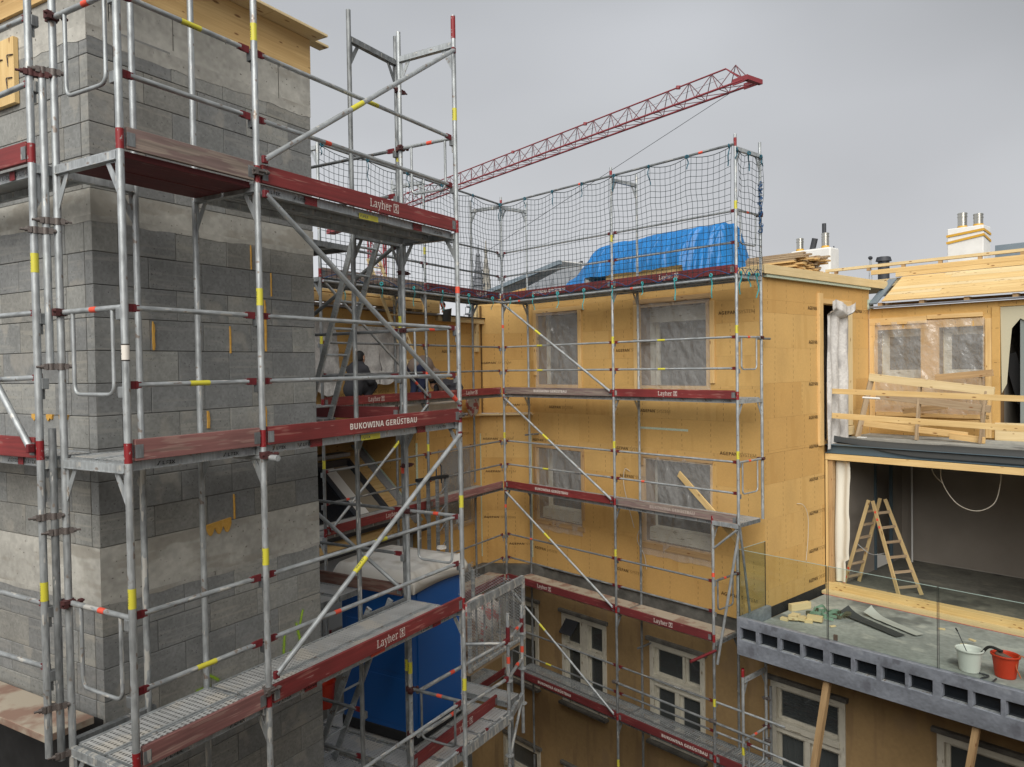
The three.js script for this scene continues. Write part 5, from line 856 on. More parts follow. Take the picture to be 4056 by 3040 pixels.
  for (const c of [15.92, 16.72]) addBoxR(wing, 'door_post', FS1 + 0.0, FS1 + 0.06, -4.3, -1.8, -c - 0.05, -c, M.steelBlue, 'y'); rod(wing, 'conduit_pipe', f3(-6.45, 17.1, -4.3), f3(-6.45, 17.1, -1.8), 0.02, M.white, 8);
  addBoxR(wing, 'opening_post', FS1 + 0.012, FS1 + 0.045, -4.15, -1.83, -13.97, -13.835, M.spruce, 'y', 0.003); addBoxR(wing, 'opening_post', FS1 + 0.05, FS1 + 0.13, -4.15, -1.83, -14.05, -13.88, M.timberOld, 'y', 0.003);
  add(wing, 'hanging_fleece', sheetGeo(0.26, 2.25, 8, 40, (u, v) => [0.06 * (fbm(v, 0.2, 4, 2, 3, 81) - 0.5) * u * 2 - (v < 0.2 ? u * 0.08 : 0), 0, 0.03 * Math.sin(v * 5) + 0.02 * Math.sin(u * 9)]), M.fleecePale, f3(-6.49, 13.96, -2.98));
  addBoxR(wing, 'sill_beam', FS1 + 0.02, -2.4, -4.27, -4.13, -13.98, -13.80, M.spruce, 'x', 0.005); addBoxR(wing, 'sill_board', FS1 + 0.03, -2.4, -4.30, -4.245, -13.795, -13.62, M.sprucePale, 'x', 0.004); addBoxR(wing, 'chalk_line', FS1 + 0.05, -2.4, -4.2995, -4.296, -13.615, -13.60, M.redLine);
  const cab = (p) => add(wing, 'ceiling_cable', curveGeo(p, 0.009, 40, 5), M.cableWhite, p[0]);
  cab([f3(-5.02, 14.6, -1.81), f3(-5.0, 14.6, -2.15), f3(-4.75, 14.6, -2.52), f3(-4.45, 14.6, -2.60), f3(-4.2, 14.6, -2.45), f3(-4.1, 14.6, -2.1), f3(-4.08, 14.6, -1.81)]); cab([f3(-5.3, 14.9, -1.81), f3(-5.25, 14.9, -2.05), f3(-5.1, 14.9, -2.22)]);
}
// ---------------------------------------------------------------- balcony
{
  const b = thing('steel_balcony', 'balcony with grey galvanised steel beam and frameless glass railing', 'balcony', F, f3(FS1, 10.8, -4.7));
  const S0 = FS1 + 0.01, S1 = -2.0, cF = 10.80, op = [[-6.71, -6.42], [-6.37, -6.05], [-6.01, -5.68], [-5.64, -5.32], [-5.22, -4.91], [-4.86, -4.55], [-4.49, -4.17], [-4.13, -3.82], [-3.72, -3.40], [-3.35, -3.03], [-2.98, -2.66], [-2.56, -2.24]];
  const sh = new THREE.Shape([[S0, -4.70], [S1, -4.70], [S1, -4.10], [S0, -4.10]].map((p) => new THREE.Vector2(...p))); for (const [a, c] of op) sh.holes.push(new THREE.Path([[a, -4.46], [c, -4.46], [c, -4.25], [a, -4.25]].map((p) => new THREE.Vector2(...p))));
  const beam = add(b, 'front_beam', uvBox(new THREE.ExtrudeGeometry(sh, { depth: 0.09, bevelEnabled: true, bevelSize: 0.004, bevelThickness: 0.004, bevelSegments: 1 })), M.zinc, f3(0, cF + 0.09, 0));
  op.forEach(([a, c]) => { const p = add(b, 'beam_pane', boxR(a - 0.01, c + 0.01, -4.47, -4.24, -0.01, 0), M.paneDark, f3(0, cF + 0.075, 0)); addBoxR(p, 'pane_trim', a + 0.006, c - 0.006, -4.458, -4.447, -cF - 0.07, -cF - 0.02, M.galv); addBoxR(p, 'pane_trim', a + 0.004, a + 0.02, -4.43, -4.255, -cF - 0.07, -cF - 0.02, M.zinc, 'y'); });
  addBoxR(b, 'side_beam', S0, S0 + 0.08, -4.70, -4.10, -11.72, -cF - 0.10, M.zinc, 'z'); addBoxR(b, 'soffit_board', S0 + 0.09, S1, -4.69, -4.66, -11.88, -cF - 0.1, M.timberDirty); addBoxR(b, 'slab_core', S0 + 0.09, S1, -4.66, -4.31, -13.7, -cF - 0.11, M.bitumen);
  addBoxR(b, 'balcony_floor', S0 + 0.09, S1, -4.309, -4.30, -13.71, -cF - 0.11, M.membrane); addBoxR(b, 'floor_upstand', S0 + 0.1, S1, -4.30, -4.125, -10.97, -10.905, M.membrane, 'x', 0.004);
  const pane = (g, p) => { const m = add(b, 'glass_panel', g, M.glass, p); return m; };
  const panes = [[-6.745, -5.29], [-5.27, -3.785], [-3.765, -2.1]];
  panes.forEach(([s0, s1]) => { const m = pane(new THREE.PlaneGeometry(s1 - s0, 1.10), f3((s0 + s1) / 2, 10.862, -3.56)); for (const e of [s0, s1]) addBoxR(m, 'glass_edge', e - 0.003, e + 0.003, -4.10, -3.01, -10.868, -10.856, M.glassEdge); addBoxR(m, 'glass_edge', s0, s1, -3.012, -3.006, -10.868, -10.856, M.glassTop); });
  { const m = pane(new THREE.PlaneGeometry(0.79, 1.10).rotateY(Math.PI / 2), f3(-6.748, 11.265, -3.56)); addBoxR(m, 'glass_edge', -6.754, -6.742, -3.012, -3.006, -11.66, -10.87, M.glassTop); addBoxR(m, 'glass_edge', -6.754, -6.742, -4.1, -3.01, -11.664, -11.658, M.glassEdge); }
}

// ---------------------------------------------------------------- old plaster house below the timber storeys
{
  const h = thing('plaster_house', 'old ochre plastered house with white framed windows under the timber storeys', 'building', F, f3(-9, 11.9, -14));
  const OC = 11.90, S0 = -14.6, S1 = -0.5, wins = [[-13.86, -12.58, 0], [-11.82, -10.53, 1], [-9.39, -8.12, 2], [-6.79, -5.50, 3], [-4.15, -2.86, 4]], Y1 = -5.43, Y0 = -7.38;
  const sh = new THREE.Shape([[S0, -14], [S1, -14], [S1, -4.72], [S0, -4.72]].map((p) => new THREE.Vector2(...p)));
  for (const [a, b] of wins) for (const dy of [0, -3.4]) sh.holes.push(new THREE.Path([[a + 0.02, Y0 + dy], [b - 0.02, Y0 + dy], [b - 0.02, Y1 + dy - 0.01], [a + 0.02, Y1 + dy - 0.01]].map((p) => new THREE.Vector2(...p))));
  add(h, 'plaster_wall', uvBox(new THREE.ExtrudeGeometry(sh, { depth: 0.3, bevelEnabled: false }).translate(0, 0, -0.3)), M.plasterOld, f3(0, OC, 0));
  add(h, 'cornice_bed', boxR(S0, S1, -4.74, -4.475, -OC - 0.25, -OC + 0.15), M.mortarGrey, [0, 0, 0]);
  for (let k = 0; k < 26; k++) { const s = rr(-12.4, -7.0), w = rr(0.05, 0.22); add(h, 'mortar_lump', new THREE.DodecahedronGeometry(1, 1).scale(w, rr(0.02, 0.05), rr(0.03, 0.07)), M.mortarGrey, f3(s, OC - 0.10, -4.475)); }
  addBoxR(h, 'dark_interior', S0, S1, -14, -4.8, -OC - 1.0, -OC - 0.95, M.darkRoom);
  for (const [a, b, kind] of wins) for (const dy of kind < 4 ? [0, -3.4] : [0]) {
    const y1 = Y1 + dy, y0 = Y0 + dy, z = OC - 0.015, fw = 0.10;
    const q = (n, s0, s1, v0, v1, d0, d1, m = M.whitePaint, g = 'x') => addBoxR(w, n, s0, s1, v0, v1, -OC - d1, -OC - d0, m, g, 0.004);
    const w = addBoxR(h, 'window', a, b, y1 - fw, y1, -OC - 0.10, -OC + 0.03, M.whitePaint, 'x', 0.004);
    q('jamb', a, a + fw, y0, y1 - fw, -0.03, 0.10, M.whitePaint, 'y'); q('jamb', b - fw, b, y0, y1 - fw, -0.03, 0.10, M.whitePaint, 'y'); q('bottom_rail', a + fw, b - fw, y0, y0 + fw, -0.02, 0.10);
    const ia = a + fw, ib = b - fw, ym = y1 - 0.66, mid = (ia + ib) / 2;
    const sash = (s0, s1, v0, v1, dd = 0.05, wd = 0.055) => { q('sash_stile', s0, s0 + wd, v0, v1, dd, dd + 0.05, M.whitePaint, 'y'); q('sash_stile', s1 - wd, s1, v0, v1, dd, dd + 0.05, M.whitePaint, 'y'); q('sash_rail', s0 + wd, s1 - wd, v1 - wd, v1, dd, dd + 0.05); q('sash_rail', s0 + wd, s1 - wd, v0, v0 + wd, dd, dd + 0.05); add(w, 'pane', new THREE.PlaneGeometry(s1 - s0 - 2 * wd, v1 - v0 - 2 * wd), M.windowGlass, f3((s0 + s1) / 2, OC + dd + 0.03, (v0 + v1) / 2)); };
    if (kind === 1) {
      q('mullion', mid - 0.11, mid + 0.11, y0 + fw, y1 - fw, -0.01, 0.09, M.whitePaint, 'y');
      for (const [s0, s1] of [[ia, mid - 0.11], [mid + 0.11, ib]]) { q('transom_ledge', s0 - 0.01, s1 + 0.01, ym - 0.09, ym, -0.05, 0.09); sash(s0, s1, ym, y1 - fw, 0.06, 0.035); sash(s0, s1, y0 + fw, ym - 0.09, 0.06, 0.035); }
      if (!dy) { const v = add(w, 'vent_hood', new THREE.BoxGeometry(0.36, 0.34, 0.02).rotateX(-0.75).translate(0, -0.10, 0.12), M.pipeDark, f3((ia + mid) / 2 - 0.06, OC - 0.01, y1 - 0.14)); }
    } else {
      q('transom_ledge', ia - 0.02, ib + 0.02, ym - 0.10, ym, -0.06, 0.10); q('transom_rail', ia, ib, ym - 0.20, ym - 0.10, -0.02, 0.10);
      if (kind === 2) { sash(ia, ia + 0.68, ym, y1 - fw); sash(ia + 0.68, ib, ym, y1 - fw, 0.09); } else sash(ia, ib, ym, y1 - fw);
      q('mullion', mid - 0.045, mid + 0.045, y0 + fw, ym - 0.20, -0.01, 0.09, M.whitePaint, 'y'); sash(ia, mid - 0.045, y0 + fw, ym - 0.20); sash(mid + 0.045, ib, y0 + fw, ym - 0.20);
      if (kind === 3) { const g = sheetGeo(ib - ia, ym - 0.2 - y0, 60, 4, (u) => [0, 0, 0.03 * Math.sin(u * 70) + 0.02 * Math.sin(u * 23)]); add(w, 'curtain', g, M.curtain, f3(mid, OC + 0.2, (ym - 0.2 + y0) / 2)); for (let k = 0; k < 6; k++) addBoxR(w, 'blind_slat', ia, ib, ym + 0.05 + k * 0.08, ym + 0.10 + k * 0.08, -OC - 0.22, -OC - 0.2, M.pipeDark); }
    }
    addBoxR(h, 'lintel_moulding', a - 0.07, b + 0.05, y1 + 0.012, y1 + 0.085, -OC - 0.01, -OC + 0.075, M.mortarGrey, 'x', 0.008); addBoxR(h, 'window_sill', a - 0.04, b + 0.04, y0 - 0.06, y0 - 0.005, -OC - 0.05, -OC + 0.13, M.mortarGrey, 'x', 0.006);
  }
}
// ---------------------------------------------------------------- back wing
const E1 = [14.49, 9.45], E2 = (() => { const p = FinT(FS0, FC, 0); return [p[0], -p[2]]; })();
{
  const b = thing('back_wing', 'yellow sheathed back wing with boarded roof slope and skylight behind the tower', 'building', T, t3(12.14, 9.45, -14));
  const D0 = 9.45, at = (u, v, dz) => t3(u, D0 - dz, v), flip = new THREE.Matrix4().makeRotationY(Math.PI / 2);
  const ow = [12.95, 14.10, -3.38, -1.80];
  sheathe(b, 12.14, E1[0], -4.45, -1.08, [ow], I4, at, 2.5, 0.6);
  sheathe(b, 9.452, 11.5, -4.45, -1.08, [], flip, (u, v, dz) => t3(12.14 - dz, u, v), 2.5, 0.6);
  const wallBox = (n, a0, a1, d0, d1, y0, y1, m) => addBoxR(b, n, a0, a1, y0, y1, -d1, -d0, m);
  const cs = new THREE.Shape([[12.165, -4.45], [E1[0], -4.45], [E1[0], -1.085], [12.165, -1.085]].map((p) => new THREE.Vector2(...p))); cs.holes.push(new THREE.Path([[ow[0], ow[2]], [ow[1], ow[2]], [ow[1], ow[3]], [ow[0], ow[3]]].map((p) => new THREE.Vector2(...p)))); add(b, 'wall_core', uvBox(new THREE.ExtrudeGeometry(cs, { depth: 0.25, bevelEnabled: false }).translate(0, 0, -0.25)), M.panelCore, t3(0, D0 + 0.0225, 0));
  wallBox('wall_core', 12.165, 12.4, 9.73, 11.5, -4.45, -1.085, M.panelCore);
  const w = addBoxR(b, 'window', ow[0], ow[1], ow[2], ow[3], -D0 - 0.24, -D0 - 0.2, M.meshDarkRoom); addBoxR(w, 'reveal', ow[0] - 0.02, ow[0] - 0.002, ow[2], ow[3], -D0 - 0.2, -D0 - 0.004, M.spruceWarm, 'y'); addBoxR(w, 'reveal', ow[1] + 0.002, ow[1] + 0.02, ow[2], ow[3], -D0 - 0.2, -D0 - 0.004, M.spruceWarm, 'y'); add(w, 'plastic_film', sheetGeo(1.2, 1.66, 30, 30, (u, v) => [0, 0, 0.05 * Math.abs(fbm(u + v * 0.4, v, 5, 4, 3, 61) - 0.5)]), M.film, t3(13.52, D0 - 0.03, -2.6));
  for (const [x0, x1, y0, y1, g] of [[12.85, 14.2, -1.79, -1.70, 'x'], [12.85, 12.94, -3.4, -1.792, 'y'], [14.11, 14.2, -3.4, -1.792, 'y'], [12.85, 14.2, -3.49, -3.402, 'x']]) addBoxR(b, 'window_batten', x0, x1, y0, y1, -D0 + 0.001, -D0 + 0.03, M.timberOld, g, 0.003);
  // chamfered corner
  const dir = [E2[0] - E1[0], 0, -(E2[1] - E1[1])], L = Math.hypot(dir[0], dir[2]), x = V(dir).normalize(), n = new THREE.Vector3().crossVectors(x, UP), basis = new THREE.Matrix4().makeBasis(x, UP, n.clone());
  const cat = (u, v, dz) => [E1[0] + x.x * u + n.x * dz, v, -E1[1] + x.z * u + n.z * dz];
  sheathe(b, 0.0, L, -4.45, -1.085, [], basis, cat, 2.5, 0.6); sheathe(b, 0.06, L, -1.04, 1.40, [], basis, (u, v, dz) => cat(u, v, dz - 0.08), 2.5, 0.6);
  for (const [y0, y1, dz] of [[-4.45, -1.09, -0.1], [-1.04, 1.40, -0.18]]) { const g = box(L, y1 - y0, 0.14); g.applyMatrix4(basis); add(b, 'wall_core', g, M.panelCore, cat(L / 2, (y0 + y1) / 2, dz)); }
  const nA = n.toArray(), xA = x.toArray(); for (const [u, v] of [[0.05, -1.62], [0.55, -0.86], [0.1, -2.36], [0.62, -4.0], [0.05, -3.4], [0.02, 0.1]]) decal(b, 'board_print', M.inkAgepan, cat(u + 0.36, v, v > -1 ? -0.075 : 0.003), 0.72, 0.072, xA, nA);
  prints(b, [[12.2, -2.35], [13.3, -1.45], [12.55, -3.9]], [1, 0, 0], OUT, at);
  // plywood ledge at the floor line, green taped corners
  addBoxR(b, 'ledge_board', 12.10, E1[0] + 0.05, -1.085, -1.055, -D0 - 0.1, -D0 + 0.14, M.sprucePale, 'x', 0.003); { const g = rbox(L + 0.1, 0.03, 0.24, 0.003); g.applyMatrix4(basis); add(b, 'ledge_board', g, M.sprucePale, cat(L / 2, -1.069, 0.02)); }
  for (const [a, d] of [[12.14, 9.445], [E1[0], 9.44]]) addBoxR(b, 'joint_tape', a - 0.03, a + 0.03, -4.3, -1.5, -d - 0.005, -d + 0.001, M.greenTape, 'y'); { const g = box(0.06, 2.8, 0.004, 'y'); g.applyMatrix4(basis); add(b, 'joint_tape', g, M.greenTape, cat(L - 0.04, -2.9, 0.004)); }
  // upper storey
  sheathe(b, 8.7, 14.56, -1.05, 1.08, [], I4, at, 2.5, 0.6); wallBox('wall_core', 8.7, 14.56, 9.4725, 9.75, -1.05, 1.08, M.panelCore); wallBox('floor_slab', 8.7, 12.13, 9.46, 11.5, -1.25, -1.06, M.panelCore);
  prints(b, [[9.42, 0.28], [13.05, 0.35], [9.55, -0.45], [10.6, -0.42]], [1, 0, 0], OUT, at);
  addBoxR(b, 'gutter_strip', 8.7, 12.80, 1.085, 1.105, -D0 - 0.1, -D0 + 0.20, M.zinc); addBoxR(b, 'parapet_board', 8.7, 12.80, 1.17, 1.31, -D0 - 0.05, -D0 + 0.14, M.spruceWarm, 'x', 0.003); addBoxR(b, 'parapet_board', 8.7, 12.30, 1.335, 1.385, -D0 - 0.05, -D0 + 0.12, M.spruce, 'x', 0.003); addBoxR(b, 'parapet_box', 12.25, 12.80, 1.12, 1.46, -D0 - 0.3, -D0 + 0.16, M.spruce, 'x', 0.003); for (let k = 0; k < 9; k++) addBoxR(b, 'rafter_end', 8.8 + k * 0.45, 8.88 + k * 0.45, 1.106, 1.169, -D0 - 0.05, -D0 + 0.1, M.timberOld, 'z');
  addBoxR(b, 'roof_edge_board', 12.86, 14.62, 0.98, 1.09, -D0 - 0.2, -D0 + 0.08, M.sprucePale, 'x', 0.003); addBoxR(b, 'roof_membrane', 12.82, 14.66, 1.092, 1.115, -D0 - 2.4, -D0 + 0.1, M.bitumen); wallBox('roof_deck', 8.7, 12.80, 9.5, 12, 1.0, 1.16, M.sprucePale);
  addBoxR(b, 'upright_batten', 14.3, 14.40, 0.35, 1.5, -D0 - 0.02, -D0 + 0.07, M.sprucePale, 'y', 0.003);
  // base: cornice bed and old wall
  wallBox('cornice_bed', 12.0, 15.0, D0 - 0.12, D0 + 0.4, -4.74, -4.452, M.mortarGrey); wallBox('plaster_wall', 12.0, 15.6, D0 + 0.15, D0 + 0.5, -14, -4.741, M.plasterOld);
  { const g = box(L + 0.5, 0.285, 0.5); g.applyMatrix4(basis); add(b, 'cornice_bed', g, M.mortarGrey, cat(L / 2, -4.5965, -0.12)); }
  wallBox('lower_wall', 8.4, 12.10, 9.55, 9.9, -14, -3.22, M.paleWall);
  // boarded roof slope with skylight
  const P = (d) => -2.57 + (d - 9.9) * 0.896, nb = 16, dA = 9.28, dB = 11.45, ang = Math.atan2(0.896, 1);
  for (let k = 0; k < nb; k++) { const d0 = dA + (dB - dA) * k / nb, d1 = dA + (dB - dA) * (k + 1) / nb, len = (d1 - d0) / Math.cos(ang) - 0.006; let xs = 8.6; while (xs < 12.12) { const x2 = Math.min(12.12, xs + rr(1.6, 3)); add(b, 'roof_board', rbox(x2 - xs - 0.003, 0.024, len, 0.003).rotateX(ang), rnd() < 0.5 ? M.spruceWarm : M.spruce, t3((xs + x2) / 2, (d0 + d1) / 2, P((d0 + d1) / 2) + rr(0, 0.004))); xs = x2; } }
  const onR = (a, d, up) => t3(a, d - up * Math.sin(ang), P(d) + up * Math.cos(ang));
  bar(b, 'valley_flashing', onR(12.0, 10.98, 0.03), onR(12.0, 9.34, 0.03), 0.03, 0.22, M.insul); bar(b, 'joint_tape', onR(12.11, 11.0, 0.05), onR(12.11, 9.34, 0.05), 0.05, 0.012, M.greenTape);
  bar(b, 'insulation_board', onR(10.4, 10.83, 0.05), onR(11.45, 10.83, 0.05), 0.07, 0.42, M.insul).geometry.rotateX(0);
  const sk = bar(b, 'skylight', onR(11.36, 10.64, 0.08), onR(11.36, 9.44, 0.08), 0.14, 0.08, M.pipeDark); bar(sk, 'frame_bar', onR(9.3, 10.64, 0.08), onR(11.4, 10.64, 0.08), 0.14, 0.08, M.pipeDark); bar(sk, 'frame_bar', onR(9.3, 9.46, 0.08), onR(11.4, 9.46, 0.08), 0.14, 0.08, M.pipeDark); bar(sk, 'frame_bar', onR(10.55, 10.6, 0.08), onR(10.55, 9.5, 0.08), 0.10, 0.06, M.pipeDark);
  bar(sk, 'blind', onR(10.76, 10.6, 0.05), onR(10.76, 9.5, 0.05), 0.02, 0.34, M.white); bar(sk, 'inner_lining', onR(11.13, 10.6, 0.05), onR(11.13, 9.5, 0.05), 0.02, 0.40, M.lining); bar(sk, 'glass_pane', onR(10.0, 10.6, 0.07), onR(10.0, 9.5, 0.07), 0.02, 1.0, M.paneDark);
  bar(b, 'eave_gutter', t3(8.5, 9.2, -3.16), t3(12.1, 9.2, -3.16), 0.08, 0.12, M.pipeDark);
}

// ---------------------------------------------------------------- portable toilet
{
  const A0 = 7.21, A1 = 8.22, D0 = 5.72, D1 = 6.86, yb = -4.56, o = thing('portable_toilet', 'blue portable toilet cabin with white moulded roof', 'portable toilet', T, t3(A0, D0, yb));
  addBoxR(o, 'plinth', A0 - 0.02, A1 + 0.02, yb, yb + 0.14, -D1 - 0.02, -D0 + 0.02, M.black, 'x', 0.02);
  const arch = (u) => -2.60 + 0.035 * Math.sin(Math.PI * u), cab = [[A0, yb + 0.14], [A1, yb + 0.14]]; for (let k = 20; k >= 0; k--) cab.push([A0 + (A1 - A0) * k / 20, arch(k / 20)]);
  const body = add(o, 'cabin', uvBox(new THREE.ExtrudeGeometry(new THREE.Shape(cab.map((p) => new THREE.Vector2(...p))), { depth: D1 - D0 - 0.02, bevelEnabled: true, bevelSize: 0.008, bevelThickness: 0.01, bevelSegments: 1 })), M.toiletBlue, t3(0, D1 - 0.01, 0));
  const frame = (z, n) => { for (const [x0, x1, y0, y1] of [[A0 + 0.10, A1 - 0.10, -2.80, -2.76], [A0 + 0.10, A1 - 0.10, -3.24, -3.21]]) addBoxR(body, n, x0, x1, y0, y1, -D0 + 0.001, -D0 + 0.012, M.toiletBlue, 'x', 0.004); };
  addBoxR(body, 'side_panel', A0 + 0.08, A1 - 0.07, -3.02, -2.70, -D0 + 0.001, -D0 + 0.014, M.toiletBlue, 'x', 0.006); addBoxR(body, 'side_panel', A0 + 0.08, A1 - 0.07, yb + 0.2, -3.06, -D0 + 0.001, -D0 + 0.014, M.toiletBlue, 'x', 0.006); addBoxR(body, 'panel_rib', A0 + 0.12, A1 - 0.14, -3.22, -3.18, -D0 + 0.015, -D0 + 0.03, M.toiletRib, 'x', 0.006);
  for (let k = 0; k < 3; k++) addBoxR(body, 'side_panel', A0 - 0.014, A0 - 0.001, yb + 0.2 + k * 0.64, yb + 0.78 + k * 0.64, -D1 + 0.08, -D0 - 0.08, M.toiletBlue, 'z', 0.006);
  addBoxR(o, 'corner_profile', A1 - 0.005, A1 + 0.035, yb + 0.1, -2.45, -D0 - 0.03, -D0 + 0.02, M.white, 'y', 0.01);
  for (let k = 0; k < 9; k++) add(o, 'rivet', new THREE.SphereGeometry(0.008, 8, 6), M.steel, t3(A1 - 0.03, D0 - 0.004, -4.3 + k * 0.22));
  // arched white roof
  const nx = 40, nz = 40, pos = [], idx = [], uv = []; const X0 = A0 - 0.07, X1 = A1 + 0.07, Z0 = D0 - 0.08, Z1 = D1 + 0.08;
  for (let i = 0; i <= nx; i++) for (let j = 0; j <= nz; j++) { const u = i / nx, v = j / nz, e = Math.min(u, 1 - u, v, 1 - v), arch = 0.03 * Math.sin(Math.PI * u) * (1 - 0.3 * v), rim = 0.02 + sstep(0, 0.045, e) * 0.12, pan = 0.025 * sstep(0.16, 0.22, e), dome = 0.015 * sstep(0.25, 0.5, e); pos.push(X0 + (X1 - X0) * u, -2.60 + arch + rim + pan + dome, -(Z0 + (Z1 - Z0) * v)); uv.push(u, v); if (i && j) { const q = i * (nz + 1) + j; idx.push(q - nz - 2, q - nz - 1, q - 1, q - 1, q - nz - 1, q); } }
  const top = idx.slice(), base = pos.length / 3;
  for (let i = 0; i <= nx; i++) for (let j = 0; j <= nz; j++) { const q = (i * (nz + 1) + j) * 3; pos.push(pos[q], (i === 0 || j === 0 || i === nx || j === nz ? -2.70 : -2.61) + 0.035 * Math.sin(Math.PI * i / nx), pos[q + 2]); uv.push(0, 0); if (i && j) { const k = base + i * (nz + 1) + j; idx.push(k - nz - 2, k - 1, k - nz - 1, k - 1, k, k - nz - 1); } }
  { const id = (i, j) => i * (nz + 1) + j, wall = (a, b) => idx.push(a, b, base + a, b, base + b, base + a); for (let i = 0; i < nx; i++) { wall(id(i, 0), id(i + 1, 0)); wall(id(i + 1, nz), id(i, nz)); } for (let j = 0; j < nz; j++) { wall(id(0, j + 1), id(0, j)); wall(id(nx, j), id(nx, j + 1)); } }
  const g = new THREE.BufferGeometry(); g.setAttribute('position', new THREE.Float32BufferAttribute(pos, 3)); g.setAttribute('uv', new THREE.Float32BufferAttribute(uv, 2)); g.setIndex(idx); g.computeVertexNormals();
  const roof = add(o, 'roof', g, M.toiletWhite, [0, 0, 0]); add(roof, 'vent_cap', new THREE.CylinderGeometry(0.06, 0.065, 0.03, 20), M.toiletWhite, t3(A1 - 0.12, D0 + 0.2, -2.36));
}
// ---------------------------------------------------------------- mesh crate with sacks
const blob = (rx, ry, rz, s, amp = 0.22) => { const g = new THREE.IcosahedronGeometry(1, 4), p = g.attributes.position; for (let i = 0; i < p.count; i++) { const x = p.getX(i), y = p.getY(i), z = p.getZ(i), k = 1 + amp * (fbm(0.5 + x * 0.25 + z * 0.13, 0.5 + y * 0.25 - z * 0.21, 7, 7, 4, s) - 0.5) * 2; p.setXYZ(i, x * rx * k, y * ry * k, z * rz * k); } g.computeVertexNormals(); return uvBox(g); };
{
  const A0 = 9.36, A1 = 10.96, D0 = 6.35, D1 = 7.35, y0 = -4.56, y1 = -3.57, o = thing('mesh_crate', 'grey expanded-metal crate with red and white rubble sacks inside', 'crate', T, t3(A0, D0, y0));
  const fr = (p, q, h = 0.05, n = 'frame_bar') => bar(o, n, p, q, h, 0.05, M.galvDirty);
  fr(t3(A0, D0, y1), t3(A1, D0, y1 + 0.02), 0.13, 'top_rail'); fr(t3(A0 + 0.2, D1, y1 + 0.30), t3(A1 - 0.1, D1, y1 + 0.12), 0.12, 'top_rail'); for (const [a, d] of [[A0, D0], [A1, D0], [A1, D1], [A0, D1]]) fr(t3(a, d, y0), t3(a, d, y1 + 0.06)); fr(t3(A0, D0, y0 + 0.04), t3(A1, D0, y0 + 0.04)); fr(t3(A1, D0, y0 + 0.04), t3(A1, D1, y0 + 0.04)); for (let k = 1; k < 7; k++) bar(o, 'upright', t3(A0 + k * 0.225, D0 + 0.03, y0), t3(A0 + k * 0.225, D0 + 0.03, y1), 0.022, 0.022, M.galvDirty);
  add(o, 'mesh_panel', uvBox(new THREE.BoxGeometry(A1 - A0, y1 - y0, 0.003)), M.expand, t3((A0 + A1) / 2, D0, (y0 + y1) / 2)); add(o, 'mesh_panel', uvBox(new THREE.BoxGeometry(A1 - A0, y1 - y0 + 0.2, 0.003)), M.expand, t3((A0 + A1) / 2, D1, (y0 + y1) / 2 + 0.1)); add(o, 'mesh_panel', uvBox(new THREE.BoxGeometry(0.003, y1 - y0, D1 - D0)), M.expand, t3(A1, (D0 + D1) / 2, (y0 + y1) / 2)); addBoxR(o, 'floor_plate', A0, A1, y0 - 0.0, y0 + 0.02, -D1, -D0, M.dust);
  solo('rubble_sack', 'red and white plastic rubble sack inside the mesh crate', 'sack', T, blob(0.42, 0.40, 0.3, 3), M.sack, t3(10.45, 6.85, -4.12)); solo('rubble_sack', 'pale rubble sack leaning in the near end of the mesh crate', 'sack', T, blob(0.26, 0.30, 0.25, 9), M.dust, t3(9.85, 6.8, -4.24));
  solo('red_white_sack', 'small red and white striped sack on the plywood ledge at the inner corner', 'sack', T, blob(0.16, 0.26, 0.14, 15, 0.16), M.sack, t3(13.86, 9.22, -0.80));
  const dk = thing('plank_platform', 'dusty plank platform carrying the mesh crate', 'platform', T, t3(9.1, 6.0, -4.6)); for (let k = 0; k < 5; k++) addBoxR(dk, 'plank', 9.34, 11.0, -4.61, -4.565, -6.56 - k * 0.22, -6.35 - k * 0.22, k % 2 ? M.dust : M.timberDirty, 'x', 0.004); for (const a of [9.5, 10.8]) for (const d of [6.5, 7.35]) rod(dk, 'support_tube', t3(a, d, -14), t3(a, d, -4.612), R48, M.galvOld, 8); for (const d of [6.5, 7.35]) rod(dk, 'cross_tube', t3(9.3, d, -4.66), t3(11.0, d, -4.66), R48, M.galvOld, 8);
  const lp = thing('insulation_pack', 'long film wrapped white insulation pack lying under the back wing scaffold deck', 'insulation', T, t3(12.2, 9.2, -1.05)); addBoxR(lp, 'pack', 10.3, 13.5, -1.05, -0.70, -9.42, -9.24, M.wrap, 'x', 0.05); addBoxR(lp, 'print_patch', 12.35, 12.6, -0.98, -0.93, -9.239, -9.236, M.redLine); addBoxR(lp, 'print_patch', 12.75, 12.9, -1.0, -0.86, -9.239, -9.236, M.black); decal(lp, 'lettering', M.inkBauder, t3(13.15, 9.235, -0.93), 0.5, 0.14, [1, 0, 0], OUT);
  solo('crumpled_jacket', 'dark crumpled jacket lying on the back wing scaffold', 'jacket', T, blob(0.42, 0.17, 0.18, 33, 0.4), M.clothDark, t3(12.33, 8.80, -0.40));
}
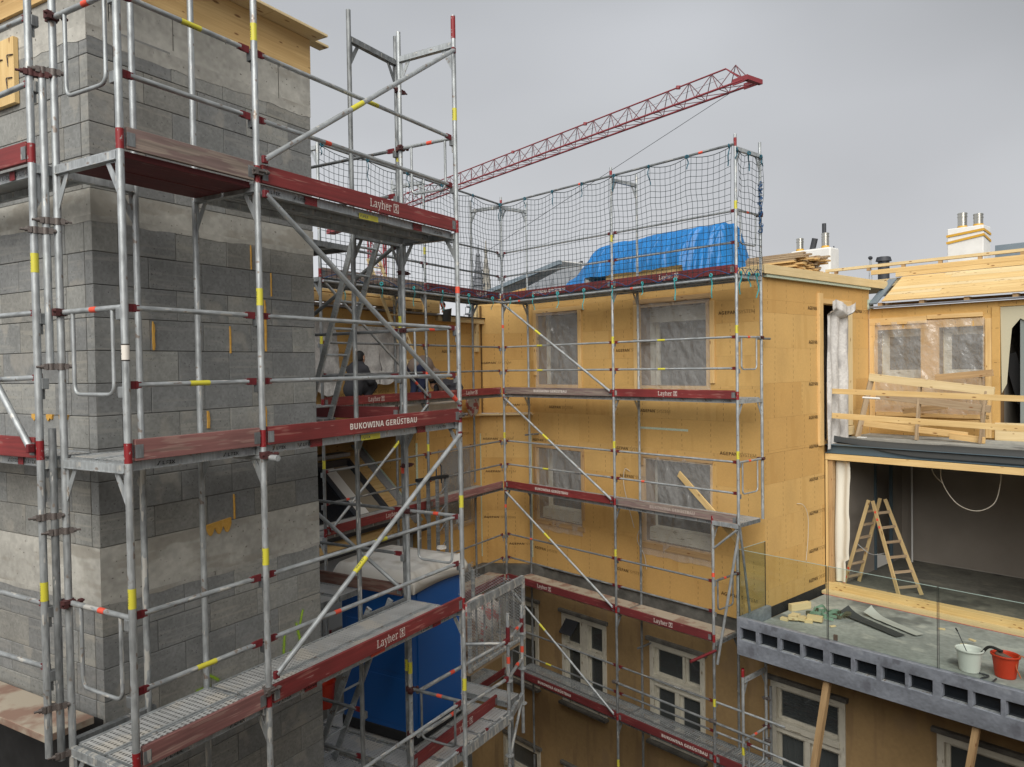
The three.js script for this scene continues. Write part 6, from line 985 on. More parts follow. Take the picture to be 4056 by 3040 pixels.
// fleece sheets on the back wing
{
  const hang = (label, a, w, h, y, s, lift) => { const g = sheetGeo(w, h, 36, 36, (u, v) => [lift * (1 - v) * (u > 0.5 ? -0.25 : 0.08) + 0.05 * (fbm(v, 0.4, 4, 2, 3, s) - 0.5), lift * (1 - v) * u * 0.55 + 0.05 * Math.sin(u * 9 + s) * (1 - v), 0.05 + 0.14 * Math.abs(fbm(u + v * 0.5, v, 5, 3, 4, s + 3) - 0.5) + 0.1 * (1 - v)]); solo('fleece_sheet', label, 'sheet', T, g, M.fleece, t3(a + w / 2, 9.42, y), 'grey fleece sheets hung on the back wing'); };
  hang('narrow grey fleece sheet hung on the back wing beside the tower', 8.95, 0.85, 1.25, 0.22, 5, 0); hang('wide grey fleece sheet with one lifted corner beside the crouching worker', 10.22, 1.32, 1.2, 0.18, 17, 0.45);
}
// white ladder up to the back wing's roof
{
  const l = thing('white_ladder', 'slim pale ladder leaning against the back wing roof edge', 'ladder', T, t3(11.5, 8.95, -0.56)); rungLadder(l, t3(11.62, 8.95, -0.56), t3(10.60, 9.28, 2.0), t3(11.93, 8.95, -0.56), t3(10.91, 9.28, 2.0), 9, M.sprucePale, 0.014, [0.06, 0.025]);
}
// ---------------------------------------------------------------- people
const smin = (a, b, k) => { const h = Math.max(k - Math.abs(a - b), 0) / k; return Math.min(a, b) - h * h * k * 0.25; };
function fieldGeo(bones, res, k) {                 // bones: [p, rp, q, rq, colour]; one continuous skin round them
  let lo = [1e9, 1e9, 1e9], hi = [-1e9, -1e9, -1e9];
  for (const [p, a, q, b] of bones) for (const [c, r] of [[p, a], [q, b]]) for (let i = 0; i < 3; i++) { lo[i] = Math.min(lo[i], c[i] - r - 0.05); hi[i] = Math.max(hi[i], c[i] + r + 0.05); }
  const half = Math.max(hi[0] - lo[0], hi[1] - lo[1], hi[2] - lo[2]) / 2, mid = lo.map((x, i) => (x + hi[i]) / 2);
  const mc = new MarchingCubes(res, new THREE.MeshBasicMaterial(), true, false, 160000); mc.isolation = 0;
  const near = (P, [p, ra, q, rb]) => { const ab = sub(q, p), ap = sub(P, p), t = Math.max(0, Math.min(1, (ap[0] * ab[0] + ap[1] * ab[1] + ap[2] * ab[2]) / (ab[0] ** 2 + ab[1] ** 2 + ab[2] ** 2 + 1e-9))); return dist(P, lerp3(p, q, t)) - (ra + (rb - ra) * t); };
  for (let z = 0; z < res; z++) for (let y = 0; y < res; y++) for (let x = 0; x < res; x++) { const P = [x, y, z].map((v, i) => mid[i] + (v / (res / 2) - 1) * half); let d = 1e9; for (const b of bones) d = smin(d, near(P, b), k); mc.field[x + y * res + z * res * res] = -d; }
  mc.update();
  const n = mc.count, pos = new Float32Array(mc.positionArray.slice(0, n * 3)), nor = new Float32Array(mc.normalArray.slice(0, n * 3)), col = new Float32Array(n * 3);
  for (let i = 0; i < n; i++) { for (let c = 0; c < 3; c++) pos[i * 3 + c] = mid[c] + pos[i * 3 + c] * half; const P = [pos[i * 3], pos[i * 3 + 1], pos[i * 3 + 2]]; let best = 1e9, cc = bones[0][4]; for (const b of bones) { const d = near(P, b); if (d < best) { best = d; cc = b[4]; } } cc && col.set(cc, i * 3); }
  const g = new THREE.BufferGeometry(); g.setAttribute('position', new THREE.BufferAttribute(pos, 3)); g.setAttribute('normal', new THREE.BufferAttribute(nor, 3)); uvBox(g); g.setAttribute('color', new THREE.BufferAttribute(col, 3));
  return g;
}
function handBones(w, dir, side, s = 1, col) {      // palm and five curled fingers from the wrist w
  const d = V(dir).normalize(), sd = V(side).normalize(), nn = new THREE.Vector3().crossVectors(d, sd), at = (a, b, c) => [w[0] + (d.x * a + sd.x * b + nn.x * c) * s, w[1] + (d.y * a + sd.y * b + nn.y * c) * s, w[2] + (d.z * a + sd.z * b + nn.z * c) * s];
  const out = [[at(-0.02, 0, 0), 0.026 * s, at(0.08, 0, 0), 0.034 * s, col]];
  [[-0.032, 0.07], [-0.011, 0.08], [0.011, 0.075], [0.032, 0.06]].forEach(([b, l]) => { out.push([at(0.085, b, 0), 0.010 * s, at(0.085 + l * 0.5, b, 0.012), 0.0095 * s, col], [at(0.085 + l * 0.5, b, 0.012), 0.0095 * s, at(0.085 + l * 0.75, b, 0.045), 0.008 * s, col]); });
  out.push([at(0.03, -0.035, 0.005), 0.012 * s, at(0.075, -0.065, 0.02), 0.010 * s, col]);
  return out;
}
const headBones = (c, f, u, skin, cap) => { const o = (a, b, e) => [c[0] + f[0] * a + u[0] * b, c[1] + f[1] * a + u[1] * b, c[2] + f[2] * a + u[2] * b + e]; return [[o(-0.01, 0.03, 0), 0.082, o(0.012, -0.03, 0), 0.068, skin], [o(0.03, -0.07, 0), 0.045, o(0.05, -0.085, 0), 0.03, skin], [o(0.075, 0.0, 0), 0.014, o(0.098, -0.022, 0), 0.014, skin], [o(0.0, 0.01, 0.082), 0.012, o(-0.005, -0.02, 0.082), 0.014, skin], [o(0.0, 0.01, -0.082), 0.012, o(-0.005, -0.02, -0.082), 0.014, skin], [o(0.07, 0.015, 0.03), 0.012, o(0.072, 0.015, 0.03), 0.012, [0.03, 0.02, 0.015]], [o(0.07, 0.015, -0.03), 0.012, o(0.072, 0.015, -0.03), 0.012, [0.03, 0.02, 0.015]], [o(0.07, -0.05, 0.018), 0.01, o(0.07, -0.05, -0.018), 0.01, [0.25, 0.09, 0.07]]]; };
{
  M.person = std({ vertexColors: true, roughness: 0.92 });
  const B = (x, d, y) => t3(x, d, y), SK = [0.42, 0.24, 0.16], DG = [0.035, 0.036, 0.043], BK = [0.014, 0.014, 0.018], BR = [0.18, 0.135, 0.11], NV = [0.016, 0.022, 0.055], GY = [0.10, 0.11, 0.125];
  const figure = (p, bones, head, hands) => add(p, 'body', mergeGeometries([fieldGeo(bones, 68, 0.05), fieldGeo(head, 44, 0.02), ...hands.map((h) => fieldGeo(h, 46, 0.012))]), M.person, [0, 0, 0]);
  // crouching worker in a dark jacket, facing the wall sheet
  const p = thing('person', 'crouching worker in dark grey jacket handling the fleece sheet', 'person', T, B(9.72, 8.85, -0.56), 'workers on the back wing');
  const hip = B(9.68, 8.86, -0.34), ch = B(9.80, 8.86, -0.02), nk = B(9.84, 8.86, 0.07);
  figure(p, [[hip, 0.15, ch, 0.165, DG], [ch, 0.15, nk, 0.07, DG], [nk, 0.055, B(9.86, 8.86, 0.13), 0.05, SK], [B(9.80, 8.70, 0.0), 0.075, B(9.90, 8.66, -0.2), 0.055, DG], [B(9.90, 8.66, -0.2), 0.055, B(10.06, 8.78, -0.14), 0.042, DG], [B(9.80, 9.02, 0.0), 0.075, B(9.92, 9.04, -0.2), 0.055, DG], [B(9.92, 9.04, -0.2), 0.055, B(10.08, 8.94, -0.12), 0.042, DG], [hip, 0.14, B(10.05, 8.76, -0.28), 0.085, BK], [B(10.05, 8.76, -0.28), 0.08, B(9.88, 8.74, -0.50), 0.055, BK], [hip, 0.14, B(10.05, 8.98, -0.28), 0.085, BK], [B(10.05, 8.98, -0.28), 0.08, B(9.88, 9.0, -0.50), 0.055, BK], [B(9.86, 8.74, -0.52), 0.042, B(10.02, 8.74, -0.53), 0.034, BK], [B(9.86, 9.0, -0.52), 0.042, B(10.02, 9.0, -0.53), 0.034, BK]], headBones(B(9.88, 8.86, 0.19), [1, 0, 0], [0, 1, 0], SK), [handBones(B(10.06, 8.78, -0.14), [1, 0.1, 0], [0, 1, 0], 1, DG), handBones(B(10.08, 8.94, -0.12), [1, 0.1, 0], [0, 1, 0], 1, DG)]);
  add(p, 'hair', fieldGeo([[B(9.86, 8.86, 0.235), 0.082, B(9.825, 8.86, 0.17), 0.082]], 30, 0.03), M.black, [0, 0, 0]);
  // worker bent over with his back up
  const q = thing('person', 'bent over worker in grey brown jacket and dark blue trousers', 'person', T, B(11.5, 8.85, -0.56), 'workers on the back wing');
  figure(q, [[B(11.42, 8.86, 0.05), 0.155, B(11.62, 8.84, 0.07), 0.17, BR], [B(11.62, 8.84, 0.07), 0.16, B(11.80, 8.83, -0.10), 0.15, BR], [B(11.80, 8.84, -0.1), 0.07, B(11.90, 8.84, -0.22), 0.052, SK], [B(11.78, 8.66, -0.08), 0.07, B(11.83, 8.62, -0.28), 0.05, BR], [B(11.83, 8.62, -0.28), 0.05, B(11.92, 8.66, -0.41), 0.04, BR], [B(11.78, 9.0, -0.08), 0.07, B(11.84, 9.04, -0.28), 0.05, BR], [B(11.84, 9.04, -0.28), 0.05, B(11.93, 9.0, -0.41), 0.04, BR], [B(11.42, 8.80, 0.0), 0.13, B(11.47, 8.76, -0.28), 0.085, NV], [B(11.47, 8.76, -0.28), 0.08, B(11.40, 8.76, -0.50), 0.055, NV], [B(11.42, 8.92, 0.0), 0.13, B(11.52, 8.97, -0.28), 0.085, NV], [B(11.52, 8.97, -0.28), 0.08, B(11.44, 8.97, -0.50), 0.055, NV], [B(11.39, 8.76, -0.52), 0.042, B(11.55, 8.76, -0.53), 0.034, BK], [B(11.42, 8.97, -0.52), 0.042, B(11.58, 8.97, -0.53), 0.034, BK]], headBones(B(11.94, 8.84, -0.29), [0.6, -0.8, 0], [0.8, 0.6, 0], SK), [handBones(B(11.92, 8.66, -0.41), [0.3, -1, 0], [0, 0, 1], 0.8, SK), handBones(B(11.93, 9.0, -0.41), [0.3, -1, 0], [0, 0, 1], 0.8, SK)]);
  add(q, 'cap', fieldGeo([[B(11.975, 8.84, -0.265), 0.085, B(11.93, 8.84, -0.25), 0.085]], 30, 0.03), M.clothDark, [0, 0, 0]);
  // roofer lying on the roof edge, one arm hanging down with a piece of membrane
  const r = thing('person', 'roofer reaching one arm down over the roof edge with a black membrane piece', 'person', T, B(12.95, 9.5, 1.12), 'workers on the back wing');
  figure(r, [[B(12.86, 9.85, 1.56), 0.12, B(12.82, 10.3, 1.46), 0.13, GY], [B(12.86, 9.85, 1.58), 0.07, B(12.84, 9.72, 1.60), 0.055, GY], [B(12.92, 9.80, 1.55), 0.075, B(12.95, 9.42, 1.47), 0.055, GY], [B(12.95, 9.42, 1.47), 0.053, B(13.01, 9.36, 1.32), 0.042, GY], [B(13.005, 9.36, 1.315), 0.046, B(13.015, 9.36, 1.29), 0.045, [0.6, 0.09, 0.03]], [B(12.74, 9.80, 1.54), 0.07, B(12.66, 9.55, 1.49), 0.05, GY], [B(12.82, 10.3, 1.46), 0.13, B(12.78, 10.8, 1.24), 0.085, NV], [B(12.78, 10.8, 1.24), 0.08, B(12.78, 11.2, 1.22), 0.055, NV], [B(12.82, 10.3, 1.46), 0.13, B(12.96, 10.8, 1.24), 0.085, NV], [B(12.96, 10.8, 1.24), 0.08, B(12.98, 11.2, 1.22), 0.055, NV]], headBones(B(12.84, 9.62, 1.62), [0, -0.3, 0.95], [0, 0.95, 0.3], SK), [handBones(B(13.015, 9.36, 1.285), [0.15, -1, 0], [0, 0, 1], 0.85, SK), handBones(B(12.66, 9.55, 1.49), [-0.2, -0.3, 1], [1, 0, 0], 0.85, SK)]);
  const mp = sheetGeo(0.30, 0.25, 10, 8, (u, v) => [0.04 * v, 0.05 * u * v, 0.05 * Math.sin(u * 3)]); solo('membrane_piece', 'black membrane offcut held in the roofer’s hand', 'membrane', T, mp, M.bitumenD, t3(13.08, 9.33, 1.09));
}
// ---------------------------------------------------------------- chimneys, antennas
{
  const tube = (p, c, n, s, y0, y1, r, m, lean = 0) => { const q = add(p, n, new THREE.CylinderGeometry(r, r, y1 - y0, 20).translate(0, (y1 - y0) / 2, 0).rotateZ(-lean), m, f3(s, c, y0)); if (m === M.steel) { for (const e of [0.02, 0.09]) add(q, 'flue_ring', new THREE.CylinderGeometry(r + 0.008, r + 0.008, 0.02, 20), M.steel, f3(s, c, y1 - e)); add(q, 'flue_tape', new THREE.CylinderGeometry(r + 0.006, r + 0.02, 0.06, 16), M.tape, f3(s, c, y0 + 0.03)); } return q; };
  const a = thing('chimney', 'film wrapped white chimney with three flue pipes behind the timber stack', 'chimney', F, f3(-9.6, 19, 2), 'white wrapped chimneys'); addBoxR(a, 'chimney_block', -10.2, -9.10, 1.7, 2.93, -19.5, -19, M.wrap, 'x', 0.05); tube(a, 19.2, 'flue', -10.02, 2.93, 3.27, 0.09, M.steel); tube(a, 19.2, 'flue', -9.33, 2.93, 3.32, 0.09, M.steel); tube(a, 19.2, 'flue_liner', -9.36, 3.3, 3.57, 0.052, M.pipeDark); tube(a, 19.2, 'vent_pipe', -9.68, 2.93, 3.23, 0.075, M.pipeDark, 0.25);
  const b = thing('chimney', 'film wrapped white chimney with yellow tape and two steel flues', 'chimney', F, f3(-6.3, 20, 2), 'white wrapped chimneys'); addBoxR(b, 'chimney_block', -6.72, -5.95, 1.7, 3.13, -20.5, -20, M.wrap, 'x', 0.02); tube(b, 20.25, 'flue', -6.47, 3.13, 3.50, 0.10, M.steel); tube(b, 20.25, 'flue', -6.13, 3.13, 3.43, 0.10, M.steel); for (const [y0, y1] of [[2.95, 3.02], [2.79, 2.90]]) { bar(b, 'tape_band', f3(-6.735, 19.985, y0), f3(-5.93, 19.985, y1), 0.055, 0.01, M.tape); bar(b, 'tape_band', f3(-5.938, 19.99, y1), f3(-5.938, 20.5, y0), 0.055, 0.01, M.tape); }
  solo('antenna_pole', 'thin antenna pole on the far roof beside the chimney', 'antenna', F, merge([rodAt([0, 0, 0], [0, 1.7, 0], 0.018, [0, 0, 0], 6), rodAt([0, 0.2, 0], [0, 1.0, 0], 0.03, [0, 0, 0], 6)]), M.pipeDark, f3(-11.86, 25, 2.15));
  const v = thing('roof_vent', 'small lattice vent head on the far ridge', 'roof vent', F, f3(-10.66, 25, 2.4)); rod(v, 'vent_leg', f3(-10.72, 25, 2.2), f3(-10.68, 25, 3.26), 0.015, M.galv, 6); rod(v, 'vent_leg', f3(-10.60, 25, 2.2), f3(-10.64, 25, 3.26), 0.015, M.galv, 6); add(v, 'vent_head', blob(0.07, 0.06, 0.06, 3), M.pipeDark, f3(-10.66, 25, 3.32));
  solo('roof_cowl', 'dark metal roof cowl peeping over the ridge board', 'roof cowl', F, merge([new THREE.CylinderGeometry(0.20, 0.24, 0.14, 6).translate(0, 0.28, 0), new THREE.CylinderGeometry(0.17, 0.17, 1.1, 12).translate(0, -0.34, 0)]), M.pipeDark, f3(-10.25, 25, 2.95));
  solo('standing_seam_roof', 'low grey metal roof behind the chimney on the right', 'roof', F, boxR(-6.0, -1, -0.5, 0, -4, 0), M.zincRoof, f3(0, 21, 2.74));
}
// ---------------------------------------------------------------- terrace: railing, trestle
{
  const r = thing('timber_railing', 'makeshift timber railing along the terrace edge', 'railing', F, f3(FS1 + 0.02, 13.9, TF)); addBoxR(r, 'post', FS1 + 0.015, FS1 + 0.075, TF + 0.0, -0.38, -14.0, -13.9, M.spruceWarm, 'y', 0.003); addBoxR(r, 'post', -2.6, -2.5, TF, -0.5, -14.0, -13.9, M.spruceWarm, 'y', 0.003);
  bar(r, 'rail', f3(FS1 + 0.08, 13.88, -0.545), f3(-2.4, 13.88, -0.655), 0.095, 0.04, M.spruce, 0.003); bar(r, 'rail', f3(FS1 + 0.08, 13.88, -1.0), f3(-2.4, 13.88, -1.13), 0.10, 0.04, M.spruce, 0.003);
  const t = thing('plank_trestle', 'rough timber trestle leaning in front of the film covered window', 'trestle', F, f3(-5.5, 15.1, TF));
  const P = (s, y, c, s2, y2, c2, h, m, w = 0.06, n = 'cross_board') => bar(t, n, f3(s, c, y), f3(s2, c2, y2), h, w, m, 0.003);
  P(-6.43, -0.31, 15.0, -4.30, -0.555, 15.0, 0.145, M.sprucePale); P(-6.28, -0.66, 14.97, -4.35, -0.865, 14.97, 0.125, M.timberDirty); P(-6.57, -1.20, 14.94, -4.70, -1.34, 14.94, 0.11, M.spruceWarm); P(-4.98, -1.36, 14.92, -4.42, -1.41, 14.92, 0.11, M.spruceWarm); P(-5.4, -0.33, 15.45, -4.45, -0.24, 15.45, 0.12, M.timberOld); P(-6.0, -0.98, 15.5, -5.2, -0.86, 15.45, 0.10, M.timberOld); P(-6.5, -1.28, 15.5, -4.6, -1.13, 15.5, 0.07, M.spruceWarm);
  P(-6.38, -0.25, 15.03, -6.60, TF, 14.85, 0.10, M.timberDirty, 0.04, 'leg'); P(-5.52, -0.45, 15.04, -5.52, TF, 14.86, 0.11, M.timberDirty, 0.04, 'leg'); P(-4.42, -0.5, 15.03, -4.48, TF, 14.86, 0.10, M.timberDirty, 0.04, 'leg'); P(-4.66, -0.28, 15.48, -4.62, TF, 15.5, 0.09, M.timberDirty, 0.04, 'leg');
  solo('paint_roller_tray', 'small white foam offcut on the terrace floor', 'offcut', F, rbox(0.16, 0.02, 0.09, 0.005), M.white, f3(-6.45, 14.7, TF + 0.012)); solo('white_tube', 'short white tube resting on the terrace railing', 'tube', F, rodGeo(new THREE.Vector3(0.3, -0.012, 0), 0.02, 10), M.white, f3(-6.06, 13.86, -0.655));
}
// ---------------------------------------------------------------- step ladder, balcony clutter
{
  const l = thing('step_ladder', 'wooden A-frame step ladder standing inside the open room', 'ladder', F, f3(-6.1, 14.6, -4.3)); const fl = -4.3;
  const legs = [[[-6.70, 14.45], [-6.25, 14.52]], [[-6.60, 14.88], [-6.18, 14.86]], [[-5.66, 14.40], [-6.17, 14.50]], [[-5.42, 14.80], [-6.08, 14.84]]].map(([a, b]) => [f3(a[0], a[1], fl), f3(b[0], b[1], -2.62)]);
  for (const [a, b] of legs) bar(l, 'stile', a, b, 0.065, 0.028, M.ladderWood, 0.003); for (const [i, j] of [[0, 1], [2, 3]]) for (let k = 0; k < 6; k++) { const e = 0.09 + k * 0.155; bar(l, 'rung', lerp3(legs[i][0], legs[i][1], e), lerp3(legs[j][0], legs[j][1], e), 0.045, 0.03, M.timberDirty); }
  for (const [i, k] of [[0, 0.2], [0, 0.1], [2, 0.72], [2, 0.8], [0, 0.03], [2, 0.88]]) { const q = lerp3(legs[i][0], legs[i][1], k); add(l, 'paint_mark', box(0.035, 0.045, 0.004), M.orangeBand, addv(q, [0, 0, 0.018])); }
  { const a = lerp3(...legs[0], 0.5), b = lerp3(...legs[2], 0.45), m = lerp3(a, b, 0.5); add(l, 'chain', curveGeo([a, [m[0], m[1] - 0.12, m[2]], b], 0.007, 20, 5), M.galv, a); }
  const bucket = (name, label, s, c, mat, o = {}) => { const y = -4.299, b = thing(name, label, 'bucket', F, f3(s, c, y), 'mortar buckets on the balcony'); const pr = [[0, 0.005], [0.112, 0], [0.118, 0.01], [0.152, 0.285], [0.168, 0.288], [0.170, 0.31], [0.158, 0.315], [0.148, 0.29], [0.115, 0.02], [0, 0.018]].map((p) => new THREE.Vector2(...p)); add(b, 'shell', new THREE.LatheGeometry(pr, 36).scale(1.06, 1, 0.94), mat, f3(s, c, y)); return b; };
  const b1 = bucket('mortar_bucket', 'white mortar bucket with a wire handle tool on the balcony', -3.64, 11.62, M.bucketWhite); rod(b1, 'mixing_rod', f3(-3.66, 11.60, -4.05), f3(-3.80, 11.66, -3.80), 0.006, M.pipeDark, 6); rod(b1, 'rod_grip', f3(-3.80, 11.66, -3.80), f3(-3.83, 11.67, -3.76), 0.011, M.black, 8);
  const b2 = bucket('mortar_bucket', 'orange red mortar bucket with a dark tool inside on the balcony', -3.24, 11.74, M.bucketRed); bar(b2, 'tool_handle', f3(-3.36, 11.74, -4.0), f3(-3.12, 11.72, -4.07), 0.08, 0.09, M.brownWood, 0.03);
  const b3 = bucket('mortar_bucket', 'yellow mortar bucket with blue emblem cut by the right picture edge', -2.84, 11.82, M.bucketYellow); add(b3, 'emblem', new THREE.CylinderGeometry(0.141, 0.133, 0.10, 20, 1, true, -0.5, 1.2).scale(1.065, 1, 0.945), M.emblemBlue, f3(-2.84, 11.82, -4.14)); { const p = f3(-2.96, 11.74, -4.02); add(b3, 'cable', curveGeo([p, addv(p, [-0.1, 0.05, 0]), addv(p, [-0.14, -0.08, 0.05]), addv(p, [-0.08, -0.22, 0.08])], 0.008, 24, 5), M.orangeCable, p); }
  { const p = f3(-3.52, 11.7, -4.05), q = [p, addv(p, [0.1, 0.12, 0]), addv(p, [0.26, 0.10, 0])]; solo('vibrator_hose', 'black hose looping from bucket to bucket on the balcony', 'hose', F, curveGeo(q, 0.02, 24, 8), M.black, p); }
  { const p = f3(-3.50, 11.55, -4.27), q = [p, addv(p, [0.12, 0.0, 0.02]), addv(p, [0.08, 0, 0.2]), addv(p, [0.2, 0, 0.25]), addv(p, [0.22, 0, 0.05])]; solo('steel_stand', 'bent dark steel stand on the floor between the buckets', 'stand', F, curveGeo(q, 0.012, 40, 6), M.pipeDark, p); }
  solo('red_trowel', 'red trowel lying at the balcony edge near the yellow bucket', 'trowel', F, blob(0.22, 0.025, 0.06, 5, 0.1), M.bucketRed, f3(-2.95, 11.1, -4.26)); solo('wood_chip', 'small wooden wedge standing on the balcony beam', 'wedge', F, rbox(0.055, 0.10, 0.03, 0.004, 'y'), M.brownWood, f3(-5.20, 10.935, -4.075));
  // offcuts, straps, felt
  const off = [[-6.40, 11.95, 0.3, 0.16, 0.05], [-6.33, 11.80, 0.5, 0.15, 0.05], [-6.45, 11.75, 0.1, 0.13, 0.045], [-6.28, 12.0, 0.9, 0.15, 0.05], [-6.22, 11.86, 0.2, 0.14, 0.05], [-6.12, 11.92, 0.4, 0.13, 0.05], [-6.42, 12.06, 0.2, 0.14, 0.05], [-6.05, 12.0, 0.25, 0.24, 0.085], [-6.55, 12.45, 1.2, 0.42, 0.12]];
  off.forEach(([s, c, a, L, h], i) => solo('wood_offcut', ['pale wood offcut in the small heap by the flank wall', 'long pale timber block behind the offcut heap', 'thick pale wood block beside the offcut heap'][i === 8 ? 1 : i === 7 ? 2 : 0], 'offcut', F, rbox(L, h, 0.09, 0.004).rotateY(a), M.sprucePale, f3(s, c, -4.30 + h / 2 + (i % 3 === 1 ? 0.03 : 0)), 'wood offcuts on the balcony'));
  { const st = thing('strap_heap', 'heap of crumpled pale green webbing straps on the balcony floor', 'strap', F, f3(-6.2, 12.5, -4.3)); for (let k = 0; k < 9; k++) { const pts = []; let x = -6.35 + rr(0, 0.5), c = 12.4 + rr(-0.12, 0.16); for (let j = 0; j < 7; j++) { pts.push(f3(x, c, -4.28 + rr(0, 0.10))); x += rr(-0.14, 0.16); c += rr(-0.12, 0.12); } const v = new THREE.CatmullRomCurve3(pts.map((p) => V(p))).getPoints(40), pos = [], idx = []; v.forEach((q, i) => { pos.push(q.x, q.y - 0.02, q.z, q.x + 0.012, q.y + 0.035, q.z + 0.02); if (i) { const o = i * 2; idx.push(o - 2, o - 1, o, o, o - 1, o + 1); } }); const g = new THREE.BufferGeometry(); g.setAttribute('position', new THREE.Float32BufferAttribute(pos, 3)); g.setIndex(idx); g.computeVertexNormals(); g.setAttribute('uv', new THREE.Float32BufferAttribute(new Float32Array(pos.length / 3 * 2), 2)); add(st, 'strap', g, k < 6 ? M.strapGreen : M.strapOlive, [0, 0, 0]); } }
  const felt = (label, a, b, w, mat, s) => { const L = dist(a, b), g = sheetGeo(L, w, 30, 6, (u, v) => [0, 0, 0.015 + 0.09 * Math.exp(-u * 7) * (0.4 + v) + 0.02 * fbm(u, v, 4, 3, 3, s)]).rotateX(-Math.PI / 2).translate(L / 2, 0, 0); const d = V(sub(b, a)).normalize(); g.applyMatrix4(new THREE.Matrix4().makeBasis(d, UP, new THREE.Vector3().crossVectors(d, UP))); solo('felt_strip', label, 'strip', F, g, mat, a); };
  felt('dark grey bitumen felt strip lying on the balcony floor', f3(-5.90, 12.72, -4.297), f3(-4.80, 12.28, -4.297), 0.20, M.bitumenD, 3); felt('pale grey felt strip lying beside the dark strip', f3(-5.62, 12.98, -4.297), f3(-4.62, 12.52, -4.297), 0.17, M.feltPale, 8);
  for (const [s, c, r] of [[-4.5, 13.1, 0.3], [-5.75, 12.0, 1.2], [-4.02, 12.6, 0.5], [-4.0, 12.9, -0.4]]) solo('scrap', ['small scrap of wood on the balcony floor', 'crumpled scrap of paper beside the felt', 'pale scrap behind the white bucket', 'thin pale shaving on the balcony floor'][[-4.5, -5.75, -4.02, -4.0].indexOf(s)], 'scrap', F, rbox(0.10, 0.02, 0.05, 0.005).rotateY(r), M.sprucePale, f3(s, c, -4.288));
  // timber props below the balcony
  bar(thing('timber_prop', 'long timber prop in front of the curtained window under the balcony', 'prop', F, f3(-6.7, 10.9, -14), 'timber props under the balcony'), 'prop', f3(-6.77, 10.92, -14), f3(-5.31, 10.92, -4.71), 0.10, 0.09, M.timberOld); bar(thing('timber_prop', 'timber prop at the right end under the balcony beam', 'prop', F, f3(-4.7, 10.9, -14), 'timber props under the balcony'), 'prop', f3(-4.75, 10.92, -14), f3(-3.33, 10.92, -4.71), 0.09, 0.08, M.timberOld);
  const rb = thing('red_bucket', 'red bucket beside the lower ladder under the tower scaffold', 'bucket', T, t3(6.9, 6.74, -4.55)); add(rb, 'shell', new THREE.LatheGeometry([[0, 0.01], [0.11, 0], [0.14, 0.30], [0.152, 0.31], [0.14, 0.30], [0.105, 0.02], [0, 0.02]].map((p) => new THREE.Vector2(...p)), 30), M.bucketRed, t3(6.75, 6.75, -4.12)); add(rb, 'handle', new THREE.TorusGeometry(0.14, 0.006, 6, 20, Math.PI).rotateX(-0.6), M.white, t3(6.75, 6.75, -3.82)); add(rb, 'hanger', rodGeo(new THREE.Vector3(0, 1.1, 0), 0.006, 6), M.galvOld, t3(6.75, 6.75, -3.68));
  const bp = thing('loose_board', 'single pale board leaning across the lower window film', 'board', F, f3(-7.6, 11.5, -3.4)); bar(bp, 'board', f3(-8.46, 11.62, -2.02), f3(-7.0, 11.30, -3.02), 0.12, 0.025, M.spruce, 0.003);
}
// unseen house added behind the viewer to cut sky and shade the lower courtyard
{
  const h = thing('added_shade_house', 'unseen plastered house added behind the viewer to shade the courtyard', 'building', Wd, [0, -14, 2]);
  addBoxR(h, 'wall', -30, 30, -14, 0.6, 1.2, 9, M.plasterOld); addBoxR(h, 'eave', -30, 30, 0.602, 0.75, 0.9, 9.2, M.zincRoof);
}
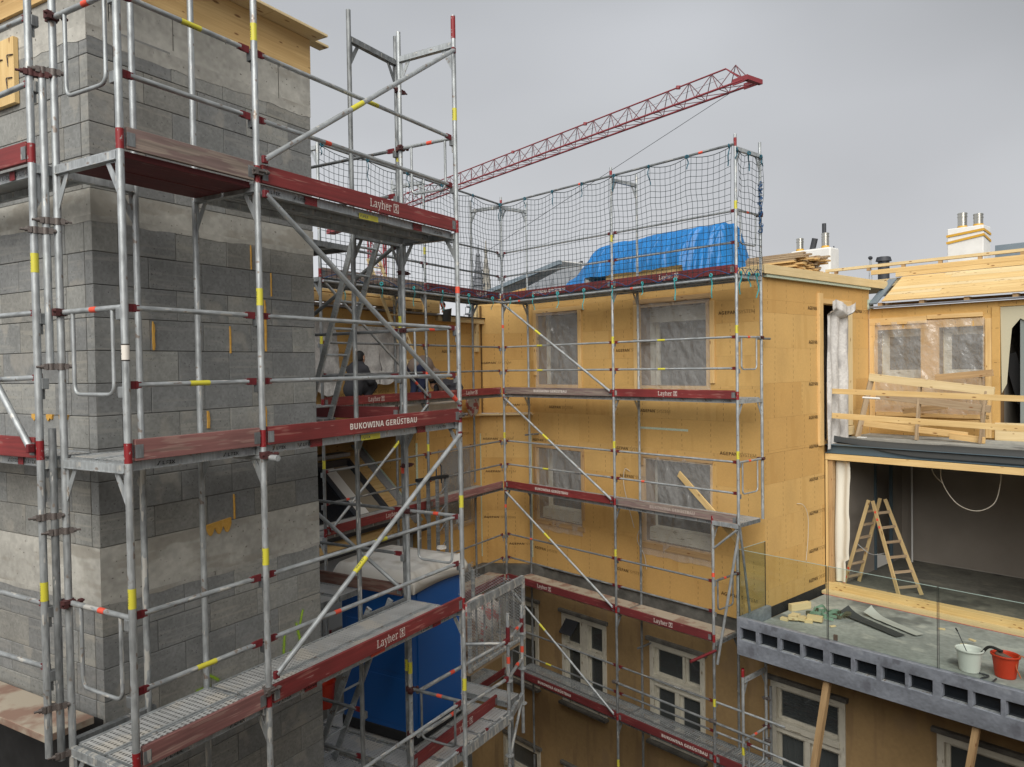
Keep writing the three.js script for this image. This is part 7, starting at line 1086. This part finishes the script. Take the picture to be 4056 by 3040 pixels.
// ---------------------------------------------------------------- crane and far spires
{
  const W3 = (x, y, z) => [x, y, -z], c = thing('tower_crane', 'red lattice tower crane with long jib far behind the roofs', 'crane', Wd, W3(-16.6, -14, 95.6));
  const tip = [16.25, 51.8], heel = [-16.6, 95.6], L = Math.hypot(tip[0] - heel[0], tip[1] - heel[1]), ux = (tip[0] - heel[0]) / L, uz = (tip[1] - heel[1]) / L, J = (t, side, h) => W3(heel[0] + ux * t - uz * side, 18.95 + h, heel[1] + uz * t + ux * side);
  const N = 27, st = L / N, hh = 1.45, sw = 0.62;
  rod(c, 'bottom_chord', J(0, -sw, 0), J(L, -sw, 0), 0.08, M.craneRed, 8); rod(c, 'bottom_chord', J(0, sw, 0), J(L, sw, 0), 0.08, M.craneRed, 8); rod(c, 'top_chord', J(0, 0, hh), J(L - st * 0.9, 0, hh), 0.06, M.craneRed, 8);
  for (let k = 0; k < N; k++) { const t0 = k * st, tm = t0 + st * 0.5, t1 = t0 + st, list = [], b = J(t0, 0, 0); for (const s of [-sw, sw]) { list.push(rodAt(J(t0, s, 0), J(tm, 0, hh), 0.032, b, 5), rodAt(J(t1, s, 0), J(tm, 0, hh), 0.032, b, 5)); } list.push(rodAt(J(t0, -sw, 0), J(t1, sw, 0), 0.03, b, 5), rodAt(J(t1, -sw, 0), J(t1, sw, 0), 0.03, b, 5)); add(c, 'jib_bay', merge(list), M.craneGrey, b); if (k % 5 === 3) add(c, 'pin_joint', new THREE.BoxGeometry(0.3, 0.22, 0.22), M.craneRed, J(t0 + st, 0, hh)); }
  rod(c, 'tip_stay', J(L - st * 0.9, 0, hh), J(L, sw, 0), 0.04, M.craneRed, 6); rod(c, 'tip_stay', J(L - st * 0.9, 0, hh), J(L, -sw, 0), 0.04, M.craneRed, 6); { const b = J(L, 0, 0); add(c, 'tip_head', merge([barAt(J(L - 0.8, -sw, 0.05), J(L + 0.4, -sw, 0.05), 0.4, 0.1, b), barAt(J(L - 0.8, sw, 0.05), J(L + 0.4, sw, 0.05), 0.4, 0.1, b), barAt(J(L + 0.4, -sw - 0.2, 0), J(L + 0.4, sw + 0.2, 0), 0.3, 0.3, b)]), M.craneRed, b); }
  rod(c, 'hoist_rope', J(1, 0, hh * 0.55), J(L - 2, 0, hh * 0.6), 0.012, M.pipeDark, 4); rod(c, 'pendant_rope', J(L - 0.6, 0, -0.1), W3(-2.0, 10.0, 66), 0.02, M.pipeDark, 5);
  const mw = 0.95; for (const sx of [-mw, mw]) for (const sz of [-mw, mw]) rod(c, 'mast_leg', W3(heel[0] + sx, -14, heel[1] + sz), W3(heel[0] + sx, 21, heel[1] + sz), 0.11, M.craneRed, 8);
  for (let k = 0; k < 17; k++) { const y = -14 + k * 2, list = [], b = W3(heel[0], y, heel[1]); for (const [x0, z0, x1, z1] of [[-mw, -mw, mw, -mw], [mw, -mw, mw, mw], [mw, mw, -mw, mw], [-mw, mw, -mw, -mw]]) list.push(rodAt(W3(heel[0] + x0, y, heel[1] + z0), W3(heel[0] + x1, y + 2, heel[1] + z1), 0.06, b, 5), rodAt(W3(heel[0] + x0, y, heel[1] + z0), W3(heel[0] + x1, y, heel[1] + z1), 0.05, b, 5)); add(c, 'mast_section', merge(list), M.craneRed, b); }
  bar(c, 'counter_jib', J(-14, 0, 0.2), J(0, 0, 0.2), 0.6, 1.2, M.craneRed);
  const spire = (name, label, px, top, h, r, mat, tiers, dotted) => { const D = 230, x = (px - 1106) / 1648 * D, o = thing(name, label, 'spire', Wd, W3(x, top - h, D), 'church spires on the skyline'); add(o, 'shaft', new THREE.CylinderGeometry(r * 0.08, r, h, 8).translate(0, h / 2, 0), mat, W3(x, top - h, D)); add(o, 'finial', merge([new THREE.CylinderGeometry(0.15, 0.3, 4, 6).translate(0, 1.2, 0), new THREE.SphereGeometry(0.7, 8, 6).translate(0, 0.2, 0)]), mat, W3(x, top, D)); for (let k = 0; k < tiers; k++) { const e = k / tiers, rad = r * (1 - 0.92 * e) * (dotted ? 1.12 : 1.35); add(o, dotted ? 'gallery' : 'scaffold_deck', new THREE.CylinderGeometry(rad, rad, dotted ? 0.5 : 0.45, 8), mat, W3(x, top - h + h * e, D)); if (dotted) for (const s of [-1, 1]) add(o, 'lancet_window', new THREE.BoxGeometry(r * 0.2 * (1 - e), h / tiers * 0.45, 0.3), M.pipeDark, W3(x + s * r * 0.33 * (1 - e), top - h + h * (e + 0.5 / tiers), D - r * (1 - 0.92 * e) * 0.93)); else for (let q = 0; q < 6; q++) { const a = q / 6 * 6.28; add(o, 'scaffold_pole', new THREE.CylinderGeometry(0.10, 0.10, h / tiers, 4).translate(0, h / tiers / 2, 0), mat, W3(x + Math.cos(a) * rad * 0.95, top - h + h * e, D + Math.sin(a) * rad * 0.95)); } } addBoxR(o, 'tower_block', x - r, x + r, -14, top - h, -D - r, -D + r, mat); return o; };
  spire('church_spire', 'dark scaffolded church spire seen through the net beside the corner', 1037, 33.5, 24, 4.2, M.spireDark, 11, false); spire('church_spire', 'pale openwork church spire beside the scaffolded one', 1054, 34.8, 26, 3.2, M.stonePale, 9, true);
}

renderer.render(scene, camera);
